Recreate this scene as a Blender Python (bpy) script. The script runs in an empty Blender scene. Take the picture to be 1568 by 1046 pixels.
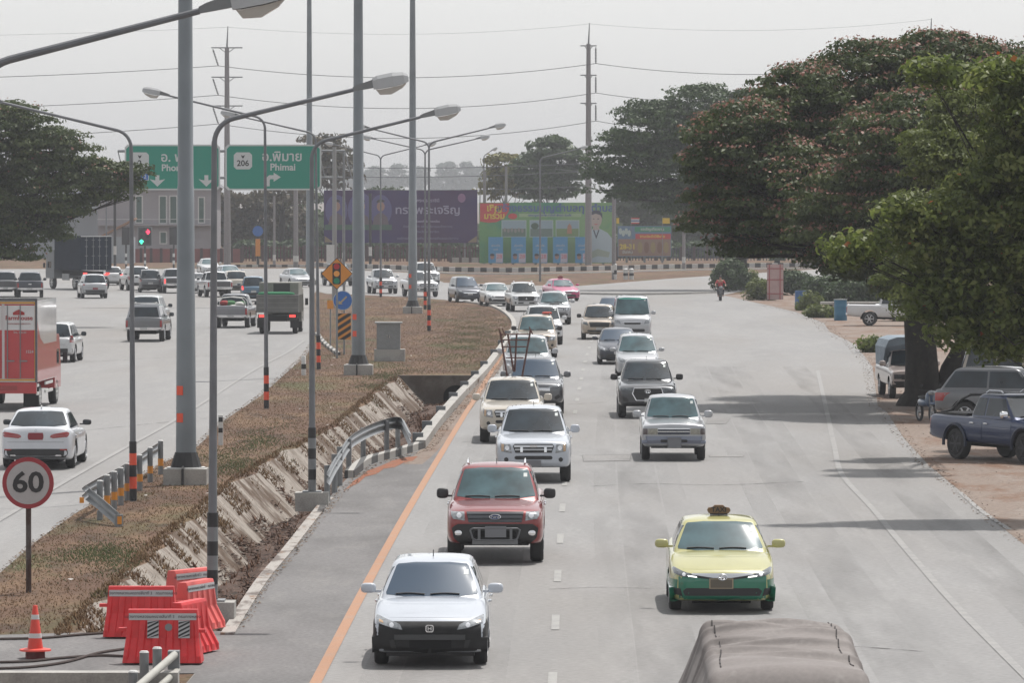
import bpy, bmesh, math, random
import numpy as np
from mathutils import Vector, Matrix
from mathutils.bvhtree import BVHTree
from mathutils.geometry import tessellate_polygon
R = math.radians
random.seed(7); rng = np.random.default_rng(11)
scene = bpy.context.scene
col = scene.collection
# ---------------------------------------------------------------- camera
FPX = 8000.0; CH = 6.9; TILT = math.atan(218 / FPX)
cam = bpy.data.objects.new("camera", bpy.data.cameras.new("camera")); col.objects.link(cam)
cam.data.sensor_width = 36; cam.data.sensor_fit = 'HORIZONTAL'; cam.data.lens = FPX / 1568 * 36
cam.data.clip_start = 0.5; cam.data.clip_end = 12000
cam.location = (0, 0, CH); cam.rotation_euler = (R(90) - TILT, 0, 0)
scene.camera = cam
# ---------------------------------------------------------------- sky, sun, exposure
SUNV = Vector((0.24, 0.34, 1.0)).normalized()
world = bpy.data.worlds.new("World"); scene.world = world; world.use_nodes = True
nt = world.node_tree; nt.nodes.clear()
sky = nt.nodes.new('ShaderNodeTexSky'); sky.sky_type = 'NISHITA'; sky.sun_disc = False
sky.sun_elevation = math.asin(SUNV.z); sky.sun_rotation = math.atan2(SUNV.x, SUNV.y)
sky.air_density = 1.0; sky.dust_density = 1.5; sky.ozone_density = 1.0
hs = nt.nodes.new('ShaderNodeHueSaturation'); hs.inputs['Saturation'].default_value = 0.10
bg = nt.nodes.new('ShaderNodeBackground'); bg.inputs['Strength'].default_value = 0.15
wo = nt.nodes.new('ShaderNodeOutputWorld')
nt.links.new(sky.outputs[0], hs.inputs['Color']); nt.links.new(hs.outputs[0], bg.inputs[0]); nt.links.new(bg.outputs[0], wo.inputs[0])
sun = bpy.data.objects.new("sun", bpy.data.lights.new("sun", 'SUN')); col.objects.link(sun)
sun.data.energy = 3.6; sun.data.angle = R(0.8); sun.data.color = (1.0, 0.955, 0.90)
sun.rotation_euler = SUNV.to_track_quat('Z', 'Y').to_euler()
sun.location = (0, 0, 60)
scene.view_settings.view_transform = 'Standard'; scene.view_settings.look = 'None'
scene.view_settings.exposure = 0.26; scene.view_settings.gamma = 1.0
scene.render.engine = 'CYCLES'
scene.cycles.max_bounces = 6; scene.cycles.volume_bounces = 0; scene.cycles.transparent_max_bounces = 6
scene.cycles.use_denoising = True
# ---------------------------------------------------------------- calibration: photo pixel -> place in the world
_ct, _st = math.cos(TILT), math.sin(TILT)
def _dir(px, py):
    a = (px - 784) / FPX; b = (523 - py) / FPX
    return Vector((a, _ct + b * _st, -_st + b * _ct))
def G(px, py, z=0.0):
    d = _dir(px, py); t = (z - CH) / d.z
    return Vector((d.x * t, d.y * t, z))
def D(px, py, Y):
    d = _dir(px, py); t = Y / d.y
    return Vector((d.x * t, Y, CH + d.z * t))
def YG(py): return G(784, py).y
def S(py): return FPX / YG(py)          # px per metre at ground row py
# ---------------------------------------------------------------- object helpers
def tag(o, label=None, cat=None, group=None, kind=None):
    if label: o['label'] = label
    if cat: o['category'] = cat
    if group: o['group'] = group
    if kind: o['kind'] = kind
    return o
def empty(name, loc=(0, 0, 0), rz=0.0):
    o = bpy.data.objects.new(name, None); o.empty_display_size = 0.3
    o.location = loc; o.rotation_euler = (0, 0, rz); col.objects.link(o); return o
def mk(name, v, f, m=None, parent=None, smooth=False, sharp=None):
    me = bpy.data.meshes.new(name); me.from_pydata([tuple(p) for p in v], [], [tuple(q) for q in f])
    if m is not None:
        for mm in (m if isinstance(m, (list, tuple)) else [m]): me.materials.append(mm)
    if smooth:
        for p in me.polygons: p.use_smooth = True
        if sharp: me.set_sharp_from_angle(angle=R(sharp))
    me.update()
    o = bpy.data.objects.new(name, me); col.objects.link(o); o.parent = parent
    return o
def kids(o): return [c for c in bpy.data.objects if c.parent == o]
class MB:
    """collects shapes into one mesh"""
    def __init__(s): s.v = []; s.f = []
    def add(s, v, f):
        n = len(s.v); s.v += [tuple(p) for p in v]; s.f += [tuple(i + n for i in q) for q in f]; return s
    def box(s, c, d, rz=0.0, rx=0.0, ry=0.0):
        x, y, z = d[0] / 2, d[1] / 2, d[2] / 2
        M = Matrix.Rotation(rz, 3, 'Z') @ Matrix.Rotation(ry, 3, 'Y') @ Matrix.Rotation(rx, 3, 'X')
        v = [M @ Vector(p) + Vector(c) for p in [(-x,-y,-z),(x,-y,-z),(x,y,-z),(-x,y,-z),(-x,-y,z),(x,-y,z),(x,y,z),(-x,y,z)]]
        return s.add(v, [(0,3,2,1),(4,5,6,7),(0,1,5,4),(1,2,6,5),(2,3,7,6),(3,0,4,7)])
    def tube(s, pts, rad, n=10, caps=True):
        pts = [Vector(p) for p in pts]; k = len(pts)
        rad = rad if isinstance(rad, (list, tuple)) else [rad] * k
        v = []; prev = None
        for i, p in enumerate(pts):
            t = (pts[min(i + 1, k - 1)] - pts[max(i - 1, 0)]).normalized()
            a = prev if prev is not None else (Vector((1, 0, 0)) if abs(t.x) < 0.9 else Vector((0, 1, 0)))
            a = (a - t * a.dot(t)).normalized(); b = t.cross(a); prev = a
            for j in range(n):
                q = 2 * math.pi * j / n
                v.append(p + (a * math.cos(q) + b * math.sin(q)) * rad[i])
        f = [(i*n+j, i*n+(j+1)%n, (i+1)*n+(j+1)%n, (i+1)*n+j) for i in range(k-1) for j in range(n)]
        if caps: f += [tuple(range(n))[::-1], tuple((k-1)*n + j for j in range(n))]
        return s.add(v, f)
    def lathe(s, prof, n=24, c=(0,0,0), axis='z'):
        v = []
        for r, h in prof:
            for j in range(n):
                q = 2*math.pi*j/n; a, b = r*math.cos(q), r*math.sin(q)
                v.append((c[0]+a, c[1]+b, c[2]+h) if axis == 'z' else (c[0]+h, c[1]+a, c[2]+b) if axis == 'x' else (c[0]+a, c[1]+h, c[2]+b))
        k = len(prof)
        f = [(i*n+j, i*n+(j+1)%n, (i+1)*n+(j+1)%n, (i+1)*n+j) for i in range(k-1) for j in range(n)]
        f += [tuple(range(n))[::-1], tuple((k-1)*n+j for j in range(n))]
        return s.add(v, f)
    def prism(s, pts, a, b, plane='xz'):
        """polygon pts in plane, extruded from a to b on the third axis"""
        n = len(pts)
        def P(p, t): return (p[0], t, p[1]) if plane == 'xz' else (t, p[0], p[1]) if plane == 'yz' else (p[0], p[1], t)
        v = [P(p, a) for p in pts] + [P(p, b) for p in pts]
        tri = tessellate_polygon([[Vector((p[0], p[1], 0)) for p in pts]])
        f = [t for t in tri] + [tuple(n + i for i in t[::-1]) for t in tri]
        f += [(i, (i+1) % n, n + (i+1) % n, n + i) for i in range(n)]
        return s.add(v, f)
    def sell(s, c, r, e=0.5, n=14, m=10, rz=0):
        """super-ellipsoid: rounded box of half sizes r"""
        def g(t): return math.copysign(abs(t)**e, t)
        v = []
        for i in range(m + 1):
            a = -math.pi/2 + math.pi*i/m
            for j in range(n):
                b = 2*math.pi*j/n
                x, y, z = r[0]*g(math.cos(a))*g(math.cos(b)), r[1]*g(math.cos(a))*g(math.sin(b)), r[2]*g(math.sin(a))
                v.append((c[0]+x*math.cos(rz)-y*math.sin(rz), c[1]+x*math.sin(rz)+y*math.cos(rz), c[2]+z))
        f = [(i*n+j, i*n+(j+1)%n, (i+1)*n+(j+1)%n, (i+1)*n+j) for i in range(m) for j in range(n)]
        return s.add(v, f)
    def build(s, name, m=None, parent=None, smooth=False, sharp=35):
        o = mk(name, s.v, s.f, m, parent, smooth, sharp)
        bm = bmesh.new(); bm.from_mesh(o.data); bmesh.ops.remove_doubles(bm, verts=bm.verts, dist=1e-5)
        bmesh.ops.recalc_face_normals(bm, faces=bm.faces); bm.to_mesh(o.data); bm.free()
        if smooth:
            for p in o.data.polygons: p.use_smooth = True
            o.data.set_sharp_from_angle(angle=R(sharp))
        return o
# ---------------------------------------------------------------- materials
_M = {}
def lin(c):  # sRGB 0-255 -> linear
    return tuple((x/255/12.92 if x/255 <= 0.04045 else ((x/255+0.055)/1.055)**2.4) for x in c)
def mat(key, colr=(0.5,0.5,0.5), rough=0.6, metal=0.0, coat=0.0, emit=None, es=1.0, spec=0.5, ior=1.5, noise=0.0, nscale=8.0, bump=0.0):
    if key in _M: return _M[key]
    m = bpy.data.materials.new(key); m.use_nodes = True; n = m.node_tree.nodes; l = m.node_tree.links
    b = n['Principled BSDF']; b.inputs['Base Color'].default_value = (*colr, 1)
    b.inputs['Roughness'].default_value = rough; b.inputs['Metallic'].default_value = metal
    b.inputs['IOR'].default_value = ior; b.inputs['Coat Weight'].default_value = coat; b.inputs['Coat Roughness'].default_value = 0.04
    b.inputs['Specular IOR Level'].default_value = spec
    if emit: b.inputs['Emission Color'].default_value = (*emit, 1); b.inputs['Emission Strength'].default_value = es
    if noise > 0:
        tc = n.new('ShaderNodeTexCoord'); nz = n.new('ShaderNodeTexNoise'); nz.inputs['Scale'].default_value = nscale; nz.inputs['Detail'].default_value = 6
        mr = n.new('ShaderNodeMapRange'); mr.inputs[1].default_value = 0.3; mr.inputs[2].default_value = 0.7; mr.inputs[3].default_value = 1 - noise; mr.inputs[4].default_value = 1 + noise
        mx = n.new('ShaderNodeMix'); mx.data_type = 'RGBA'; mx.blend_type = 'MULTIPLY'; mx.inputs[0].default_value = 1.0
        mx.inputs[6].default_value = (*colr, 1)
        l.new(tc.outputs['Object'], nz.inputs['Vector']); l.new(nz.outputs[0], mr.inputs[0]); l.new(mr.outputs[0], mx.inputs[7]); l.new(mx.outputs[2], b.inputs['Base Color'])
        if bump > 0:
            bp = n.new('ShaderNodeBump'); bp.inputs['Strength'].default_value = bump; bp.inputs['Distance'].default_value = 0.02
            l.new(nz.outputs[0], bp.inputs['Height']); l.new(bp.outputs[0], b.inputs['Normal'])
    _M[key] = m; return m
def multi(key, cols, scales, ths, rough=0.9, bump=0.0, stretch=(1,1,1), fine=0.12, finescale=30.0, bdist=0.03):
    """layered noise: cols[0] base, cols[i] laid on where noise of scales[i-1] passes ths[i-1]=(lo,hi)"""
    if key in _M: return _M[key]
    m = bpy.data.materials.new(key); m.use_nodes = True; n = m.node_tree.nodes; l = m.node_tree.links
    b = n['Principled BSDF']; b.inputs['Roughness'].default_value = rough; b.inputs['Specular IOR Level'].default_value = 0.3
    tc = n.new('ShaderNodeTexCoord'); mp = n.new('ShaderNodeMapping'); mp.inputs['Scale'].default_value = stretch
    l.new(tc.outputs['Object'], mp.inputs['Vector'])
    rgb = n.new('ShaderNodeRGB'); rgb.outputs[0].default_value = (*cols[0], 1); cur = rgb.outputs[0]
    for i, (c, s, t) in enumerate(zip(cols[1:], scales, ths)):
        nz = n.new('ShaderNodeTexNoise'); nz.noise_dimensions = '4D'; nz.inputs['W'].default_value = i*3.7+1; nz.inputs['Scale'].default_value = s; nz.inputs['Detail'].default_value = 7; nz.inputs['Roughness'].default_value = 0.6
        l.new(mp.outputs[0], nz.inputs['Vector'])
        mr = n.new('ShaderNodeMapRange'); mr.inputs[1].default_value = t[0]; mr.inputs[2].default_value = t[1]; l.new(nz.outputs[0], mr.inputs[0])
        if len(t) > 2: mr.inputs[4].default_value = t[2]
        mx = n.new('ShaderNodeMix'); mx.data_type = 'RGBA'; mx.inputs[7].default_value = (*c, 1)
        l.new(mr.outputs[0], mx.inputs[0]); l.new(cur, mx.inputs[6]); cur = mx.outputs[2]
    nz = n.new('ShaderNodeTexNoise'); nz.inputs['Scale'].default_value = finescale; nz.inputs['Detail'].default_value = 4
    l.new(tc.outputs['Object'], nz.inputs['Vector'])
    mr = n.new('ShaderNodeMapRange'); mr.inputs[1].default_value = 0.3; mr.inputs[2].default_value = 0.7; mr.inputs[3].default_value = 1-fine; mr.inputs[4].default_value = 1+fine
    mx = n.new('ShaderNodeMix'); mx.data_type = 'RGBA'; mx.blend_type = 'MULTIPLY'; mx.inputs[0].default_value = 1.0
    l.new(nz.outputs[0], mr.inputs[0]); l.new(cur, mx.inputs[6]); l.new(mr.outputs[0], mx.inputs[7]); l.new(mx.outputs[2], b.inputs['Base Color'])
    if bump > 0:
        bp = n.new('ShaderNodeBump'); bp.inputs['Strength'].default_value = bump; bp.inputs['Distance'].default_value = bdist
        l.new(nz.outputs[0], bp.inputs['Height']); l.new(bp.outputs[0], b.inputs['Normal'])
    _M[key] = m; return m
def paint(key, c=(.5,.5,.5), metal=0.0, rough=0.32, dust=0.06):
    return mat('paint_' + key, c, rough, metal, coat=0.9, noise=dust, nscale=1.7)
RUB = mat('rubber', (0.018,0.018,0.019), 0.75, noise=0.2, nscale=9)
BLK = mat('black_plastic', (0.016,0.016,0.018), 0.45)
DARK = mat('dark_cavity', (0.006,0.006,0.007), 0.9)
GLS = mat('tinted_glass', (0.016,0.025,0.033), 0.05, ior=1.5, coat=0.1, noise=.5, nscale=1.8)
GLL = mat('clear_windscreen', (0.045,0.088,0.10), 0.05, ior=1.55, coat=0.2, noise=.45, nscale=2.0)
GLB = mat('blue_windscreen', (0.022,0.048,0.085), 0.05, ior=1.6, coat=0.3)
CHR = mat('chrome', (0.75,0.76,0.78), 0.14, 1.0)
RIM = mat('alloy', (0.45,0.46,0.48), 0.3, 0.9)
LMP = mat('headlamp_lens', (0.27,0.285,0.30), 0.12, 0.35, coat=1.0, noise=0.4, nscale=16)
LMD = mat('dark_headlamp', (0.10,0.11,0.12), 0.12, 0.3, coat=1.0, noise=0.4, nscale=16)
BLB = mat('lamp_reflector', (0.85,0.86,0.88), 0.1, 0.8)
AMB = mat('amber_lens', (0.55,0.16,0.02), 0.15, coat=1.0)
RED = mat('tail_lamp', (0.28,0.012,0.012), 0.15, coat=1.0)
LITR = mat('lit_brake_lamp', (0.6,0.03,0.03), 0.2, emit=(1.0,0.06,0.05), es=1.6)
LITW = mat('lit_daylight_lamp', (0.9,0.9,0.9), 0.2, emit=(1,1,0.97), es=2.2)
PLT = mat('plate_white', (0.42,0.42,0.42), 0.5, noise=0.15, nscale=30)
PLG = mat('plate_grey', (0.16,0.165,0.18), 0.6)
CON = multi('concrete', [(0.30,0.285,0.265),(0.19,0.175,0.16)], [1.6], [(0.45,0.7)], bump=0.2)
CON2 = multi('pale_concrete', [(0.36,0.35,0.33),(0.25,0.24,0.23)], [2.2], [(0.45,0.7)], bump=0.1)
GALV = mat('galvanised_steel', (0.20,0.21,0.218), 0.42, 0.35, noise=0.12, nscale=3)
POLE = mat('lamp_post_grey', (0.16,0.167,0.18), 0.5, 0.3, noise=0.2, nscale=2)
WHT = mat('white_painted_metal', (0.55,0.55,0.54), 0.5, noise=0.08, nscale=5)
BKP = mat('black_paint', (0.018,0.018,0.02), 0.5)
ORF = mat('orange_band', (0.75,0.09,0.04), 0.5)
YEL = mat('sign_yellow', (0.62,0.24,0.03), 0.55)
GRN = mat('sign_green', (0.004,0.22,0.155), 0.55)
SWH = mat('sign_white', (0.50,0.52,0.52), 0.55)
BLUE = mat('sign_blue', (0.03,0.13,0.42), 0.5)
def text(name, body, m, parent, loc, size, rot=(math.pi/2, 0, 0), ext=0.004, align='CENTER', sx=1.0, bold=0.0):
    cu = bpy.data.curves.new(name, 'FONT'); cu.body = body; cu.size = size; cu.extrude = ext; cu.align_x = align; cu.align_y = 'CENTER'; cu.offset = bold; cu.resolution_u = 3
    t = bpy.data.objects.new('tmp', cu); col.objects.link(t)
    me = bpy.data.meshes.new_from_object(t.evaluated_get(bpy.context.evaluated_depsgraph_get())); me.name = name
    bpy.data.objects.remove(t); bpy.data.curves.remove(cu)
    me.materials.clear(); me.materials.append(m)
    o = bpy.data.objects.new(name, me); col.objects.link(o); o.parent = parent
    o.location = loc; o.rotation_euler = rot; o.scale = (sx, 1, 1); return o
# ================================================================ SETTING
ROAD = multi('worn_road', [(0.225,0.222,0.221),(0.19,0.188,0.187),(0.26,0.257,0.254),(0.205,0.193,0.182)], [0.35,1.8,0.12], [(0.42,0.68,0.9),(0.5,0.72,0.75),(0.46,0.66,0.75)], rough=0.75, bump=0.12, stretch=(1.0,0.16,1), fine=0.13, finescale=9.0, bdist=0.01)
SHLD = multi('shoulder_asphalt', [(0.15,0.145,0.145),(0.10,0.096,0.095),(0.19,0.183,0.176)], [0.5,1.3], [(0.45,0.68),(0.52,0.72,0.7)], rough=0.85, bump=0.25, stretch=(1.0,0.3,1), fine=0.22, finescale=14.0, bdist=0.012)
SOIL = multi('dry_verge', [(0.092,0.051,0.032),(0.140,0.086,0.050),(0.062,0.038,0.025),(0.055,0.068,0.022),(0.20,0.15,0.10)], [0.5,1.2,0.33,2.6], [(0.45,0.6),(0.52,0.66),(0.52,0.66,0.75),(0.6,0.7,0.7)], rough=0.95, bump=0.8, stretch=(1,0.35,1), fine=0.35, finescale=7.0, bdist=0.06)
DIRT = multi('orange_dirt', [(0.195,0.155,0.13),(0.155,0.095,0.065),(0.23,0.20,0.178)], [0.7,1.8], [(0.48,0.62),(0.55,0.7)], rough=0.95, bump=0.5, stretch=(1,0.4,1), fine=0.25, finescale=8.0)
SLOPE = multi('stained_concrete_slope', [(0.28,0.25,0.22),(0.18,0.15,0.125),(0.095,0.065,0.046)], [2.5,1.0], [(0.5,0.7),(0.485,0.56)], rough=0.9, bump=0.3, stretch=(0.6,1.0,0.6), fine=0.2, finescale=6.0)
LITM = multi('leaf_litter_bed', [(0.075,0.045,0.034),(0.14,0.10,0.08),(0.035,0.024,0.018)], [3.0,5.0], [(0.5,0.6),(0.52,0.62)], rough=0.95, bump=1.0, fine=0.4, finescale=10.0, bdist=0.06)
LINEW = multi('worn_white_line', [(0.285,0.282,0.272),(0.235,0.232,0.228)], [2.5], [(0.45,0.62)], rough=0.7, fine=0.1)
LINEF = multi('faded_white_line', [(0.275,0.27,0.265),(0.225,0.222,0.22)], [2.0], [(0.4,0.6)], rough=0.7, fine=0.08)
LINEO = multi('orange_line_paint', [(0.33,0.18,0.108),(0.30,0.20,0.145)], [1.1], [(0.5,0.7)], rough=0.7, fine=0.1)
def sheet(name, pts_px, z, m, kind='structure'):
    pts = [G(*p) for p in pts_px]; pts = [Vector((p.x, p.y, z)) for p in pts]
    f = [tuple(t) for t in tessellate_polygon([pts])]
    o = mk(name, pts, f, m); bm = bmesh.new(); bm.from_mesh(o.data)
    for q in bm.faces:
        if q.normal.z < 0: q.normal_flip()
    bm.to_mesh(o.data); bm.free(); o['kind'] = kind; return o
def dense(pts, step=1.0):
    out = [pts[0]]
    for a, b in zip(pts, pts[1:]):
        n = max(1, int((b - a).length / step)); out += [a.lerp(b, (i+1)/n) for i in range(n)]
    return out
def smoothpx(pts, n=4):
    P = [Vector((p[0], p[1])) for p in pts]; P = [P[0]*2-P[1]] + P + [P[-1]*2-P[-2]]; out = []
    for i in range(1, len(P)-2):
        for k in range(n):
            t = k/n; a, b, c, d = P[i-1:i+3]
            out.append(0.5*((2*b)+(c-a)*t+(2*a-5*b+4*c-d)*t*t+(3*b-a-3*c+d)*t**3))
    out.append(P[-2]); return [(p.x, p.y) for p in out]
def strip(name, pts_px, w, z, m, kind='structure', sm=True):
    c = [G(*p) for p in (smoothpx(pts_px) if sm else pts_px)]; v = []; f = []
    for i, p in enumerate(c):
        t = (c[min(i+1, len(c)-1)] - c[max(i-1, 0)]).normalized(); n = Vector((-t.y, t.x, 0)) * w/2
        v += [(p.x+n.x, p.y+n.y, z), (p.x-n.x, p.y-n.y, z)]
        if i: f.append((2*i-2, 2*i-1, 2*i+1, 2*i))
    o = mk(name, v, f, m); o['kind'] = kind; return o
def beam(mb, pts, w, h, z0=0.0, base=None, tilt=0):
    """ribbon beam of section w x h along world points"""
    v = []; f = []
    for i, p in enumerate(pts):
        t = (pts[min(i+1, len(pts)-1)] - pts[max(i-1, 0)]); t.z = 0; t.normalize(); n = Vector((-t.y, t.x, 0))*w/2
        for a, b in ((1, 0), (-1, 0), (-1, 1), (1, 1)): v.append((p.x+a*n.x, p.y+a*n.y, p.z+z0+b*h))
    k = len(pts)
    for i in range(k-1):
        for j in range(4): f.append((4*i+j, 4*i+(j+1)%4, 4*i+4+(j+1)%4, 4*i+4+j))
    f += [(0,1,2,3), (4*k-4, 4*k-1, 4*k-2, 4*k-3)]
    return mb.add(v, f)
# ---- the ditch: left brink and right brink at the same depth
DL = [(100,975),(150,925),(200,880),(250,830),(300,790),(370,732),(440,690),(480,672),(520,650),(560,615),(600,585),(612,577)]
DR = [(352,975),(384,925),(410,880),(448,830),(480,790),(528,732),(604,690),(656,672),(672,650),(702,615),(731,585),(738,577)]
secL = [G(*p) for p in DL]; secR = [G(*p) for p in DR]
def densify(a, n=6):
    out = []
    for i in range(len(a)-1):
        for k in range(n): out.append(a[i]*(1-k/n)+a[i+1]*(k/n))
    return out+[a[-1]]
secL, secR = densify(secL), densify(secR)
for i in range(1, len(secL)-1): secL[i] = secL[i]+Vector((.10*math.sin(i*1.9)+.09*math.sin(i*.83+1)+rng.normal()*.05, 0, 0))
NEAR = G(0, 988).y
# ground sheet with the ditch cut out
v = []; f = []
def grow(y, l, r): v.extend([(-4000, y, 0), (l, y, 0), (r, y, 0), (4000, y, 0)])
grow(-60, secL[0].x, secR[0].x); grow(NEAR, secL[0].x, secR[0].x)
for a, b in zip(secL, secR): grow(a.y, a.x, b.x)
grow(9000, secL[-1].x, secR[-1].x)
rows = len(v)//4
for i in range(rows-1):
    a = 4*i; f += [(a, a+1, a+5, a+4), (a+2, a+3, a+7, a+6)]
    if i == 0 or i == rows-2: f.append((a+1, a+2, a+6, a+5))
ground = mk('ground', v, f, SOIL); ground['kind'] = 'structure'
def smin(x): return x
SECL, SECR = [Vector((secL[0].x, NEAR, 0))] + secL, [Vector((secR[0].x, NEAR, 0))] + secR
dep = [0.0, 0.95] + [1.1]*(len(secL)-1)
def sub(a, n=1):
    out = []
    for i in range(len(a)-1):
        for k in range(n): out.append(a[i]*(1-k/n) + a[i+1]*(k/n))
    out.append(a[-1]); return out
SL, SR, SD = sub(SECL), sub(SECR), sub(dep)
sv = []; sf = []; bv = []; bf = []; rv = []; rf = []
for i, (a, b, d) in enumerate(zip(SL, SR, SD)):
    lx = a.x; bl = a.x + 1.05; br = b.x - 0.45
    wob = 0.06*math.sin(i*1.7) + 0.05*math.sin(i*0.63)
    for k in range(6):
        t = k/5; sv.append((lx + (bl-lx)*t, a.y, -d*t + (0.03 if 0 < k < 5 else 0)*math.sin(i*2.1+k)*0.5))
    for k in range(8):
        t = k/7; bv.append((bl + (br-bl)*t, a.y, -d + d*(0.03 + 0.10*math.sin(i*0.9+k*1.3)*math.sin(math.pi*t) + wob*math.sin(math.pi*t))))
    for k in range(4):
        t = k/3; rv.append((br + (b.x-br)*t, a.y, -d + d*t))
    if i:
        sf += [((i-1)*6+k, (i-1)*6+k+1, i*6+k+1, i*6+k) for k in range(5)]
        bf += [((i-1)*8+k, (i-1)*8+k+1, i*8+k+1, i*8+k) for k in range(7)]
        rf += [((i-1)*4+k, (i-1)*4+k+1, i*4+k+1, i*4+k) for k in range(3)]
o = mk('ditch_slope', sv, sf, SLOPE); o['kind'] = 'structure'
o = mk('ditch_bed', bv, bf, LITM, smooth=True); o['kind'] = 'structure'
o = mk('ditch_bank', rv, rf, DIRT); o['kind'] = 'structure'
# head wall with culvert mouth
a, b = secL[-1], secR[-1]
w = MB(); y = a.y
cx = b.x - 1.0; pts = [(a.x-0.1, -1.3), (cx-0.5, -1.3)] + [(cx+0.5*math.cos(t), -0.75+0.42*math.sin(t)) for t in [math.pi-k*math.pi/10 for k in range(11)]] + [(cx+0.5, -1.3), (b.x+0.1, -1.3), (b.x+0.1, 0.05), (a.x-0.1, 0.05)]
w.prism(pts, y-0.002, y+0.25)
hw = w.build('culvert_headwall', multi('shade_darkened_wall', [(.15,.135,.12),(.075,.06,.05)], [.9], [(.42,.6)], bump=.2)); tag(hw, 'shade-darkened concrete culvert end wall at the far end of the roadside ditch', 'headwall')  # shadow at the culvert end is put into this darker wall colour
hole = MB().box((cx, y+0.9, -0.85), (1.2, 1.2, 1.3)).build('culvert_mouth', DARK, hw)
# ---- paving sheets
sheet('left_carriageway', [(-4000,3500),(0,878),(60,826),(115,787),(180,750),(245,712),(304,683),(342,645),(400,606),(433,576),(469,545),(482,522),(479,480),(477,455),(484,446),(-700,446),(-2500,700),(-9500,3500)], 0.004, ROAD)
RB = [(-1766,3500),(352,968),(400,893),(440,845),(475,800),(505,762),(530,735),(560,712),(600,700),(645,688),(668,655),(703,615),(740,577),(768,540),(785,512),(787,497),(780,485),(765,474),(745,467),(700,461),(640,456),(560,452),(500,450),(484,446),(-700,446),(-700,412),(200,412),(480,411),(650,419),(680,433),(800,437),(887,438),(1035,426),(1240,413),(1700,402),(2400,402),(1800,420),(1300,428),(1180,437),(1108,452),(1168,466),(1219,478),(1262,495),(1270,508),(1310,528),(1336,562),(1344,622),(1357,630),(1385,673),(1423,714),(1467,750),(1502,783),(1568,835),(1800,1020),(4950,3500)]
sheet('right_carriageway', RB, 0.008, ROAD)
sheet('crossing', [(-900,974),(0,974),(100,971),(352,968),(330,1000),(300,1033),(0,1035),(-900,1040)], 0.012, SHLD)
sheet('road_shoulder', [(-1766,3500),(352,970),(400,893),(440,845),(475,800),(505,762),(530,735),(560,712),(600,700),(645,688),(668,655),(703,615),(740,577),(768,540),(776,535),(767.6,545.5),(745,582),(700,655),(622,787),(552,915),(484,1046),(-800,3500)], 0.013, SHLD)
sheet('dirt_shoulder', [(1108,452.5),(1168,466),(1219,478),(1262,495),(1270,508),(1310,528),(1336,562),(1344,622),(1357,630),(1385,673),(1423,714),(1467,750),(1502,783),(1568,835),(1800,1020),(3200,1020),(2300,600),(1900,470),(1500,440),(1300,440)], 0.012, DIRT)
strip('orange_edge_line', [(-760,3500),(300,1400),(484,1046),(552,915),(622,787),(700,655),(745,582),(767.6,545.5),(779,527)], 0.17, 0.018, LINEO)
strip('white_edge_line', [(2100,1560),(1568,1035),(1460,925),(1407,865),(1367,818),(1336,780),(1290,729),(1278,686),(1268,640),(1252,568)], 0.14, 0.018, LINEF)
strip('white_edge_line', [(-260,955),(-60,833),(89,745),(180,693),(270,643),(383,571),(440,540),(466,522)], 0.14, 0.018, LINEF)
strip('dirt_edge_line', [(1545,812),(1502,783),(1470,755)], 0.12, 0.018, LINEF)
lane = [(820,1500),(845,1060),(848,1018),(850.6,954.7),(854,883),(858,825),(861,781),(867,720),(878,648),(882,624),(889,586),(895.6,556),(905,525),(918,497),(934,472)]
LG = [G(*p) for p in smoothpx(lane, 8)]
def lane_x(y):
    for p, q in zip(LG, LG[1:]):
        if p.y <= y <= q.y: return p.x + (q.x-p.x)*(y-p.y)/(q.y-p.y)
mbd = MB(); Y0 = YG(954.7)
for k in range(-3, 22):
    y = Y0 + 10.5*k; xs = [lane_x(y-1.5), lane_x(y+1.5)]
    if None in xs: continue
    mbd.add([(xs[0]-.065, y-1.5, .018), (xs[0]+.065, y-1.5, .018), (xs[1]+.065, y+1.5, .018), (xs[1]-.065, y+1.5, .018)], [(0,1,2,3)])
mbd.build('lane_dashes', LINEW)['kind'] = 'structure'
# worn wheel tracks, tar lines and cracks
def veil(key, c, lo, hi, amt, stretch):
    m = multi(key, [c], [], [], fine=.15); n = m.node_tree.nodes; l = m.node_tree.links; out = n['Material Output']; tc = n.new('ShaderNodeTexCoord'); mp = n.new('ShaderNodeMapping'); mp.inputs['Scale'].default_value = stretch
    nz = n.new('ShaderNodeTexNoise'); nz.inputs['Scale'].default_value = 1.0; nz.inputs['Detail'].default_value = 6; mr = n.new('ShaderNodeMapRange'); mr.inputs[1].default_value = lo; mr.inputs[2].default_value = hi; mr.inputs[4].default_value = amt
    tr = n.new('ShaderNodeBsdfTransparent'); mx = n.new('ShaderNodeMixShader'); l.new(tc.outputs['Object'], mp.inputs[0]); l.new(mp.outputs[0], nz.inputs[0]); l.new(nz.outputs[0], mr.inputs[0]); l.new(mr.outputs[0], mx.inputs[0]); l.new(tr.outputs[0], mx.inputs[1]); l.new(n['Principled BSDF'].outputs[0], mx.inputs[2]); l.new(mx.outputs[0], out.inputs[0]); return m
TRK = veil('wheel_track', (.12,.117,.115), .40, .75, .22, (1.2,.10,1)); TAR = veil('tar_line', (.05,.049,.05), .35, .6, .7, (2,2,1)); PALE = veil('polished_track', (.31,.307,.303), .42, .8, .28, (1.2,.08,1))
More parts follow.
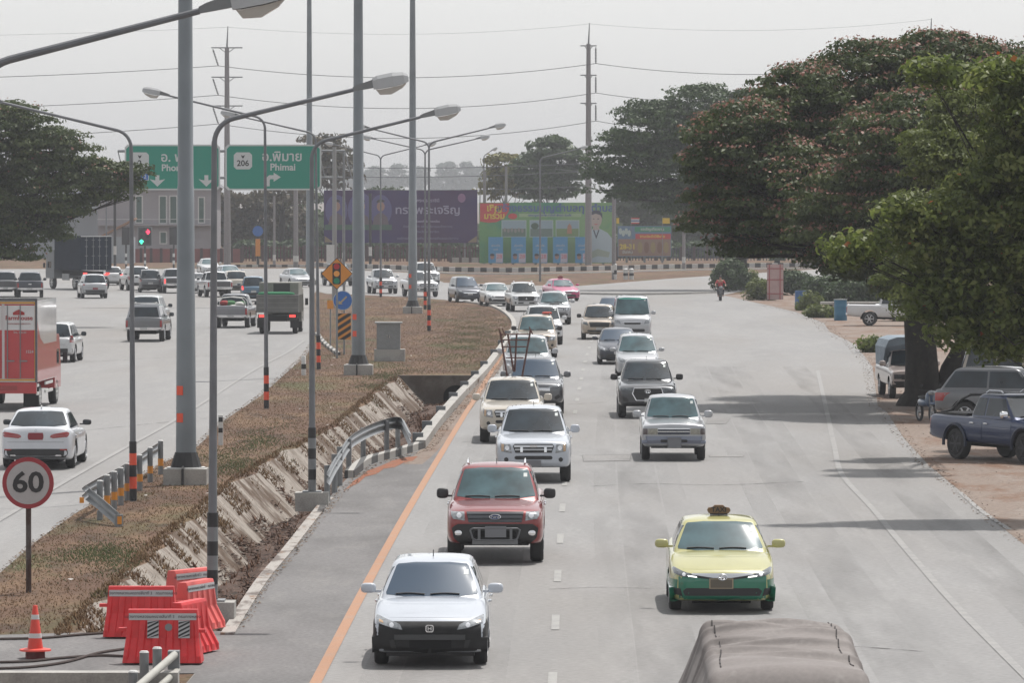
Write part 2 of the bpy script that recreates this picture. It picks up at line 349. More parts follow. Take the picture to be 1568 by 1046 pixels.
def track(dx, w, m, z, y0=48, y1=215, name='wheel_track'):
    v = []; f = []; ys = np.linspace(y0, y1, 60)
    for i, y in enumerate(ys):
        x = lane_x(y)
        if x is None: continue
        x += dx*(1+.0006*(y-80)); v += [(x-w/2, y, z), (x+w/2, y, z)]; k = len(v)
        if k > 2: f.append((k-4, k-3, k-1, k-2))
    mk(name, v, f, m)['kind'] = 'structure'
for i, dx in enumerate((-2.5,-.95,.95,2.5,4.4,5.9)): track(dx, .55, PALE, .0105+.0002*i, name='polished_track')
for i, dx in enumerate((-1.72,1.72,5.15,8.0)): track(dx, .95, TRK, .0125+.0002*i)
for i, q in enumerate(([(840,904),(920,901),(1010,903),(1090,899)],[(905,746),(990,742),(1100,744),(1230,739)],[(640,868),(740,865)],[(1080,1003),(1250,990),(1420,1000)],[(60,668),(180,655),(330,640)],[(130,555),(260,548),(430,540)],[(870,620),(960,616),(1050,622)],[(398,812),(432,806),(470,808)])):
    strip('tar_line', q, .07+.03*(i % 2), .0152+.0001*i, TAR)
PATCH = multi('asphalt_patch', [(0.235,0.23,0.226),(0.19,0.187,0.185)], [1.2], [(0.4,0.7)], rough=0.85, fine=0.2, finescale=12, stretch=(1,.3,1))
PATD = mat('patch_seam', (0.13,0.128,0.127), 0.9)
for q in ([(891,698),(967,697),(965,707),(893,708)], [(1084,642),(1119,641),(1112,650),(1080,650)], [(1085,698),(1140,698),(1138,701),(1086,701)]):
    sheet('patch_seam', q, 0.0135, PATD); cx_ = sum(p[0] for p in q)/4; cy_ = sum(p[1] for p in q)/4
    sheet('road_patch', [(cx_+(p[0]-cx_)*.965, cy_+(p[1]-cy_)*.88) for p in q], 0.0165, PATCH)
# ---- kerbs
def bw(key, period, w=(0.42,0.42,0.41), k=(0.035,0.035,0.037), axis='X'):
    if key in _M: return _M[key]
    m = bpy.data.materials.new(key); m.use_nodes = True; n = m.node_tree.nodes; l = m.node_tree.links
    b = n['Principled BSDF']; b.inputs['Roughness'].default_value = 0.8
    tc = n.new('ShaderNodeTexCoord'); sp = n.new('ShaderNodeSeparateXYZ'); l.new(tc.outputs['Object'], sp.inputs[0])
    d = n.new('ShaderNodeMath'); d.operation = 'DIVIDE'; d.inputs[1].default_value = period; l.new(sp.outputs[axis], d.inputs[0])
    fr = n.new('ShaderNodeMath'); fr.operation = 'FRACT'; l.new(d.outputs[0], fr.inputs[0])
    gt = n.new('ShaderNodeMath'); gt.operation = 'GREATER_THAN'; gt.inputs[1].default_value = 0.5; l.new(fr.outputs[0], gt.inputs[0])
    mx = n.new('ShaderNodeMix'); mx.data_type = 'RGBA'; mx.inputs[6].default_value = (*w,1); mx.inputs[7].default_value = (*k,1)
    l.new(gt.outputs[0], mx.inputs[0]); l.new(mx.outputs[2], b.inputs['Base Color']); _M[key] = m; return m
mb = MB(); beam(mb, dense([G(*p) for p in [(478,408),(560,411),(640,414),(700,416),(780,417),(900,414.5),(1035,411),(1180,409),(1300,408.5),(1700,402)]], 3), 0.5, 0.42, 0)
tag(mb.build('kerb', bw('far_kerb_paint', 1.2)), kind='structure')
mb = MB(); beam(mb, dense([G(*p) for p in [(560,414),(640,417),(700,419.5),(780,420.5),(900,418),(1035,414.5),(1180,412),(1300,411.5),(1700,405)]], 3), 0.3, 0.13, 0)
tag(mb.build('kerb', mat('white_kerb', (0.5,0.5,0.49), 0.8)), kind='structure')
mb = MB(); beam(mb, dense([G(*p) for p in [(300,409),(478,409)]], 3), 0.4, 0.25, 0)
tag(mb.build('kerb', bw('far_kerb_paint', 1.2)), kind='structure')
mb = MB(); beam(mb, [G(*p) for p in smoothpx([(890,451),(960,452),(1040,451),(1095,449)])], 0.25, 0.14, 0)
tag(mb.build('kerb', CON2), kind='structure')
# broken white gutter kerb, near
mb = MB(); beam(mb, [G(*p) for p in smoothpx([(348,974),(398,895),(438,847),(473,802),(503,764)])], 0.22, 0.10, -0.06)
tag(mb.build('kerb', multi('chipped_kerb', [(0.32,0.30,0.28),(0.13,0.11,0.10),(0.20,0.13,0.09)], [1.1,2.0], [(0.5,0.62),(0.55,0.66)], stretch=(2.5,.8,1), fine=0.2, bump=0.3)), kind='structure')
mb = MB(); beam(mb, dense([G(*p) for p in smoothpx([(535,733),(560,713),(600,701),(646,687)])], .3), 0.24, 0.20, 0)
tag(mb.build('kerb', bw('striped_kerb_paint', 0.27, (0.33,0.32,0.30), (0.06,0.06,0.06))), kind='structure')
# low parapet along the ditch
root = empty('parapet', G(648,687)); tag(root, 'low weathered concrete parapet with dark stub posts between ditch and carriageway', 'parapet')
off = Vector(root.location)
pp = [G(*p)-off for p in smoothpx([(644,688),(668,654),(702,614),(739,576),(766,540),(784,512)])]
mb = MB(); beam(mb, pp, 0.28, 0.30, -0.05)
mb.build('wall', CON2, root)
for q in [(641,683),(655,664),(676,640),(695,618),(712,600),(728,583),(742,567),(757,548),(768,533),(778,518)]:
    p = G(*q)-off; MB().box((p.x-0.02, p.y, 0.18), (0.30, 0.26, 0.38)).build('stub_post', mat('dark_stub', (0.13,0.14,0.15), 0.8), root)
mb = MB(); beam(mb, [G(*p) for p in smoothpx([(785,511),(787,497),(781,486),(766,475),(746,468),(712,463)])], 0.25, 0.13, -0.02)
tag(mb.build('kerb', CON2), kind='structure')
# small kerb blocks at left edge of island
mb = MB(); beam(mb, dense([G(*p) for p in smoothpx([(485,512),(492,522),(502,532),(518,544)])], 1.5), 0.2, 0.12, 0)
tag(mb.build('kerb', bw('striped_kerb_paint', 0.62)), kind='structure')
strip('gravel_strip', [(632,712),(655,692),(690,652),(722,612),(752,570),(777,532)], 0.5, 0.0165, DIRT)
# spilled orange soil by the curved rail
sheet('soil_spill', [(526,754),(541,738),(552,731),(563,722),(585,714),(602,706),(625,701),(640,700),(632,707),(618,710),(604,717),(588,719),(577,727),(560,731),(549,741),(537,747)], 0.019, multi('spilled_soil', [(0.23,0.085,0.045),(0.17,0.12,0.09)], [2.5],[(0.5,0.65)], fine=0.3, bump=0.6))
# ---- litter, tufts
def inpoly(x, y, P):
    c = False; n = len(P)
    for i in range(n):
        a, b = P[i], P[i-1]
        if (a[1] > y) != (b[1] > y) and x < (b[0]-a[0])*(y-a[1])/(b[1]-a[1]) + a[0]: c = not c
    return c
def scatter(name, polys, n, size, m, z=0.0, upright=True, zf=None, kind='stuff', label=None, soft=False):
    V = []; F = []; k = 0
    P = [[(G(*p).x, G(*p).y) for p in poly] for poly in polys]
    boxes = [(min(a for a,_ in p), max(a for a,_ in p), min(b for _,b in p), max(b for _,b in p)) for p in P]
    for pi, p in enumerate(P):
        x0,x1,y0,y1 = boxes[pi]; c = 0; tries = 0
        while c < n[pi] and tries < n[pi]*12:
            tries += 1
            py = y0 * (y1/y0)**random.random(); px = random.uniform(x0, x1)
            if soft:
                px = (x0+x1)/2+random.gauss(0, .30)*(x1-x0); py = (y0+y1)/2+random.gauss(0, .27)*(y1-y0)
                if not inpoly(px, py, MEDW) or random.random() > .55+.6*math.sin(px*2.1)*math.sin(py*.5): continue
            elif not inpoly(px, py, p): continue
            c += 1; s = size*random.uniform(0.5, 1.5); a = random.uniform(0, 6.28); zz = zf(px, py) if zf else z
            if upright:
                for j in range(3):
                    b = a + j*2.1; dx, dy = math.cos(b)*s*0.16, math.sin(b)*s*0.16; tx, ty = math.cos(b+1)*s*0.5, math.sin(b+1)*s*0.5
                    V += [(px-dx, py-dy, zz), (px+dx, py+dy, zz), (px+tx, py+ty, zz+s*random.uniform(.5,1))]; F.append((k, k+1, k+2)); k += 3
            else:
                q = [(math.cos(a+t)*s*(1 if t % 3 < 1 else .45), math.sin(a+t)*s*(1 if t % 3 < 1 else .45)) for t in (0, 1.57, 3.14, 4.71)]
                V += [(px+u, py+w_, zz+random.uniform(0.0, s*.7)) for u, w_ in q]; F.append((k, k+1, k+2, k+3)); k += 4
    o = mk(name, V, F, m); o['kind'] = kind
    if label: o['label'] = label
    return o
STRAW = multi('straw', [(0.20,0.133,0.075),(0.145,0.086,0.047),(0.08,0.095,0.032)], [0.8,0.35], [(0.45,0.6),(0.58,0.66)], fine=0.3, finescale=4)
MED = [(0,880),(60,828),(115,790),(180,752),(245,714),(304,685),(342,647),(400,608),(433,578),(484,524),(482,460),(520,455),(620,458),(700,463),(760,476),(782,490),(780,510),(740,572),(612,575),(560,613),(520,648),(440,688),(370,730),(300,788),(200,878),(100,972),(0,972)]
MEDW = [(G(*p_).x, G(*p_).y) for p_ in MED]
scatter('dry_grass', [MED], [46000], 0.04, STRAW, label='short dry brown grass over the median')
scatter('green_grass', [[(640,575),(770,480),(782,492),(779,510),(740,570)], [(280,720),(330,700),(380,690),(400,720),(330,745),(280,740)], [(90,850),(200,835),(235,850),(180,880),(60,870)], [(540,600),(600,560),(640,575),(560,612)],[(350,680),(420,650),(440,670),(380,700)]], [9000,2600,2600,2600,1800], 0.04, mat('weed_green', (0.085,0.115,0.042), 0.9, noise=.3, nscale=2), label='green weeds in patches on the median', soft=True)
def bedz(x, y):
    for i in range(len(SL)-1):
        if SL[i].y <= y <= SL[i+1].y:
            a, b, d = SL[i], SR[i], SD[i]
            if x < a.x or x > b.x: return 0
            bl = a.x+1.05; br = b.x-.45
            if x < bl: return -d*(x-a.x)/1.05 + .02
            if x > br: return -d + d*(x-br)/.45 + .02
            return -d + .03
    return 0
DP = [DL[i] for i in range(len(DL))] + [DR[i] for i in range(len(DR)-1, -1, -1)]
DPB = [(p[0] + S(p[1])*0.62, p[1]) for p in DL] + [(p[0]-S(p[1])*.1, p[1]) for p in DR[::-1]]
scatter('leaf_litter', [DPB], [24000], 0.05, multi('dry_leaves', [(0.105,0.062,0.045),(0.33,0.27,0.23),(0.05,0.032,0.024)], [6,5], [(0.62,0.66),(0.48,0.54)], fine=.3), zf=bedz, upright=False, label='dry leaf litter filling the ditch bed')
DPS = [(p[0]-S(p[1])*.25, p[1]) for p in DL] + [(p[0]+S(p[1])*.45, p[1]) for p in DL[::-1]]
scatter('brink_grass', [DPS], [5000], 0.09, STRAW, zf=lambda x, y: bedz(x, y) if bedz(x, y) < 0 and x > 0 or True and bedz(x, y) < 0 else 0, label='dry grass creeping over the brink of the ditch')
scatter('ditch_weeds', [DPB], [900], 0.16, mat('dead_stalks', (0.17,0.095,0.06), .9, noise=.3, nscale=3), zf=bedz, label='dead reddish stalks growing in the ditch')
scatter('loose_gravel', [[(1344,625),(1385,673),(1423,714),(1467,750),(1568,835),(1900,1000),(1900,600),(1500,520),(1400,520)]], [1500], 0.03, mat('pale_stones', (0.24,0.19,0.155), .9, noise=.4, nscale=3), z=.02, upright=False, label='gravel and fallen leaves on the dirt shoulder')
LB = [(0,880),(60,828),(115,790),(180,752),(245,714),(304,685),(342,647),(400,608),(433,578),(469,547),(484,524)]
CH1 = multi('soil_crumbs', [(.13,.085,.055),(.22,.17,.125)], [5], [(.5,.55)], fine=.3)
scatter('ditch_weeds', [[(640,600),(738,578),(728,592),(700,618),(650,630)]], [900], 0.22, mat('dead_stalks', (0.17,0.095,0.06), .9, noise=.3, nscale=3), zf=bedz, label='dark dead stalks in front of the culvert')
scatter('verge_crumbs', [[(a-9, b) for a, b in LB]+[(a+12, b) for a, b in LB[::-1]]], [4500], .03, CH1, z=.012, upright=False, label='soil crumbs and straw spilling over the edge of the left carriageway')
RBD = [(1168,466),(1219,478),(1262,495),(1270,508),(1310,528),(1336,562),(1344,622),(1357,630),(1385,673),(1423,714),(1467,750),(1502,783),(1568,835)]
scatter('verge_crumbs', [[(a-16, b) for a, b in RBD]+[(a+14, b) for a, b in RBD[::-1]]], [3200], .03, DIRT, z=.016, upright=False, label='orange soil crumbs spilling over the right edge of the road')
PB = [(355,965),(398,895),(438,847),(473,802),(503,764),(535,733),(560,713),(646,690),(668,655),(703,615),(740,577),(768,540)]
scatter('gutter_grit', [[(a+3, b) for a, b in PB]+[(a+20, b) for a, b in PB[::-1]]], [3500], .03, CH1, z=.02, upright=False, label='grit gathered along the ditch side kerb')
scatter('paper_scraps', [MED], [130], 0.045, mat('scrap_white', (0.5,0.48,0.45), .8), z=.05, upright=False, label='pale litter scraps scattered on the median')
# ================================================================ VEHICLES  (local frame: front at y=0 looking to -y, tail at y=L)
def lerp_t(tab, x):
    if x <= tab[0][0]: return tab[0][1]
    for (a, va), (b, vb) in zip(tab, tab[1:]):
        if x <= b: return va + (vb-va)*(x-a)/max(b-a, 1e-9)
    return tab[-1][1]
def mirror_tab(tab, L): return [(L-a, v) for a, v in reversed(tab)]
WF_CAR = [(0,.66),(.03,.78),(.09,.865),(.2,.92),(.4,.97),(.8,.995),(1.2,1)]
WF_TRK = [(0,.80),(.03,.875),(.1,.93),(.25,.97),(.5,.99),(.9,1)]
WR_CAR = [(0,.62),(.03,.78),(.1,.88),(.3,.95),(.7,.99),(1.1,1)]
WR_TRK = [(0,.93),(.03,.96),(.1,.985),(.3,1)]
T = {}
T['sedan'] = dict(L=4.62, W=1.776, ax=.95, wb=2.70, r=.315, tw=.205, zb=.19, wf=WF_CAR, wr=WR_CAR,
    top=[(0,.56),(.04,.64),(.12,.70),(.3,.76),(.7,.86),(1.1,.93),(1.5,.95),(3.8,.99),(4.3,1.03),(4.5,1.0),(4.58,.92),(4.62,.80)],
    bot=[(0,.30),(.08,.22),(.3,.19),(4.2,.22),(4.62,.36)], cab=(1.18,2.02,3.30,4.10,.88,1.455,.80,.60))
T['hatch'] = dict(T['sedan'], L=4.0, W=1.70, ax=.82, wb=2.5, r=.30, wf=[(0,.80),(.03,.90),(.09,.95),(.2,.975),(.5,.99),(.8,1)], cab=(1.02,1.90,3.35,3.90,.86,1.47,.77,.57),
    top=[(0,.56),(.04,.62),(.12,.70),(.3,.77),(.6,.86),(.95,.93),(1.4,.95),(3.6,1.0),(3.9,.98),(4.0,.85)], bot=[(0,.30),(.08,.24),(.3,.2),(3.7,.22),(4.0,.36)])
T['execsedan'] = dict(T['sedan'], L=4.94, W=1.87, ax=.9, wb=2.97, r=.34, tw=.24, cab=(1.5,2.35,3.55,4.35,.90,1.48,.83,.62),
    top=[(0,.56),(.04,.66),(.12,.74),(.4,.82),(1.0,.92),(1.5,.95),(4.2,1.02),(4.7,1.07),(4.86,1.05),(4.9,.97),(4.94,.86)], bot=[(0,.30),(.08,.22),(.3,.19),(4.5,.22),(4.94,.34)], wr=[(0,.78),(.03,.86),(.1,.92),(.3,.97),(.7,1)])
T['pickup'] = dict(L=5.25, W=1.84, ax=.92, wb=3.09, r=.385, tw=.255, zb=.42, wf=WF_TRK, wr=WR_TRK,
    top=[(0,.80),(.03,.90),(.08,.97),(.2,1.02),(.6,1.08),(1.3,1.14),(3.5,1.16),(3.62,1.16),(5.15,1.18),(5.22,1.15),(5.25,1.05)],
    bot=[(0,.50),(.08,.40),(.4,.36),(1.4,.42),(4.6,.48),(5.25,.56)], cab=(1.28,2.08,3.30,3.55,1.06,1.765,.83,.65), bed=(3.68,5.14,.74,.72))
T['suv'] = dict(T['pickup'], L=4.80, ax=.90, wb=2.85, cab=(1.28,2.05,4.15,4.66,1.06,1.80,.83,.66), bed=None,
    top=[(0,.80),(.03,.90),(.08,.97),(.2,1.02),(.6,1.08),(1.3,1.14),(4.5,1.17),(4.74,1.15),(4.8,1.0)], bot=[(0,.50),(.08,.40),(.4,.36),(1.4,.40),(4.3,.42),(4.8,.5)], wr=WR_CAR)
T['crossover'] = dict(T['suv'], L=4.5, W=1.81, ax=.88, wb=2.65, r=.35, tw=.225, zb=.3, cab=(1.1,1.85,3.9,4.40,.98,1.66,.82,.64), wf=WF_CAR,
    top=[(0,.70),(.04,.80),(.12,.88),(.4,.95),(1.1,1.03),(4.2,1.06),(4.44,1.04),(4.5,.9)], bot=[(0,.40),(.08,.31),(.4,.27),(4.0,.3),(4.5,.42)])
T['mpv'] = dict(T['suv'], L=4.2, W=1.67, ax=.78, wb=2.65, r=.305, tw=.19, zb=.24, cab=(.88,1.72,3.75,4.10,.93,1.67,.78,.60), wf=WF_CAR,
    top=[(0,.62),(.04,.72),(.12,.80),(.4,.90),(.9,1.0),(3.9,1.03),(4.14,1.0),(4.2,.85)], bot=[(0,.34),(.08,.25),(.4,.22),(3.8,.25),(4.2,.38)])
T['oldpickup'] = dict(T['pickup'], L=4.9, W=1.70, ax=.80, wb=2.85, r=.34, tw=.21, cab=(1.40,2.02,2.9,3.05,1.0,1.65,.75,.60), bed=(3.2,4.8,.66,.68), wf=[(0,.93),(.03,.965),(.1,.985),(.3,1)],
    top=[(0,.82),(.02,.92),(.05,.955),(.5,1.0),(1.4,1.05),(3.0,1.08),(3.12,1.08),(4.8,1.1),(4.87,1.07),(4.9,.98)], bot=[(0,.44),(.08,.36),(.3,.40),(4.6,.45),(4.9,.5)])
T['van'] = dict(T['suv'], L=4.9, W=1.88, ax=.95, wb=2.8, r=.34, tw=.215, zb=.3, cab=(.42,1.05,4.55,4.84,1.16,2.12,.90,.76), wf=WF_TRK,
    top=[(0,.72),(.03,.90),(.08,1.0),(.2,1.12),(.5,1.24),(4.7,1.24),(4.86,1.2),(4.9,1.0)], bot=[(0,.40),(.08,.30),(.4,.27),(4.5,.3),(4.9,.42)])
_cache = {}
def shell(p, key):
    """painted lower body with wheel arches cut, and the cabin; cached geometry"""
    if key in _cache: return _cache[key]
    L, W = p['L'], p['W']
    ys = [0,.015,.04,.09,.16,.26,.4,.6,.85,1.15] + list(np.linspace(1.45, L-1.1, 7)) + [L-.8,L-.5,L-.3,L-.17,L-.09,L-.04,L-.015,L]
    v = []; rings = []
    for y in ys:
        w = W/2*min(lerp_t(p['wf'], y), lerp_t(p['wr'], L-y)); zt = lerp_t(p['top'], y); zb = lerp_t(p['bot'], y); h = zt-zb
        half = [(0,zb),(w-.20,zb),(w-.07,zb+.01),(w-.02,zb+.07),(w,zb+.28*h),(w*1.0,zb+.5*h),(w*.992,zt-.20*h),(w*.975,zt-.10*h),(w*.94,zt-.035*h),(w*.86,zt),(w*.62,zt+.02),(w*.3,zt+.032),(0,zt+.036)]
        ring = half + [(-a, b) for a, b in half[-2:0:-1]]
        rings.append(len(v)); v += [(a, y, b) for a, b in ring]
    n = len(ring); f = []
    for i in range(len(ys)-1):
        for j in range(n): f.append((rings[i]+j, rings[i]+(j+1)%n, rings[i+1]+(j+1)%n, rings[i+1]+j))
    f += [tuple(rings[0]+j for j in range(n)), tuple(rings[-1]+j for j in range(n))[::-1]]
    o = mk('tmp', v, f, mat('_paintslot'), smooth=True)
    bm = bmesh.new(); bm.from_mesh(o.data); bmesh.ops.recalc_face_normals(bm, faces=bm.faces); bm.to_mesh(o.data); bm.free()
    s = o.modifiers.new('s', 'SUBSURF'); s.levels = 1; s.render_levels = 1
    cut = MB()
    for y in (p['ax'], p['ax']+p['wb']):
        for sx in (-1, 1):
            cut.lathe([(p['r']+.075, sx*(W/2-.36)), (p['r']+.075, sx*(W/2+.2))], 28, (0, y, p['r']+.02), 'x')
    c = cut.build('tmpcut', DARK)
    b = o.modifiers.new('b', 'BOOLEAN'); b.object = c; b.solver = 'EXACT'; b.operation = 'DIFFERENCE'
    try: b.material_mode = 'TRANSFER'
    except Exception: pass
    c2 = None
    if p.get('bed'):
        y0, y1, hw_, z0 = p['bed']
        c2 = MB().box((0, (y0+y1)/2, z0+.5), (2*hw_, y1-y0, 1.0)).build('tmpcut', BLK)
        b2 = o.modifiers.new('b2', 'BOOLEAN'); b2.object = c2; b2.solver = 'EXACT'
        try: b2.material_mode = 'TRANSFER'
        except Exception: pass
    me = bpy.data.meshes.new_from_object(o.evaluated_get(bpy.context.evaluated_depsgraph_get()))
    for q in (o, c) + ((c2,) if c2 else ()): bpy.data.objects.remove(q)
    me.set_sharp_from_angle(angle=R(38))
    # cabin
    fb, ft, rt, rb, zb, zt, wb, wt = p['cab']; cv = []; cf = []
    lv = [0,.08,.16,.25,.35,.45,.55,.65,.75,.83,.89,.93,.96,.985,1.0]
    def outline(yf, yr, w, k=1.0):
        r = min(.10*k, w*.45); bf, br = .13*k, .07*k; o = []
        for j in range(15): x = -(w-r)+2*(w-r)*j/14; o.append((x, yf+bf*(x/max(w,.01))**2))
        y0 = yf+bf*((w-r)/w)**2; y1 = yr-br*((w-r)/w)**2
        for j in (1,2,3): t = j/4*math.pi/2; o.append((w-r+r*math.sin(t), y0+r*(1-math.cos(t))*1.3))
        for j in range(9): o.append((w, y0+r*1.3+(y1-y0-2.6*r)*j/8))
        for j in (3,2,1): t = j/4*math.pi/2; o.append((w-r+r*math.sin(t), y1-r*(1-math.cos(t))*1.3))
        for j in range(15): x = (w-r)-2*(w-r)*j/14; o.append((x, yr-br*(x/max(w,.01))**2))
        for j in (1,2,3): t = j/4*math.pi/2; o.append((-(w-r+r*math.sin(t)), y1-r*(1-math.cos(t))*1.3))
        for j in range(9): o.append((-w, y1-r*1.3-(y1-y0-2.6*r)*j/8))
        for j in (3,2,1): t = j/4*math.pi/2; o.append((-(w-r+r*math.sin(t)), y0+r*(1-math.cos(t))*1.3))
        return o
    sec = []
    for t in lv:
        rnd = max(0, (t-.88)/.12); inset = .085*(1-math.sqrt(max(0, 1-rnd*rnd)))
        yf = fb+(ft-fb)*(t**0.97)+inset*1.2; yr = rb+(rt-rb)*(t**1.25)-inset*1.2; w = wb+(wt-wb)*(t**1.25)-inset*.9; z = zb+(zt-zb)*t
        sec.append((yf, yr, w, z, 1.0))
    yf, yr, w, z, _ = sec[-1]
    for k, (s_, dz) in enumerate([(.93,.008),(.8,.018),(.55,.032),(.25,.042),(.03,.045)]):
        cy, hy = (yf+yr)/2, (yr-yf)/2; sec.append((cy-hy*s_, cy+hy*s_, w*s_, z+dz, s_))
    for yf, yr, w, z, k_ in sec: cv += [(x, y, z) for x, y in outline(yf, yr, w, k_)]
    N = len(cv)//len(sec)
    for i in range(len(sec)-1):
        for j in range(N): cf.append((i*N+j, i*N+(j+1)%N, (i+1)*N+(j+1)%N, (i+1)*N+j))
    cf.append(tuple((len(sec)-1)*N+j for j in range(N)))
    n0 = len(me.vertices)
    bm = bmesh.new(); bm.from_mesh(me)
    lb = BVHTree.FromBMesh(bm)
    vs = [bm.verts.new(q) for q in cv]; fs = [bm.faces.new([vs[i] for i in q]) for q in cf]
    for q in fs: q.smooth = True; q.material_index = 0
    bmesh.ops.recalc_face_normals(bm, faces=fs)
    bm.to_mesh(me); bm.free()
    cbv = BVHTree.FromPolygons([Vector(q) for q in cv], cf)
    _cache[key] = (me, lb, cbv); return _cache[key]
def patch(name, poly, side, bvh, m, parent, off=.006, th=.03, rows=7, cols=9, flat=False):
    """panel that follows the bodywork: outline poly seen from side 'f','r' (x,z) or 'l','R' (y,z)"""
    zs = [q[1] for q in poly]; z0, z1 = min(zs), max(zs); n = len(poly)
    D_ = {'f': Vector((0,1,0)), 'r': Vector((0,-1,0)), 'l': Vector((1,0,0)), 'R': Vector((-1,0,0))}[side]
    g = []
    for i in range(rows+1):
        z = z0+(z1-z0)*(.004+.992*i/rows); xs = []
        for a, b in zip(poly, poly[1:]+poly[:1]):
            if (a[1] > z) != (b[1] > z): xs.append(a[0]+(b[0]-a[0])*(z-a[1])/(b[1]-a[1]))
        if len(xs) < 2: continue
        lo, hi = min(xs), max(xs); g.append([(lo+(hi-lo)*j/cols, z) for j in range(cols+1)])
    V = []; last = None
    for row in g:
        for (u, z) in row:
            o_ = Vector((u, -6, z)) if side == 'f' else Vector((u, 12, z)) if side == 'r' else Vector((-6, u, z)) if side == 'l' else Vector((6, u, z))
            h = bvh.ray_cast(o_, D_)[0]
            if h is None:
                h2 = bvh.find_nearest(o_ + D_*(6 if side in 'flR' else 7.5))[0]
                h = Vector((u, h2.y, z)) if side in 'fr' else Vector((h2.x, u, z))
            V.append(h)
    C = cols+1; rr = len(g)
    if flat:
        k = 1 if side in 'fr' else 0; vals = [q[k] for q in V]; ext = min(vals) if D_[k] > 0 else max(vals)
        for q in V: q[k] = ext
    A = [q-D_*off for q in V]; B = [q+D_*th for q in V]; m0 = rr*C; F = []
    for i in range(rr-1):
        for j in range(cols):
            a = i*C+j; F += [(a, a+1, a+C+1, a+C), (m0+a, m0+a+C, m0+a+C+1, m0+a+1)]
        for a, b in ((i*C, (i+1)*C), (i*C+cols, (i+1)*C+cols)): F.append((a, b, m0+b, m0+a))
    for j in range(cols):
        for a in (j, (rr-1)*C+j): F.append((a, a+1, m0+a+1, m0+a))
    mb = MB(); mb.add(A+B, F); return mb.build(name, m, parent, smooth=True, sharp=30)
def circ(x, z, r, n=14): return [(x+r*math.cos(2*math.pi*k/n), z+r*math.sin(2*math.pi*k/n)) for k in range(n)]
def rect(x0, z0, x1, z1): return [(x0,z0),(x1,z0),(x1,z1),(x0,z1)]
def rrect(x0, z0, x1, z1, r=.03):
    return [(x0+r,z0),(x1-r,z0),(x1,z0+r),(x1,z1-r),(x1-r,z1),(x0+r,z1),(x0,z1-r),(x0,z0+r)]
def wheel(root, x, y, r, tw, rimmat=None):
    s = 1 if x > 0 else -1; rr = r*.66
    prof = [(rr,-tw/2+.01),(r*.90,-tw/2),(r*.975,-tw*.40),(r,-tw*.25),(r,tw*.25),(r*.975,tw*.40),(r*.90,tw/2),(rr,tw/2-.01)]
    w = MB().lathe(prof, 26, (0,0,0), 'x').build('wheel', RUB, root, True, 40); w.location = (x-s*tw/2, y, r)
    m = MB(); m.lathe([(rr*1.0, s*(tw/2-.012)), (rr*.93, s*(tw/2+.004)), (rr*.88, s*(tw/2-.03)), (rr*.2, s*(tw/2-.035))], 24, (0,0,0), 'x')
    for k in range(6):
        a = k*math.pi/3; m.box((s*(tw/2-.012), math.cos(a)*rr*.5, math.sin(a)*rr*.5), (.03, rr*.9, rr*.2), rx=a)
    m.lathe([(rr*.25, s*(tw/2-.03)), (rr*.22, s*(tw/2+.006))], 12, (0,0,0), 'x')
    m.build('rim', rimmat or RIM, w)
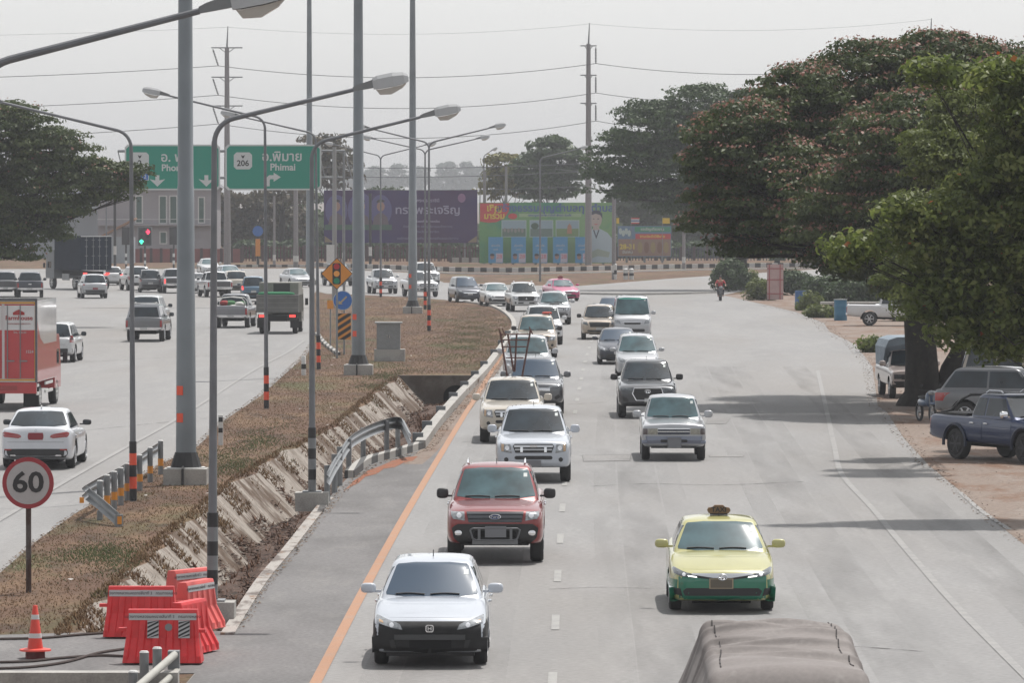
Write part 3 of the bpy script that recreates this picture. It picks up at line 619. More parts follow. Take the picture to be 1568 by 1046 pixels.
def vehicle(name, kind, pm, label, cat, group, px, py, yaw=0.0, rear=False, face=(), tail=(), glass=None, mirror=None, detail=1, front_glass=None, rack=None, extra=None, mod=None, plate=True, doors=False, rimmat=None):
    p = dict(T[kind]); 
    if mod: p.update(mod)
    me, lb, cb = shell(p, kind + (str(sorted(mod)) + str(mod) if mod else ''))
    root = empty(name); tag(root, label, cat, group)
    bm_ = me.copy(); bm_.name = 'body'
    for i, q in enumerate(bm_.materials):
        if q and q.name.startswith('_paintslot'): bm_.materials[i] = pm
    body = bpy.data.objects.new('body', bm_); col.objects.link(body); body.parent = root
    L, W = p['L'], p['W']; fb, ft, rt, rb, zb, zt, wb, wt = p['cab']; gl = glass or GLS
    cowl = lerp_t(p['top'], fb)+.045
    def cabw(z): t = (z-zb)/(zt-zb); return wb+(wt-wb)*t**1.25
    ztg = zt-.045
    for side, m_, nm in (('f', front_glass or gl, 'windscreen'), ('r', gl, 'rear_window')):
        zl = cowl if side == 'f' else max(lerp_t(p['top'], rb)+.05, zb+.03)
        a, b = cabw(zl)-.055, cabw(ztg)-.05
        ring = [(-a+.03,zl),(-a*.5,zl-.012),(a*.5,zl-.012),(a-.03,zl),(a,zl+.03),(b+.004,ztg-.04),(b-.04,ztg),(b*.4,ztg+.014),(-b*.4,ztg+.014),(-b+.04,ztg),(-b-.004,ztg-.04),(-a,zl+.03)]
        w = patch(nm, ring, side, cb, m_, root, .009, .02, 18, 30)
        if side == 'f' and detail:
            wp = MB()
            for sx, x0 in ((1,-.02),(1,-a*.78)):
                pts = []
                for k in range(7):
                    x = x0+k*a*.105; z = zl+.018+.012*math.sin(k/6*math.pi)
                    h = cb.ray_cast(Vector((x,-6,z)), Vector((0,1,0)))[0]
                    if h: pts.append(h+Vector((0,-.016,.008)))
                if len(pts) > 2: wp.tube(pts, .011, 5)
            if wp.v: wp.build('wiper', BLK, root)
    # side windows
    zl = max(zb+.06, lerp_t(p['top'], (fb+rt)/2)+.05)
    def fy(z): return fb+(ft-fb)*((z-zb)/(zt-zb))
    def ry(z): return rb+(rt-rb)*((z-zb)/(zt-zb))**1.25
    zu = zt-.10; by = (ft+rt)/2-.05 if kind not in ('pickup','oldpickup') else (ft+rt)/2+.1
    yA0, yA1 = fy(zl)+.24, fy(zu)+.12; yB0, yB1 = ry(zl)-.16, ry(zu)-.12
    for sd in ('l', 'R'):
        patch('side_window', [(yA0,zl),(by-.035,zl),(by-.035,zu),(yA1,zu)], sd, cb, gl, root, .008, .02, 8, 8)
        if kind == 'oldpickup': continue
        if yB0-by > 1.5:
            c_ = by+.85
            patch('side_window', [(by+.035,zl),(c_-.03,zl),(c_-.03,zu),(by+.035,zu)], sd, cb, gl, root, .008, .02, 8, 8)
            patch('side_window', [(c_+.03,zl),(yB0,zl),(yB1,zu),(c_+.03,zu)], sd, cb, gl, root, .008, .02, 8, 8)
        else:
            patch('side_window', [(by+.035,zl),(yB0,zl),(yB1,zu),(by+.035,zu)], sd, cb, gl, root, .008, .02, 8, 8)
        if doors:
            for (a0, a1) in ((fy(zl)+.05, by-.008), (by+.008, min(yB0+.05, p['ax']+p['wb']-p['r']-.02 if p.get('bed') else 9))):
                d = patch('door', [(a0,.5 if p['zb']>.3 else .34),(a1,.5 if p['zb']>.3 else .34),(a1,zl-.09),(a0,zl-.09)], sd, lb, pm, root, .006, .02, 6, 5)
                hx = W/2+.012; s_ = -1 if sd == 'l' else 1
                MB().sell((s_*hx, a1-.18, zl-.20), (.022,.10,.022), .6, 10, 6).build('handle', CHR, d, True)
    if not rear and detail:
        zf = lerp_t(p['top'], .10)-.0; zc = lerp_t(p['top'], fb)-.01; hw_ = W/2
        zq = lerp_t(p['top'], .22)
        if zc-zq > .06: patch('bonnet', [(-hw_*.72,zq),(hw_*.72,zq),(hw_*.80,zc-.02),(-hw_*.80,zc-.02)], 'f', lb, pm, root, .005, .01, 10, 14)
        patch('sticker', [(a*.70,ztg-.16),(a*.70+.07,ztg-.16),(a*.70+.07,ztg-.09),(a*.70,ztg-.09)], 'f', cb, mat('sticker_pale', (.32,.36,.36), .5), root, .014, .01, 2, 2)
    # mirrors
    mm = mirror or pm
    for sx in (-1, 1):
        mz = zl+.06; my = fy(zl)+.20; xb = W/2
        m = MB().sell((sx*(xb+.10), my, mz), (.115,.06,.075 if p['zb'] < .3 else .10), .62, 14, 10)
        m.box((sx*(xb-.03), my+.01, mz-.05), (.12,.04,.035)); mo = m.build('wing_mirror', mm, root, True, 50)
        MB().sell((sx*(xb+.10), my+.056, mz), (.095,.012,.058 if p['zb'] < .3 else .08), .5, 10, 6).build('mirror_glass', GLS, mo, True)
    for y in (p['ax'], p['ax']+p['wb']):
        for sx in (-1, 1): wheel(root, sx*(W/2-.015), y, p['r'], p['tw'], rimmat)
    # underside axle mass
    MB().box((0, L/2, p['zb']+.02), (W*.55, L*.72, .16)).build('underbody', DARK, root)
    last = {}
    for side, specs in (('f', face), ('r', tail)):
        bvh = lb
        for sp in specs:
            nm, m_, poly, mir = sp[:4]; kw = sp[4] if len(sp) > 4 else {}
            kw = dict(kw); par = kw.pop('par', None); cabs = kw.pop('cab', False)
            for sx in ((1, -1) if mir else (1,)):
                q = poly if sx == 1 else [(-a, b) for a, b in reversed(poly)]
                parent = last.get((par, sx), last.get((par, 1), root)) if par else root
                o = patch(nm, q, side, cb if cabs else lb, m_, parent, kw.get('off', .006), kw.get('th', .03), kw.get('rows', 6), kw.get('cols', 8), kw.get('flat', False))
                last[(nm, sx)] = o
    if rack:
        zr = zt+.09
        for sx in (-1, 1):
            MB().tube([(sx*(wt-.10), ft+.25, zr-.06), (sx*(wt-.10), ft+.35, zr), (sx*(wt-.10), rt-.35, zr), (sx*(wt-.10), rt-.2, zr-.07)], .018, 6).build('roof_rail', CHR if rack == 'chrome' else BLK, root)
    if detail > 1:
        MB().tube([(0.0, ft+.35, zt+.03), (0.0, ft+.42, zt+.12)], .008, 5).build('aerial', BLK, root)
    if extra: extra(root, p, lb, cb)
    # place by the ground point of the near axle
    ay = p['ax'] if not rear else p['ax']+p['wb']
    g = G(px, py); a = R(yaw) + (math.pi if rear else 0)
    M = Matrix.Rotation(a, 3, 'Z') @ Vector((0, ay, 0))
    root.location = (g.x-M.x, g.y-M.y, 0.012); root.rotation_euler = (0, 0, a)
    return root
# ---------------------------------------------------------------- standard faces
def face_pick(grill=BLK, lamp=LMP, low=BLK, w=1.84, gz=(.72,.96), bars=2, plate=PLT, chrome=True, logo=None):
    h = w/2; f = [('grille', grill, [(-h*.53,gz[0]),(h*.53,gz[0]),(h*.56,gz[1]-.03),(h*.5,gz[1]),(-h*.5,gz[1]),(-h*.56,gz[1]-.03)], False, dict(off=.012)),
         ('headlight', lamp, [(h*.58,.74),(h*.84,.78),(h*.90,.93),(h*.84,.98),(h*.60,.955)], True, dict(off=.012)),
         ('lamp_bulb', BLB, circ(h*.70,.86,.05), True, dict(off=.016, par='headlight')),
         ('intake', low, rrect(-h*.55,.50,h*.55,.60,.02), False, dict(off=.008)),
         ('fog_lamp', BLK, circ(h*.72,.56,.06), True, dict(off=.01)),
         ('number_plate', plate, rect(-.17,.46,.17,.60), False, dict(off=.03, flat=True, cols=2, rows=2))]
    for k in range(bars):
        z = gz[0]+(gz[1]-gz[0])*(k+1)/(bars+1); f.append(('grille_bar', CHR if chrome else BLK, rect(-h*.50,z-.014,h*.50,z+.014), False, dict(off=.026, par='grille', rows=2)))
    f.append(('emblem', CHR, circ(0,(gz[0]+gz[1])/2,.055), False, dict(off=.04, par='grille', flat=True, rows=5, cols=5)))
    return f
def face_car(w=1.75, lamp=LMP, hz=(.60,.72), grill=BLK, low=(.30,.45), plate=PLT):
    h = w/2
    return [('grille', grill, [(-h*.36,hz[0]-.02),(h*.36,hz[0]-.02),(h*.42,hz[0]+.06),(-h*.42,hz[0]+.06)], False, dict(off=.01, rows=3)),
            ('grille_bar', CHR, [(-h*.42,hz[0]+.035),(h*.42,hz[0]+.035),(h*.42,hz[0]+.06),(-h*.42,hz[0]+.06)], False, dict(off=.02, rows=2, par='grille')),
            ('headlight', lamp, [(h*.44,hz[0]),(h*.62,hz[0]-.03),(h*.86,hz[0]+.04),(h*.91,hz[1]+.07),(h*.70,hz[1]+.01),(h*.48,hz[0]+.06)], True, dict(off=.008)),
            ('lamp_bulb', BLB, circ(h*.66,hz[0]+.045,.038), True, dict(off=.012, par='headlight')),
            ('intake', BLK, [(-h*.62,low[0]),(h*.62,low[0]),(h*.52,low[1]),(-h*.52,low[1])], False, dict(off=.006)),
            ('fog_lamp', BLK, circ(h*.76,(low[0]+low[1])/2,.055), True, dict(off=.006)),
            ('number_plate', plate, rect(-.17,.44,.17,.55), False, dict(off=.035, flat=True, cols=2, rows=2))]
def tail_suv(w=1.84, z=(.80,1.05), red=RED, plate=PLT):
    h = w/2
    return [('tail_lamp', red, [(h*.80,z[0]),(h*.95,z[0]),(h*.96,z[1]),(h*.83,z[1])], True, dict(off=.012)),
            ('bumper', BLK, rrect(-h*.92,.42,h*.92,.60,.03), False, dict(off=.03)),
            ('number_plate', plate, rect(-.18,.62,.18,.75), False, dict(off=.02, flat=True, cols=2, rows=2)),
            ('tailgate_seam', DARK, rect(-h*.78,.765,h*.78,.773), False, dict(off=.003, rows=1))]
def tail_pick(w=1.84, red=RED, plate=PLT, bump=CHR):
    h = w/2
    return [('tail_lamp', red, rect(h*.84,.72,h*.955,1.04), True, dict(off=.012)),
            ('bumper', bump, rrect(-h*.94,.56,h*.94,.70,.03), False, dict(off=.05)),
            ('number_plate', plate, rect(-.18,.58,.18,.69), False, dict(off=.07, flat=True, cols=2, rows=2)),
            ('tailgate', mat('dark_tailgate', (.05,.05,.055), .4, coat=.6), rrect(-h*.80,.74,h*.80,1.10,.02), False, dict(off=.008))]
FLEET = 'vehicles queuing on the road towards the camera'
AWAY = 'vehicles driving away on the left carriageway'
white = paint('white', (.50,.51,.52)); blwhite = paint('blue_white', (.44,.475,.53)); silver = paint('silver', (.40,.41,.43), .55); greyp = paint('grey', (.13,.135,.145), .5)
champ = paint('champagne', (.40,.335,.27), .45); cream = paint('cream_white', (.47,.43,.37)); navy = paint('dark_navy', (.025,.03,.045), .4); blackp = paint('black', (.015,.016,.018), .2)
redp = paint('dull_red', (.21,.016,.016), .25); yelp = paint('taxi_yellow', (.40,.385,.155), dust=.08); gren = paint('taxi_green', (.003,.15,.085)); pink = paint('taxi_pink', (.45,.035,.14)); bluep = paint('deep_blue', (.008,.022,.075), .3)
ltsil = paint('light_silver', (.40,.41,.43), .35)
# 1 white hatchback, front bumper missing
def f1(root, p, lb, cb):
    for sd in ('l','R'): patch('fender_liner', [(.01,.22),(.44,.22),(.42,.5),(.5,.64),(.42,.70),(.03,.62)], sd, lb, mat('bumper_core', (.010,.010,.011), .7, noise=.5, nscale=6), root, .008, .02, 8, 8)
    MB().box((0,.62,.19), (1.3,.5,.08)).build('undertray', BLK, root)
    patch('hood_gap', [(-.60,.655),(.60,.655),(.62,.664),(-.62,.664)], 'f', lb, DARK, root, .004, .02, 1, 8)
    MB().box((0,-.035,.46), (1.04,.03,.075)).build('bumper_beam', mat('bare_beam', (.06,.062,.065), .5, .4), root)
    e = MB(); 
    for a in (0,): e.prism(rrect(-.06,.50+.035,.06,.61+.035,.02), -.052, -.04)
    em = e.build('emblem', CHR, root); MB().prism(rrect(-.045,.55,.045,.63,.015), -.056, -.051).build('emblem_field', BLK, em)
    MB().box((0,-.058,.59), (.05,.006,.012)).build('emblem_letter', CHR, em)
    for sx in (-1,1):
        MB().box((sx*.022,-.058,.59), (.012,.006,.06)).build('emblem_letter', CHR, em)
face_hatch = [('exposed_front', mat('bumper_core', (.010,.010,.011), .7, noise=.5, nscale=6), [(-.845,.225),(.845,.225),(.85,.45),(.846,.62),(.83,.69),(.40,.58),(.36,.655),(-.36,.655),(-.40,.58),(-.83,.69),(-.846,.62),(-.85,.45)], False, dict(off=.012, rows=16, cols=18)),
    ('headlight', LMP, [(.40,.57),(.52,.585),(.78,.67),(.80,.76),(.78,.775),(.60,.71),(.44,.655)], True, dict(off=.03, rows=8)),
    ('lamp_bulb', BLB, circ(.56,.64,.035), True, dict(off=.036, par='headlight')),
    ('turn_signal', mat('pale_amber', (.45,.30,.18), .2, coat=1), [(.68,.665),(.74,.68),(.75,.72),(.69,.70)], True, dict(off=.036, par='headlight', rows=3, cols=3)),
    ('radiator', DARK, rect(-.30,.30,.32,.43), False, dict(off=.02)), ('bracket', BLK, [(.5,.30),(.56,.30),(.60,.42),(.52,.42)], True, dict(off=.03))]
vehicle('hatchback', 'hatch', blwhite, 'white hatchback with its front bumper missing and a dark blue windscreen, nearest the camera', 'car', FLEET, 660, 1018, -.5, face=face_hatch, front_glass=GLB, detail=2, extra=f1, doors=True)
# 2 red pickup
def f2(root, p, lb, cb):
    b = MB().lathe([(.075,0),(.075,.012)], 24, (0,0,0), 'y').build('emblem', mat('badge_blue', (.01,.03,.14), .25, coat=1), root)
    b.location = (0,-.05,.905); b.scale = (1.35,1,.60); 
    rg = MB(); rg.tube([(.078*math.cos(t),-.006,.078*math.sin(t)) for t in np.linspace(0, 2*math.pi, 25)], .006, 5, False); rg.build('badge_ring', CHR, b)
    t = text('badge_lettering', 'Ford', CHR, root, (0,-.060,.905), .085, ext=.003); t.parent = b; t.location = (0,-.012,0); t.scale = (1/1.35,1/.60,1)
    nb = MB()
    ring = [(-.47,.66),(-.42,.69),(.42,.69),(.47,.66),(.42,.50),(.36,.47),(-.36,.47),(-.42,.50)]
    pts = [(a,-.07,b_) for a, b_ in ring]; nb.tube(pts+[pts[0]], .018, 6, False)
    for x in (-.30,.30): nb.box((x,-.068,.58), (.05,.03,.20))
    nb.box((0,-.05,.43), (.86,.03,.09)); nb.build('nudge_bar', mat('satin_silver', (.15,.155,.165), .4, .4), root)
    for sx in (-1,1):
        g = MB().sell((sx*.69,-.0,.60), (.075,.03,.055), .9).build('fog_lamp', BLB, root, True)
face_ranger = [('grille', mat('grille_dark', (.03,.034,.042), .4), [(-.50,.80),(.50,.80),(.54,1.00),(-.54,1.00)], False, dict(off=.015)),
    ('grille_bar', mat('bar_grey', (.07,.075,.085), .35), rect(-.52,.955,.52,.985), False, dict(off=.03, par='grille', rows=2)), ('grille_bar', mat('bar_grey'), rect(-.51,.88,.51,.93), False, dict(off=.035, par='grille', rows=2)), ('grille_bar', mat('bar_grey'), rect(-.50,.81,.50,.85), False, dict(off=.03, par='grille', rows=2)),
    ('headlight', LMP, [(.57,.83),(.78,.85),(.83,.92),(.84,1.03),(.58,1.00)], True, dict(off=.012)), ('lamp_bulb', BLB, circ(.68,.93,.05), True, dict(off=.018, par='headlight')),
    ('lower_bumper', BLK, [(-.62,.36),(.62,.36),(.78,.50),(.82,.70),(.70,.77),(-.70,.77),(-.82,.70),(-.78,.50)], False, dict(off=.02, rows=10, cols=14)),
    ('intake', DARK, rrect(-.40,.52,.40,.64,.03), False, dict(off=.028)),
    ('number_plate', PLG, rect(-.19,.52,.21,.73), False, dict(off=.085, flat=True, rows=2, cols=2, th=-.06))]
vehicle('pickup_truck', 'pickup', redp, 'dull red pickup with black grille, silver nudge bar and chrome roof rails', 'pickup', FLEET, 759, 861, -.5, face=face_ranger, mirror=BLK, rack='chrome', detail=2, extra=f2, glass=GLS, front_glass=GLL, doors=True, mod=dict(W=1.85, r=.39))
# 3 white pickup
fd = [('grille', BLK, [(-.44,.74),(.44,.74),(.50,.90),(.46,.955),(-.46,.955),(-.50,.90)], False, dict(off=.01)),
    ('grille_bar', CHR, rect(-.47,.875,.47,.925), False, dict(off=.028, par='grille', rows=2)), ('grille_bar', silver, rect(-.45,.80,.45,.835), False, dict(off=.028, par='grille', rows=2)),
    ('grille_post', CHR, rect(.26,.75,.32,.88), True, dict(off=.034, par='grille', rows=2, cols=2)),
    ('emblem', CHR, rrect(-.09,.87,.09,.93,.02), False, dict(off=.045, flat=True, par='grille', rows=3, cols=3)),
    ('headlight', LMP, [(.53,.73),(.78,.76),(.81,.90),(.80,.99),(.56,.965)], True, dict(off=.012)), ('lamp_bulb', BLB, circ(.64,.86,.055), True, dict(off=.018, par='headlight')), ('turn_signal', mat('pale_amber'), rect(.72,.78,.78,.95), True, dict(off=.018, par='headlight', rows=2, cols=2)),
    ('intake', BLK, rrect(-.46,.575,.46,.665,.03), False, dict(off=.008)), ('fog_lamp', BLK, circ(.66,.575,.055), True, dict(off=.01)),
    ('number_plate', PLG, rect(-.20,.40,.18,.555), False, dict(off=.03, flat=True, rows=2, cols=2))]
vehicle('pickup_truck', 'pickup', blwhite, 'bluish white pickup with triple chrome bar grille, behind the red pickup', 'pickup', FLEET, 817, 738, -.3, face=fd, detail=2, doors=True)
def f4(root, p, lb, cb):
    m = mat('rusty_rack', (.10,.045,.04), .8); mb = MB(); Y = 3.95
    for (a, b) in (((-.02,.9),(-.36,3.05)), ((.12,.9),(.52,3.1)), ((.03,1.9),(-.14,3.0)), ((.06,1.9),(.12,3.0))): mb.tube([(a[0],Y,a[1]), (b[0],Y+.15,b[1])], .028, 6)
    for z, x0, x1 in ((2.3,-.2,.32),(2.62,-.28,.40),(2.82,-.31,.44),(2.98,-.34,.48)): mb.tube([(x0,Y+.1,z), (x1,Y+.1,z)], .022, 6)
    for x, z in ((-.36,3.05),(.52,3.1),(-.26,3.05)): mb.tube([(x-.04,Y+.15,z+.1), (x,Y+.15,z), (x+.06,Y+.15,z-.12)], .02, 5)
    o = mb.build('steel_rack', m, root)
vehicle('pickup_truck', 'pickup', cream, 'cream pickup with a tall rusty steel frame rising from its bed, beside the orange line', 'pickup', FLEET, 784, 678, -.3, face=[q if q[0] != 'number_plate' else ('number_plate', PLT, rect(-.2,.42,.18,.54), False, dict(off=.03, flat=True, rows=2, cols=2)) for q in fd], detail=2, extra=f4)
ft = face_pick(lamp=LMP, gz=(.76,.90), bars=3)
vehicle('pickup_truck', 'pickup', greyp, 'dark grey pickup with bright headlight, half hidden behind the cream pickup', 'pickup', FLEET, 820, 635, -.3, face=[('headlight', LMP, [(.40,.86),(.82,.93),(.84,1.02),(.42,.93)], True, dict(off=.012)), ('fog_lamp', BLK, circ(.72,.60,.06), True)] + ft[3:], detail=2, front_glass=GLB)
vehicle('suv', 'suv', ltsil, 'silver white off-roader with slim chrome grille seen through the rusty steel frame', 'suv', FLEET, 808, 591, 0, face=[('grille', BLK, rrect(-.52,.84,.52,.96,.03), False, dict(off=.01)), ('grille_bar', CHR, rect(-.6,.935,.6,.96), False, dict(off=.02, rows=2, par='grille')), ('emblem', CHR, [(-.09,.84),(.09,.84),(0,.95)], False, dict(off=.04, flat=True, rows=4, cols=3)), ('headlight', LMP, [(.55,.88),(.82,.92),(.84,1.0),(.58,.97)], True), ('chrome_blade', CHR, [(.50,.62),(.62,.60),(.80,.85),(.72,.86)], True), ('intake', BLK, rrect(-.4,.52,.4,.72,.03), False), ('number_plate', PLT, rect(-.18,.60,.18,.72), False, dict(off=.03, flat=True, rows=2, cols=2))], front_glass=GLL, detail=2)
vehicle('suv', 'suv', champ, 'champagne off-roader with black roof bars and red cloth on its roof', 'suv', FLEET, 822, 548, 0, face=face_pick(), mirror=BLK, rack='black', front_glass=GLL, mod=dict(W=1.8),
    extra=lambda r, p, lb, cb: MB().sell((.45,2.6,1.90), (.22,.16,.06), .7).build('folded_cloth', mat('red_cloth', (.45,.08,.06), .9), r, True))
vehicle('suv', 'suv', white, 'white car showing only its roof and right flank behind the champagne off-roader', 'suv', FLEET, 833, 528, 1.5, face=face_pick(), mod=dict(W=1.78, zb=.3))
def f9(root, p, lb, cb):
    MB().sell((0,.75,1.13), (.28,.16,.045), .6).build('hood_scoop', BLK, root, True)
vehicle('pickup_truck', 'pickup', silver, 'silver pickup with a bonnet scoop and dark lower front, behind the cars on the bend', 'pickup', FLEET, 849, 497, 1, face=face_pick(gz=(.78,.92)) + [('lower_bumper', greyp, rrect(-.8,.44,.8,.70,.04), False, dict(off=.004, rows=6))], front_glass=GLL, extra=f9)
vehicle('pickup_truck', 'pickup', white, 'white pickup with a large black grille leading the curve beside the grass', 'pickup', FLEET, 804, 477.5, 5, face=face_pick(gz=(.66,.95), bars=2, chrome=False), rack='chrome')
def taxi_light(root, p, lb, cb, txt=False, m=None):
    zt = p['cab'][5]+.045; y = p['cab'][1]+.45
    b = MB(); b.box((0,y,zt+.015), (.30,.10,.03)); o = b.build('roof_sign_base', BLK, root)
    pr = [(-.17,.03),(.17,.03),(.20,.08),(.18,.125),(.11,.135),(.07,.17),(-.07,.17),(-.11,.135),(-.18,.125),(-.20,.08)]
    s = MB().prism(pr, y-.06, y+.06); s.v = [(a,b_,c+zt) for a,b_,c in s.v]
    sg = s.build('roof_sign', m or mat('sign_brown', (.17,.10,.05), .5), root)
    if txt: text('lettering', 'TAXI', BKP, sg, (0,y-.064,zt+.09), .115, bold=.003)
# pink taxi
vehicle('taxi', 'sedan', pink, 'bright pink taxi turning on the bend behind the silver pickup', 'taxi', FLEET, 866, 461, 13, face=face_car(), glass=GLB, front_glass=GLL, extra=lambda r, p, lb, cb: taxi_light(r, p, lb, cb, False, mat('sign_dark_red', (.2,.02,.03), .5)))
vehicle('sedan', 'sedan', white, 'small white sedan with black wedge shaped intakes, right of the black people carrier', 'car', FLEET, 763, 469, 8, face=face_car() + [('side_intake', BLK, [(.45,.32),(.72,.32),(.76,.55),(.62,.56)], True)], front_glass=GLL, mod=dict(W=1.72, L=4.4))
vehicle('people_carrier', 'mpv', navy, 'black people carrier turning beside the tip of the grass median', 'people carrier', FLEET, 717, 463, 11, face=[('grille', BLK, rrect(-.45,.58,.45,.72,.02), False), ('grille_bar', CHR, [(-.4,.60),(.4,.60),(.55,.70),(-.55,.70)], False, dict(off=.015, rows=3)), ('headlight', LMP, [(.50,.66),(.74,.70),(.78,.86),(.56,.78)], True), ('number_plate', PLT, rect(-.17,.5,.17,.6), False, dict(off=.03, flat=True, rows=2, cols=2))], front_glass=GLB, mod=dict(W=1.74))
vehicle('pickup_truck', 'pickup', white, 'white pickup with chrome grille turning behind the third tall mast', 'pickup', FLEET, 650, 455, 13, face=face_pick())
vehicle('suv', 'suv', white, 'white off-roader just beyond the white pickup behind the tall mast', 'suv', FLEET, 655, 437, 11, face=face_pick())
vehicle('pickup_truck', 'pickup', silver, 'silver pickup with chrome grille turning right of the second tall mast', 'pickup', FLEET, 589, 450, 8, face=face_pick())
vehicle('pickup_truck', 'pickup', greyp, 'grey car mostly hidden behind the yellow diamond sign', 'car', FLEET, 522, 438, 12, face=face_pick(), front_glass=GLL)
vehicle('sedan', 'sedan', ltsil, 'pale silver sedan turning at the junction left of the diamond sign', 'car', FLEET, 460, 440, 17, face=face_car(), front_glass=GLL)
# middle lane
ftx = [('lower_body', gren, [(-.87,.20),(.87,.20),(.886,.40),(.886,.62),(.82,.67),(.45,.60),(-.45,.60),(-.82,.67),(-.886,.62),(-.886,.40)], False, dict(off=.006, rows=16, cols=22)),
    ('intake', BLK, [(-.62,.30),(.62,.30),(.66,.38),(.60,.43),(-.60,.43),(-.66,.38)], False, dict(off=.012)), ('side_intake', BLK, [(.66,.29),(.80,.32),(.82,.45),(.70,.43)], True, dict(off=.012)),
    ('grille', BLK, [(-.52,.62),(-.2,.575),(.2,.575),(.52,.62),(.52,.655),(-.52,.655)], False, dict(off=.014, rows=4)), ('grille_bar', CHR, [(-.55,.66),(-.15,.60),(.15,.60),(.55,.66),(.50,.675),(.12,.63),(-.12,.63),(-.50,.675)], False, dict(off=.024, rows=4, par='grille', cols=12)),
    ('headlight', LMD, [(.44,.60),(.60,.605),(.80,.66),(.84,.76),(.80,.765),(.62,.69),(.45,.655)], True, dict(off=.016, rows=8)),
    ('daylight_lamp', LITW, [(.42,.605),(.56,.615),(.58,.64),(.44,.635)], True, dict(off=.022, par='headlight', rows=2, cols=4)), ('lamp_bulb', BLB, circ(.64,.655,.03), True, dict(off=.022, par='headlight')),
    ('number_plate', mat('plate_bronze', (.11,.095,.07), .6), rect(-.20,.435,.16,.575), False, dict(off=.03, flat=True, rows=2, cols=2)),
    ('plate_frame', mat('plate_frame', (.33,.27,.18), .5), rect(-.22,.42,.18,.59), False, dict(off=.025, flat=True, rows=2, cols=2))]
def f_taxi(root, p, lb, cb):
    taxi_light(root, p, lb, cb, True)
    for k, (rx, rz, cz) in enumerate(((.075,.05,0),(.028,.048,0),(.05,.016,.02))):
        t = np.linspace(0, 2*math.pi, 21); MB().tube([(rx*math.cos(a), -.05, .615+cz+rz*math.sin(a)) for a in t], .008, 5, False).build('emblem', CHR, root)
    for sd in ('l','R'):
        patch('lower_side', [(.75,.22),(4.3,.24),(4.3,.60),(.75,.66)], sd, lb, gren, root, .004, .02, 5, 22) if False else None
# two tone: green side panels split round the wheels
def side_green(root, p, lb):
    for sd in ('l','R'):
        for y0, y1 in ((.02,.55),(1.36,3.25),(4.06,4.4)):
            patch('lower_side', [(y0,.22),(y1,.22),(y1,.64),(y0,.655)], sd, lb, gren, root, .005, .02, 5, 8)
def f_taxi2(root, p, lb, cb): f_taxi(root, p, lb, cb); side_green(root, p, lb)
vehicle('taxi', 'sedan', yelp, 'yellow over green taxi with a brown roof sign reading TAXI', 'taxi', FLEET, 1104, 935, -.8, face=ftx, front_glass=GLL, extra=f_taxi2, detail=2)
fo = [('grille', mat('old_grille', (.05,.055,.075), .4), rect(-.42,.70,.42,.86), False, dict(off=.008)), ('grille_bar', CHR, rect(-.42,.845,.42,.865), False, dict(off=.02, rows=2, par='grille')), ('grille_bar', CHR, rect(-.42,.77,.42,.79), False, dict(off=.02, rows=2, par='grille')), ('grille_surround', silver, rect(-.80,.865,.80,.885), False, dict(off=.012, rows=2)),
    ('headlight', mat('yellowed_lamp', (.26,.25,.21), .25, .2, coat=.8, noise=.3, nscale=20), rect(.43,.70,.68,.86), True, dict(off=.012)), ('turn_signal', mat('smoked_lens', (.07,.05,.05), .2, coat=1), rect(.69,.70,.81,.86), True, dict(off=.012, cols=4)),
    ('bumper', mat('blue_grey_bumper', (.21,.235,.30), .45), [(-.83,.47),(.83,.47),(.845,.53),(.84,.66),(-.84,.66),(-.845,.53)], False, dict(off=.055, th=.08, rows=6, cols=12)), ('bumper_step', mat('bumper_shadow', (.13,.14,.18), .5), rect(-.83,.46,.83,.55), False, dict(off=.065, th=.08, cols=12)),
    ('intake', BLK, rrect(-.36,.50,.36,.57,.02), False, dict(off=.075, rows=2)), ('number_plate', PLG, rect(-.17,.36,.19,.63), False, dict(off=.10, flat=True, rows=2, cols=2, th=-.07)), ('valance', BLK, rect(-.6,.34,.6,.42), False, dict(off=.0, rows=2))]
vehicle('old_pickup', 'oldpickup', silver, 'old boxy silver pickup with square headlights, alone in the middle lane', 'pickup', FLEET, 1031, 705, -.6, face=fo, mirror=ltsil, front_glass=GLL, detail=1, doors=True)
fh = [('grille', BLK, [(-.34,.58),(.34,.58),(.46,.78),(.40,.95),(-.40,.95),(-.46,.78)], False, dict(off=.02)),
    ('headlight', LMD, [(.46,.84),(.80,.88),(.84,.99),(.44,.95)], True, dict(off=.012)), ('fog_lamp', BLK, [(.60,.52),(.78,.55),(.80,.70),(.62,.66)], True, dict(off=.01)),
    ('number_plate', PLT, rect(-.10,.52,.2,.64), False, dict(off=.04, flat=True, rows=2, cols=2)), ('skirt', BLK, rect(-.7,.40,.7,.50), False, dict(off=.006))]
def fhx(root, p, lb, cb):
    ring = [(-.36,.57),(.36,.57),(.48,.78),(.42,.965),(-.42,.965),(-.48,.78)]; pts = [(a, -.045, b) for a, b in ring]
    MB().tube(pts+[pts[0]], .02, 6, False).build('grille_frame', CHR, root)
    for rx, rz, cz in ((.09,.06,0),(.035,.058,0),(.06,.02,.024)): MB().tube([(rx*math.cos(a), -.055, .86+cz+rz*math.sin(a)) for a in np.linspace(0, 2*math.pi, 21)], .010, 5, False).build('emblem', CHR, root)
vehicle('pickup_truck', 'pickup', paint('charcoal', (.05,.053,.06), .5), 'charcoal pickup with a chrome framed six sided grille behind the old silver pickup', 'pickup', FLEET, 991, 640, -.4, face=fh, mirror=BLK, extra=fhx, detail=2, mod=dict(W=1.87), front_glass=GLS)
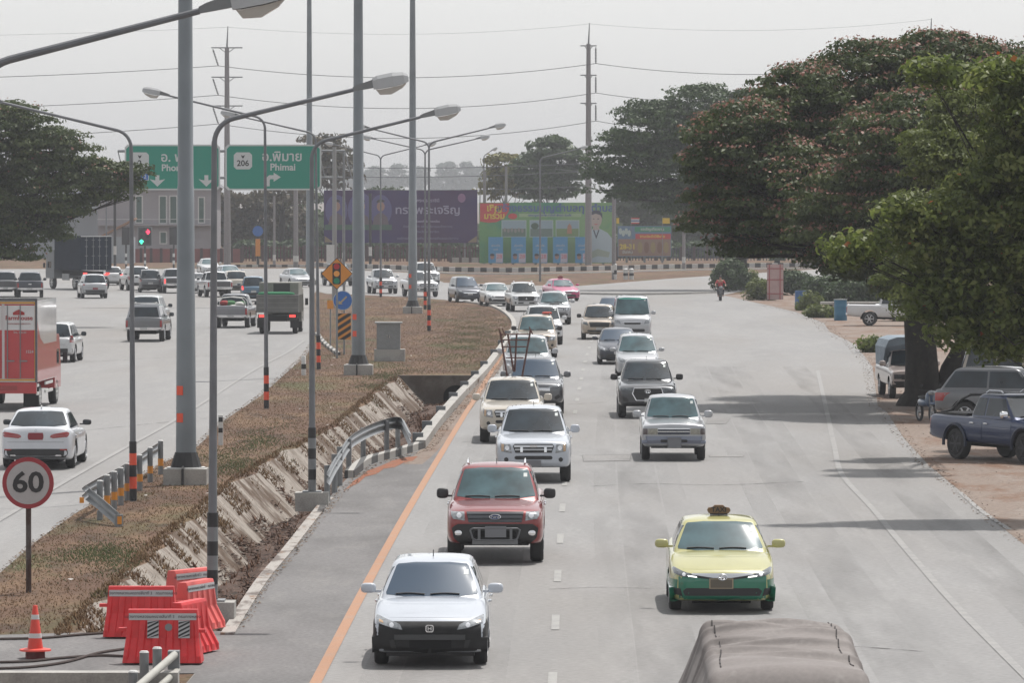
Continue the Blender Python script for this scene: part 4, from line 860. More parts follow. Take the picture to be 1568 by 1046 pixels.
vehicle('people_carrier', 'mpv', ltsil, 'silver people carrier with a chrome grille in the middle lane behind the charcoal pickup', 'people carrier', FLEET, 976, 581, -.4, face=[('grille', BLK, [(-.34,.62),(.34,.62),(.40,.74),(-.40,.74)], False), ('grille_bar', CHR, rect(-.40,.70,.40,.735), False, dict(off=.02, rows=2, par='grille')), ('grille_bar', CHR, rect(-.36,.64,.36,.66), False, dict(off=.02, rows=2, par='grille')), ('headlight', LMP, [(.43,.64),(.66,.67),(.76,.82),(.72,.86),(.50,.78)], True), ('number_plate', PLT, rect(-.17,.46,.17,.58), False, dict(off=.03, flat=True, rows=2, cols=2)), ('intake', BLK, rrect(-.5,.30,.5,.42,.03), False)], front_glass=GLL, detail=2)
vehicle('sedan', 'sedan', navy, 'dark blue black small car half hidden by the silver people carrier', 'car', FLEET, 946, 558, -.4, face=face_car(lamp=LMP), front_glass=GLB, mod=dict(W=1.72))
fv = [('headlight', LMP, [(.56,.80),(.82,.84),(.86,1.04),(.62,.98)], True), ('grille', BLK, rrect(-.40,.78,.40,.92,.03), False), ('grille_bar', CHR, rect(-.5,.88,.5,.92), False, dict(off=.02, rows=2, par='grille')), ('intake', BLK, rrect(-.6,.42,.6,.56,.03), False)]
def fvx(root, p, lb, cb): patch('sun_strip', [(-.66,1.99),(.66,1.99),(.64,2.05),(-.64,2.05)], 'f', cb, mat('teal_strip', (.03,.25,.20), .4), root, .02, .01, 3, 12)
vehicle('passenger_van', 'van', ltsil, 'tall silver white passenger van with a green sun strip across its windscreen', 'van', FLEET, 968, 521, -.5, face=fv, front_glass=GLL, extra=fvx)
vehicle('suv', 'crossover', champ, 'beige crossover with a black grille just left of the passenger van', 'suv', FLEET, 918, 520, -1, face=[('grille', BLK, [(-.45,.62),(.45,.62),(.52,.88),(-.52,.88)], False), ('headlight', LMD, [(.56,.70),(.82,.76),(.84,.92),(.60,.88)], True), ('number_plate', PLT, rect(-.17,.48,.17,.6), False, dict(off=.03, flat=True, rows=2, cols=2)), ('intake', BLK, rrect(-.6,.38,.6,.48,.03), False)], mirror=BLK, mod=dict(W=1.82))
vehicle('sedan', 'sedan', navy, 'dark car with only its roof showing behind the beige crossover and the van', 'car', FLEET, 938, 497, -1, face=face_car(), front_glass=GLB)
# ---------------- left carriageway, seen from behind
tb = [('tail_lamp', RED, [(.36,.83),(.44,.80),(.82,.83),(.86,.93),(.80,.965),(.40,.90)], True, dict(off=.012, rows=6)), ('number_plate', mat('red_plate', (.22,.02,.03), .5), rrect(-.20,.76,.20,.94,.02), False, dict(off=.012, rows=3)),
    ('boot_seam', DARK, rect(-.72,.70,.72,.706), False, dict(off=.003, rows=1)), ('diffuser', BLK, [(-.74,.30),(.74,.30),(.82,.40),(.80,.52),(.62,.53),(.50,.44),(-.50,.44),(-.62,.53),(-.80,.52),(-.82,.40)], False, dict(off=.012, rows=8, cols=14)),
    ('reflector', RED, rect(.62,.49,.80,.53), True, dict(off=.018, rows=2)), ('exhaust', CHR, rrect(.50,.31,.66,.38,.02), True, dict(off=.03)), ('emblem', CHR, circ(0,1.0,.035), False, dict(off=.01, rows=4, cols=4))]
def fb_(root, p, lb, cb):
    MB().sell((0,p['cab'][2]-.15,p['cab'][5]+.06), (.022,.08,.045), .9, 8, 6).build('roof_fin', WHT, root, True)
vehicle('sedan', 'execsedan', paint('bright_white', (.54,.56,.60)), 'white saloon with slim red tail lamps above the round speed sign', 'car', AWAY, 61, 717, -.5, rear=True, tail=tb, mirror=BLK, extra=fb_, doors=True, detail=0)
vehicle('suv', 'crossover', white, 'white car showing only its right rear corner beside the red lorry', 'car', AWAY, 84, 555, -1.5, rear=True, tail=tail_suv(1.81, (.85,1.15)), mirror=BLK, mod=dict(W=1.8))
def canopy(root, p, lb, cb):
    mb = MB(); z0, z1 = 1.14, 1.80; a = [(-.84,z0),(.84,z0),(.70,z1-.06),(.62,z1),(-.62,z1),(-.70,z1-.06)]
    v = [(x, 3.58, z) for x, z in a] + [(x, 5.17 - (z-z0)*.38, z) for x, z in a]; n = 6
    mb.add(v, [(0,1,2,3,4,5), (11,10,9,8,7,6)] + [(i, (i+1)%n, n+(i+1)%n, n+i) for i in range(n)])
    c = mb.build('bed_canopy', silver, root)
    MB().add([(x, 5.185 - (z-z0)*.38, z) for x, z in ((-.74,1.20),(.74,1.20),(.62,1.68),(-.62,1.68))] + [(x, 5.15 - (z-z0)*.38, z) for x, z in ((-.74,1.20),(.74,1.20),(.62,1.68),(-.62,1.68))], [(0,1,2,3),(4,5,6,7),(0,1,5,4),(1,2,6,5),(2,3,7,6),(3,0,4,7)]).build('canopy_glass', GLS, c)
    r = MB(); r.box((0,4.7,1.86), (1.15,.05,.03)); r.box((0,4.0,1.86), (1.15,.05,.03)); r.box((.5,4.35,1.88), (.04,.9,.04)); r.box((-.5,4.35,1.88), (.04,.9,.04)); r.build('canopy_rack', WHT, c)
vehicle('pickup_truck', 'pickup', greyp, 'grey pickup with a silver canopy and white roof rack driving away', 'pickup', AWAY, 224, 523, -1.5, rear=True, tail=tail_pick()[:3] + [('tailgate', greyp, rrect(-.72,.74,.72,1.12,.02), False, dict(off=.008))], mirror=BLK, extra=canopy)
vehicle('suv', 'suv', white, 'white off-roader directly ahead of the grey canopy pickup', 'suv', AWAY, 225, 506, -2, rear=True, tail=tail_suv(), mirror=BLK)
def cargo(root, p, lb, cb):
    for y in (3.75, 5.1):
        mb = MB()
        pts = [(-.78,y,1.1),(-.72,y,1.45),(-.58,y,1.60),(0,y,1.66),(.58,y,1.60),(.72,y,1.45),(.78,y,1.1)]; mb.tube(pts, .022, 6).build('bed_hoop', WHT, root)
    for x, y, z, r, m in ((-.4,4.6,1.25,.25,mat('sack_white',(.5,.5,.48),.9)), (.1,4.4,1.28,.3,mat('sack_green',(.06,.16,.07),.9)), (.42,4.5,1.32,.24,mat('sack_red',(.3,.04,.04),.9)), (-.1,4.9,1.12,.2,mat('sack_white')), (-.5,4.1,1.3,.2,mat('sack_green'))):
        MB().sell((x,y,z), (r,r*.9,r*.62), .8).build('cargo_sack', m, root, True)
vehicle('pickup_truck', 'pickup', paint('dark_silver', (.17,.17,.185), .5), 'dark silver pickup carrying sacks under white bed hoops, driving away', 'pickup', AWAY, 357, 502, -3, rear=True, tail=tail_pick()[:3] + [('tailgate', paint('dark_silver'), rrect(-.74,.74,.74,1.12,.02), False, dict(off=.008))], mirror=BLK, extra=cargo)
vehicle('suv', 'crossover', ltsil, 'silver blue crossover with red number plate turning left near the dark container lorry', 'suv', AWAY, 144, 457, 10, rear=True, tail=tail_suv(1.81, (.90,1.02), plate=mat('red_plate')) , mod=dict(W=1.84))
vehicle('pickup_truck', 'pickup', navy, 'black pickup at the far left below the dark tree', 'pickup', AWAY, 46, 456, 5, rear=True, tail=tail_pick()[:3] + [('tailgate', navy, rrect(-.74,.74,.74,1.12,.02), False, dict(off=.008)), ('emblem', CHR, rrect(-.12,.92,.12,1.0,.02), False, dict(off=.015, rows=2, cols=2))], mod=dict(W=1.87))
vehicle('pickup_truck', 'pickup', greyp, 'dark vehicle at the left frame edge behind the red lorry', 'pickup', AWAY, 8, 455, 6, rear=True, tail=tail_pick(), mod=dict(W=1.87))
def q(kind, pm, label, x, y, yaw, rear=True, red=RED, cat='car', name=None, **k):
    tl = tail_pick(red=red) if kind == 'pickup' else tail_suv(T[kind]['W'], (.8,1.05), red) if kind in ('suv','crossover','mpv') else [('tail_lamp', red, [(.5,.80),(.80,.80),(.82,.92),(.5,.90)], True), ('number_plate', PLT, rect(-.18,.66,.18,.78), False, dict(off=.02, flat=True, rows=2, cols=2))]
    return vehicle(name or {'pickup':'pickup_truck','suv':'suv','crossover':'suv','mpv':'people_carrier','sedan':'sedan','hatch':'hatchback'}[kind], kind, pm, label, cat, AWAY if rear else FLEET, x, y, yaw, rear=rear, tail=tl if rear else (), face=() if rear else face_car(), detail=0, **k)
q('hatch', white, 'white car with a lit red tail lamp behind the dark container lorry', 173, 437, 12, red=LITR)
q('suv', white, 'white off-roader right of the dark container lorry', 212, 445, 14, cat='suv')
q('mpv', greyp, 'dark grey people carrier behind the first thin lamp post', 230, 448, 6, cat='people carrier')
q('pickup', silver, 'silver pickup with one lit red tail lamp beside the dark grey people carrier', 268, 449, 8, red=LITR, cat='pickup')
q('sedan', white, 'white car just right of the thickest mast', 302, 449, 10)
q('pickup', white, 'white pickup with black rear window right of the thickest mast', 333, 455, 12, cat='pickup')
q('crossover', cream, 'pale cream car behind the dark silver pickup with sacks', 361, 450, 8)
q('mpv', paint('mid_blue', (.06,.13,.20), .2), 'blue car with lit red brake lamps ahead of the grey cargo lorry', 388, 462, 4, red=LITR, cat='people carrier')
q('sedan', white, 'white car facing the camera beyond the queue left of the tall lamp post', 322, 421, 10, rear=False, front_glass=GLL)
q('sedan', blwhite, 'pale blue car with bright windscreen beyond the queue', 356, 434, 17, rear=False, front_glass=GLL)
# parked right side
def fbl(root, p, lb, cb):
    mb = MB()
    for sx in (-1,1): mb.tube([(sx*.70,3.62,1.72),(sx*.70,4.0,1.60),(sx*.72,4.45,1.30),(sx*.72,4.9,1.22)], .035, 8)
    mb.tube([(-.70,3.62,1.72),(.70,3.62,1.72)], .035, 8); mb.build('roll_bar', BLK, root)
    MB().box((0,4.4,1.20), (1.5,1.4,.05)).build('bed_cover', BLK, root)
    for y in (p['ax'], p['ax']+p['wb']):
        for sx in (-1,1):
            r = p['r']+.085; pts = [(sx*(p['W']/2+.01), y+r*math.cos(a), p['r']+.02+r*math.sin(a)) for a in np.linspace(-.15, math.pi+.15, 14)]
            MB().tube(pts, .045, 6).build('arch_flare', mat('flare_navy', (.012,.02,.045), .45), root, True)
vehicle('pickup_truck', 'pickup', bluep, 'deep blue lifted pickup parked on dirt with black roll bar and chrome mirror', 'pickup', 'vehicles parked under the roadside trees', 1506, 703, -150, rear=True, mirror=CHR, doors=True, extra=fbl, rimmat=mat('dark_rim', (.05,.05,.055), .35, .6), rack='chrome', tail=[('tail_lamp', RED, rect(.80,.78,.90,1.08), True, dict(off=.012)), ('bumper', BLK, rrect(-.88,.52,.88,.68,.03), False, dict(off=.05))], mod=dict(r=.42, W=1.86))
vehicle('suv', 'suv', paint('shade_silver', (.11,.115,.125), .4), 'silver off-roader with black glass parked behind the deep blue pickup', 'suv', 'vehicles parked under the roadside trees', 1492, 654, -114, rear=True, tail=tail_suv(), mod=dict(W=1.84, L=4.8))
vehicle('passenger_van', 'van', cream, 'cream van parked farthest right behind the silver off-roader', 'van', 'vehicles parked under the roadside trees', 1520, 628, -96, rear=True)
vehicle('pickup_truck', 'pickup', white, 'white pickup parked across the dirt beside the blue barrels', 'pickup', 'vehicles parked under the roadside trees', 1332, 499, -96, rear=True, tail=tail_pick(bump=CHR), doors=True)
def cano(root, p, lb, cb):
    mb = MB(); a = [(-.80,1.05),(.80,1.05),(.82,1.72),(.70,1.98),(.40,2.08),(-.40,2.08),(-.70,1.98),(-.82,1.72)]; n = len(a)
    v = [(x, 1.9 if z > 1.6 else 3.0, z) for x, z in a] + [(x, 4.85, z) for x, z in a]
    mb.add(v, [tuple(range(n)), tuple(range(n, 2*n))[::-1]] + [(i, (i+1)%n, n+(i+1)%n, n+i) for i in range(n)])
    mb.build('canopy', mat('canopy_blue_grey', (.17,.22,.27), .6, noise=.2, nscale=2), root)
vehicle('old_pickup', 'oldpickup', paint('faded_pink_white', (.42,.36,.34)), 'old faded pickup with a tall blue grey canopy parked by the big trunk', 'pickup', 'vehicles parked under the roadside trees', 1398, 610, 3, face=[('grille', BLK, rect(-.5,.66,.5,.84), False), ('headlight', LMD, rect(.5,.68,.76,.84), True), ('bumper', BLK, rect(-.83,.40,.83,.60), False, dict(off=.05)), ('number_plate', mat('plate_yellow', (.3,.27,.18), .6), rect(.1,.44,.45,.56), False, dict(off=.07, flat=True, rows=2, cols=2))], extra=cano)
# ---------------- lorries
def lorry_wheels(root, ys, W, r=.42, tw=.26):
    for y in ys:
        for sx in (-1, 1): wheel(root, sx*(W/2-.02), y, r, tw, WHT)
def place(root, px, py, ay, yaw, rear=True):
    g = G(px, py); a = R(yaw)+(math.pi if rear else 0); M = Matrix.Rotation(a, 3, 'Z') @ Vector((0, ay, 0))
    root.location = (g.x-M.x, g.y-M.y, 0.012); root.rotation_euler = (0,0,a)
def cab(root, W, m, z0=.55, z1=2.25, L=1.7):
    p = dict(L=L, W=W)
    pr = [(0.05,z0),(0,z0+.35),(.02,z0+.75),(.38,z1-.1),(.55,z1),(L,z1),(L,z0)]
    c = MB().prism(pr, -W/2, W/2, 'yz').build('cab', m, root)
    MB().add([(x, .02+(z-z0-.75)*.36/(z1-.1-z0-.75)-.012, z) for x, z in ((-W/2+.1,z0+.8),(W/2-.1,z0+.8),(W/2-.14,z1-.14),(-W/2+.14,z1-.14))], [(0,1,2,3)]).build('windscreen', GLS, c)
    for sx in (-1,1):
        MB().box((sx*(W/2+.003), .95, z0+1.05), (.012,.8,.5)).build('side_window', GLS, c)
        MB().box((sx*(W/2+.16), .12, z0+1.0), (.16,.06,.36)).build('wing_mirror', BLK, c)
    return c
# red box lorry
lr = empty('box_lorry'); tag(lr, 'red and white box lorry with a bakery emblem on its rear doors', 'lorry', AWAY)
W = 2.2; L = 7.0; redm = paint('lorry_red', (.42,.014,.018)); whm = paint('lorry_white', (.58,.57,.57)); ylm = mat('trim_yellow', (.60,.30,.03), .5)
cab(lr, 2.05, redm, z1=2.35)
bx = MB().box((0,1.8+2.6,2.26), (W,5.2,2.66)).build('cargo_box', whm, lr)
MB().box((-W/2-.004,4.4,1.54), (.01,5.1,1.18)).build('side_panel_red', redm, bx)
MB().prism([(6.98,2.12),(5.2,2.12),(6.2,2.35),(6.98,2.95)], -W/2-.012, -W/2-.002, 'yz').build('side_panel_red', redm, bx)
yR = 7.0
for sx in (-1,1):
    d = MB().box((sx*W*.245, yR+.015, 2.26), (W*.45,.03,2.42)).build('rear_door', redm, bx)
    MB().box((sx*W*.245, yR+.034, 3.03), (W*.45,.006,.80)).build('door_panel_white', whm, d)
    for k in (0,1):
        x = sx*(.14+k*.42); MB().tube([(x,yR+.06,1.06),(x,yR+.06,3.45)], .016, 6).build('lock_rod', GALV, d)
        MB().box((x+.1*sx,yR+.07,1.62), (.26,.03,.04)).build('handle', GALV, d)
fr = MB()
for a, b in (((0,yR+.01,3.52),(W*.96,.05,.05)), ((0,yR+.01,1.0),(W*.96,.05,.05)), ((W*.475,yR+.01,2.26),(.05,.05,2.5)), ((-W*.475,yR+.01,2.26),(.05,.05,2.5))): fr.box(a, b)
fr.build('door_frame', ylm, bx)
cr = MB()
for sx in (-1,1): cr.box((sx*(W/2-.02),yR+.02,2.28), (.07,.08,2.72))
cr.box((0,yR+.02,3.62), (W,.08,.08)); cr.build('corner_post', mat('dark_grey_steel', (.09,.09,.1), .5), bx)
def backtext(nm, s, m, par, x, z, size, y=yR+.045, bold=0.0): return text(nm, s, m, par, (x, y, z), size, rot=(math.pi/2, 0, math.pi), bold=bold)
rdx = mat('logo_red', (.32,.02,.02), .5)
backtext('logo_lettering', 'Farmhouse', rdx, bx, -.52, 3.02, .20, bold=.004)
lg = MB(); lg.prism([(-.70,3.12),(-.32,3.12),(-.32,3.20),(-.42,3.26),(-.52,3.30),(-.62,3.24),(-.70,3.20)], yR+.038, yR+.045); lg.build('logo_roof', rdx, bx)
backtext('small_lettering', 'WWW.FARMHOUSE.CO.TH', rdx, bx, -.52, 2.83, .06)
backtext('lettering', '1524', WHT, bx, -.86, 1.92, .13); backtext('lettering', 'โทร. 0 2222', WHT, bx, -.55, 2.55, .09)
bp = MB().box((0,yR-.05,.74), (W*.98,.12,.36)).build('rear_bumper', redm, lr); MB().box((0,yR+.02,.74), (.9,.03,.14)).build('lamp_strip', RED, bp)
backtext('number_plate', '70-3142', WHT, bp, .55, .70, .16, yR+.02)
ch = MB().box((0,4.0,.72), (.9,5.6,.26)); ch.build('chassis', DARK, lr)
for sx in (-1,1):
    g = MB().box((sx*(W/2-.03),5.0-1.3,.82), (.04,2.0,.10)); g.box((sx*(W/2-.03),3.7,.55), (.04,2.0,.10)); g.box((sx*(W/2-.03),6.65,.82), (.04,.5,.10)); g.box((sx*(W/2-.03),6.65,.55),(.04,.5,.1)); g.build('side_guard', WHT, lr)
    MB().box((sx*.8,6.2,.35), (.5,.03,.5)).build('mud_flap', RUB, lr)
lorry_wheels(lr, [1.1, 5.6], 2.1); place(lr, 14, 627, 5.6, -2.0)
# grey-green cargo lorry
lg_ = empty('cargo_lorry'); tag(lg_, 'grey cargo lorry with lit red tail lamps and green netting, driving away', 'lorry', AWAY)
gm = mat('weathered_grey', (.12,.12,.115), .7, noise=.25, nscale=2); gm2 = mat('olive_grey', (.20,.20,.18), .7, noise=.2, nscale=2)
cab(lg_, 1.95, gm2); W = 2.15
b = MB(); b.box((0,3.75,1.55), (W,4.0,.9)); bb = b.build('cargo_bed', gm, lg_)
MB().box((0,3.2,2.30), (W*.94,2.8,.62)).build('cargo_cover', gm2, lg_)
for z in (1.35,1.6,1.85): MB().box((0,5.765,z), (W*.98,.03,.03)).build('tailgate_rib', gm2, bb)
MB().box((-.15,4.62,2.35), (.85,.03,.42)).build('rear_grille', BLK, lg_)
MB().sell((.1,5.0,2.03), (.95,.35,.12), .6).build('netting', mat('net_green', (.02,.16,.07), .9), lg_, True)
for sx in (-1,1):
    MB().box((sx*.78,5.74,.92), (.30,.04,.12)).build('tail_lamp', LITR, lg_); MB().box((sx*.85,5.2,.55), (.45,.03,.5)).build('mud_flap', RUB, lg_)
    for k in range(6): MB().box((sx*(W/2+.01),2.2+k*.62,1.55), (.03,.06,.88)).build('side_rib', gm2, bb)
MB().box((0,3.5,.8), (1.0,4.4,.3)).build('chassis', DARK, lg_); MB().box((0,5.6,.85), (2.0,.1,.3)).build('rear_beam', BLK, lg_)
lorry_wheels(lg_, [1.0, 4.6], 2.0); place(lg_, 427, 511, 4.6, -1.5)
# container lorry
lc = empty('container_lorry'); tag(lc, 'lorry with a dark blue shipping container crossing the junction', 'lorry', AWAY)
dk = mat('container_blue', (.016,.024,.040), .9, spec=.1, noise=.2, nscale=1.5); W = 2.45
cab(lc, 2.3, mat('pale_cab', (.12,.13,.14), .5), .8, 3.0, 2.0)
b = MB(); b.box((0,5.4,2.8), (W,6.1,2.6))
for k in range(24):
    for sx in (-1,1): b.box((sx*(W/2+.015),2.5+k*.25,2.8), (.03,.12,2.4))
cb_ = b.build('container', dk, lc)
for sx in (-1,1):
    for k in (0,1):
        MB().tube([(sx*(.25+k*.55),8.50,1.55),(sx*(.25+k*.55),8.50,4.05)], .025, 6).build('lock_rod', GALV, cb_)
        for z in (1.9,2.6,3.3,3.8): MB().box((sx*(.25+k*.55),8.5,z), (.22,.05,.05)).build('rod_bracket', GALV, cb_)
MB().box((0,8.47,4.08), (W,.06,.07)).build('container_sill', WHT, cb_)
MB().box((0,5.0,1.25), (1.0,7.4,.35)).build('chassis', DARK, lc)
for sx in (-1,1): MB().box((sx*.9,8.48,1.25), (.3,.05,.14)).build('tail_lamp', LITR, lc); MB().box((sx*1.1,4.6,.95), (.05,1.6,.5)).build('side_guard', GALV, lc)
lorry_wheels(lc, [1.3, 6.6, 7.8], 2.3, .5, .3); place(lc, 139, 444, 7.2, 24)
# tarp covered truck in the foreground
tt = empty('tarp_covered_truck'); tag(tt, 'truck load wrapped in wrinkled brown grey tarpaulin at the bottom edge', 'truck')
nx, ny = 110, 230; v = []; f = []
Lt = 7.0; xs = np.linspace(-1, 1, nx)
def tarp_pt(u, y):
    s = abs(u); sg = math.copysign(1, u)
    if s < .55: x = u/.55*.72; z = 1.93 - .05*(s/.55)**2
    elif s < .72: k = (s-.55)/.17; x = sg*(.72+.13*math.sin(k*math.pi/2)); z = 1.88-.15*(1-math.cos(k*math.pi/2))
    else: k = (s-.72)/.28; x = sg*(.85+.40*k); z = 1.73-1.0*k
    e = max(0, (.5-y)/.5); z -= .42*e*e; e2 = max(0, (y-Lt+.22)/.22); z -= .20*e2*e2; x *= 1-.07*e2*e2
    def ridge(c, wd, amp): d = (y-c)/wd; return amp*math.exp(-d*d)-amp*.9*math.exp(-((d-1.6)/.8)**2)
    h = 0
    for i, (c, wd, amp, bend, skew, u0, uw) in enumerate(((6.30,.07,.045,.30,.06,.1,.5),(5.75,.06,.055,-.45,.10,-.55,.35),(5.55,.07,.05,.35,-.15,.55,.4),(4.95,.06,.06,.5,.2,-.3,.5),(4.5,.08,.05,-.3,-.1,.45,.5),(3.9,.06,.055,-.4,.2,-.6,.4),(3.4,.07,.05,.4,-.15,.2,.6),(2.6,.07,.05,-.35,.15,-.3,.6),(1.7,.08,.05,.4,.1,.4,.6))):
        h += ridge(c+bend*(u-u0)**2+skew*(u-u0), wd, 1.7*amp*math.exp(-((u-u0)/uw)**2))
    h += .030*math.sin(y*1.7+u*2)+.006*math.sin(y*7+u*4)
    if s > .5: h += .045*math.sin(y*3.1-s*8*sg)*(s-.5)*1.8
    return (x+h*.7*sg*min(1, max(0, s-.5)*1.6), y, z+h)
for j in range(ny):
    for i in range(nx): v.append(tarp_pt(xs[i], j/(ny-1)*Lt))
for j in range(ny-1):
    for i in range(nx-1): f.append((j*nx+i, j*nx+i+1, (j+1)*nx+i+1, (j+1)*nx+i))
f += [tuple(range(nx))[::-1], tuple((ny-1)*nx+i for i in range(nx))]
TARP = multi('tarpaulin', [(0.185,0.167,0.160),(0.145,0.130,0.124),(0.225,0.21,0.20)], [1.5,4.0], [(0.45,0.7),(0.55,0.7)], rough=0.7, fine=0.08, finescale=20)
ta = mk('tarpaulin', v, f, TARP, tt, True)
for sx in (-1,1):
    rp = MB()
    pts = [Vector(tarp_pt(sx*(.52+.02*math.sin(k*.12)), Lt-.1-k*.09))+Vector((0,0,.006)) for k in range(70)]
    for k in range(0, 68, 3): rp.tube(pts[k:k+3], .008, 5)
    rp.build('lashing_rope', mat('dark_rope', (.05,.045,.045), .9), ta)
MB().box((0,3.6,.95), (2.0,6.6,.5)).build('cargo_bed', mat('bed_green', (.03,.07,.06), .6), tt)
cc = cab(tt, 1.9, mat('cab_white', (.5,.5,.5), .4), .5, 1.62, 1.6); cc.location = (0, -1.75, 0)
MB().box((0,2.6,.6), (.8,8.4,.2)).build('chassis', DARK, tt)
lorry_wheels(tt, [-.9, 5.2], 1.9, .38, .24)
tt.location = ((1172-784)/133.0, 54.8, 0.012); tt.rotation_euler = (0,0,-.02)
# ================================================================ STREET FURNITURE
def bands(root, r, z0, seq, h, name='painted_band'):
    for i, m in enumerate(seq):
        MB().lathe([(r, z0+i*h), (r, z0+(i+1)*h)], 14).build(name, m, root, True)
def lamp_head(mb_, mb2, p, d, s=1.0):
    """luminaire at arm end p pointing along d (unit, x-y-z)"""
    d = Vector(d).normalized(); u = Vector((0,0,1)); side = d.cross(u).normalized(); up = side.cross(d)
    def P(a, b, c): return p + d*a*s + side*b*s + up*c*s
    # socket cone
    secs = [(0,.05,.05,0),(.10,.06,.07,.01),(.42,.12,.10,.03)]
    v = []
    for a, w, h, c in secs: v += [P(a,-w,c-h*.6), P(a,w,c-h*.6), P(a,w,c+h), P(a,-w,c+h)]
    f = [(0,1,2,3),(11,10,9,8)] + [(i*4+j, i*4+(j+1)%4, i*4+4+(j+1)%4, i*4+4+j) for i in range(2) for j in range(4)]
    mb_[0].add(v, f)
    secs = [(.40,.14,.13,.02,-.06),(.50,.17,.17,.02,-.07),(.80,.18,.18,.02,-.07),(1.02,.15,.15,.02,-.05),(1.10,.09,.09,.02,-.02)]
    v = []
    for a, w, h, c, b in secs: v += [P(a,-w,b), P(a,w,b), P(a,w*.9,c+h*.6), P(a,w*.6,c+h), P(a,-w*.6,c+h), P(a,-w*.9,c+h*.6)]
    k = 6; f = [tuple(range(6)), tuple(24+j for j in range(6))[::-1]] + [(i*k+j, i*k+(j+1)%k, i*k+k+(j+1)%k, i*k+k+j) for i in range(4) for j in range(k)]
    mb_[1].add(v, f)
    secs = [(.44,.12,-.075,0),(.50,.14,-.085,-.10),(.72,.14,-.085,-.13),(.95,.11,-.07,-.06),(1.04,.07,-.05,-.01)]
    v = []
    for a, w, b, dd in secs: v += [P(a,-w,b), P(a,w,b), P(a,w*.75,b+dd), P(a,-w*.75,b+dd)]
    f = [(0,1,2,3),(19,18,17,16)] + [(i*4+j, i*4+(j+1)%4, i*4+4+(j+1)%4, i*4+4+j) for i in range(4) for j in range(4)]
    mb2.add(v, f)
HEAD = mat('lamp_housing', (.40,.41,.42), .45, .2); BOWL = mat('lamp_bowl', (.42,.40,.37), .25, coat=.6)
LAMPG = 'street lamps standing along the median'
def street_lamp(px, py, h, arms, label, bandset=None, r0=.085, tilt=0.0, base='block', rise=.24, loc=None, s=1.0, group=LAMPG):
    root = empty('street_lamp', loc or G(px, py)); tag(root, label, 'street lamp', group)
    MB().lathe([(r0*.95, 0),(r0*.72, h*.5),(r0*.55, h-.05)], 14).build('pole', POLE, root, True)
    for dx, length in arms:
        pts = [Vector((0,0,h-.08))]; R_ = .42
        for k in range(1, 8):
            a = k/7*(math.pi/2-rise); pts.append(Vector((dx*R_*(1-math.cos(a)), 0, h-.08+R_*math.sin(a))))
        d = Vector((dx*math.cos(rise), 0, math.sin(rise))); e = pts[-1] + d*(length-R_); pts.append(e)
        a_ = MB().tube(pts, [r0*.50]*8+[r0*.40], 9).build('arm', POLE, root, True)
        m0, m1, m2 = MB(), MB(), MB(); lamp_head((m0, m1), m2, e, (dx*math.cos(rise*.75),0,math.sin(rise*.75)), s*.84)
        hd = m1.build('lamp_head', HEAD, a_); m0.build('socket', GALV, hd); m2.build('lamp_bowl', BOWL, hd)
    if bandset == 'bw': bands(root, r0*1.06, .12, [BKP, GALV, BKP, GALV, BKP, GALV, BKP][::1], .235)
    if bandset == 'or': bands(root, r0*1.08, .02, [BKP, ORF, BKP, ORF, BKP], .27)
    if base == 'block':
        MB().box((0,0,.10), (.75,.6,.42)).build('concrete_base', CON2, root)
        b = MB()
        for sx in (-1,1):
            for sy in (-1,1): b.box((sx*.16,sy*.16,.33), (.04,.04,.10))
        MB().box((0,0,.325), (.42,.42,.03)).build('base_plate', GALV, root)
    root.rotation_euler = (0, tilt, 0); return root
street_lamp(325, 950, 7.9, [(1,2.42)], 'lamp post with black and white foot bands beside the red barriers, arm reaching right', 'bw', tilt=.006)
street_lamp(478, 775, 7.9, [(1,2.6)], 'lamp post standing right beside the curved guardrail, arm reaching right', 'bw')
street_lamp(204, 768, 8.15, [(-1,3.1)], 'lamp post behind the short guardrail, arm reaching left over the carriageway', 'or', base=None, r0=.078, tilt=-.004)
street_lamp(408, 626, 9.3, [(-1,3.3)], 'lamp post left of the ditch with orange and black foot bands, arm reaching left', 'or', base=None, r0=.08, tilt=-.004)
street_lamp(488, 566, 9.3, [(-1,3.1)], 'lamp post in front of the right edge of the green sign, arm reaching left', 'or', base=None, r0=.08, tilt=-.012)
street_lamp(657, 507, 9.6, [(-1,3.2),(1,3.3)], 'nearer two armed lamp post on the grassy tip of the median', 'or', base=None, r0=.09)
street_lamp(651, 474, 9.7, [(-1,3.2),(1,3.3)], 'farther two armed lamp post close beside the third tall mast', 'or', base=None, r0=.09, rise=.22)
street_lamp(583, 455, 9.7, [(-1,3.2),(1,3.2)], 'slender two armed lamp post between the second and third tall masts', 'or', base=None, r0=.09)
street_lamp(827, 431, 10.1, [(1,3.3)], 'dark lamp post standing on the far verge in front of the green billboard', None, base=None, r0=.10)
street_lamp(741, 402, 11.5, [(1,1.0)], 'distant lamp post with a short curved arm beside the left end of the green billboard', None, base=None, r0=.10, rise=.6)
street_lamp(163, 424, 9.5, [(-1,3.2)], 'distant lamp post over the left junction beside the container lorry', None, base=None, r0=.09)
street_lamp(0, 0, 8.0, [(1,2.42)], 'nearest lamp, only its long arm and housing seen across the top left corner', 'bw', loc=Vector(((-32-784)/150.0, 8000/150.0, 0)), base='block', rise=.25)
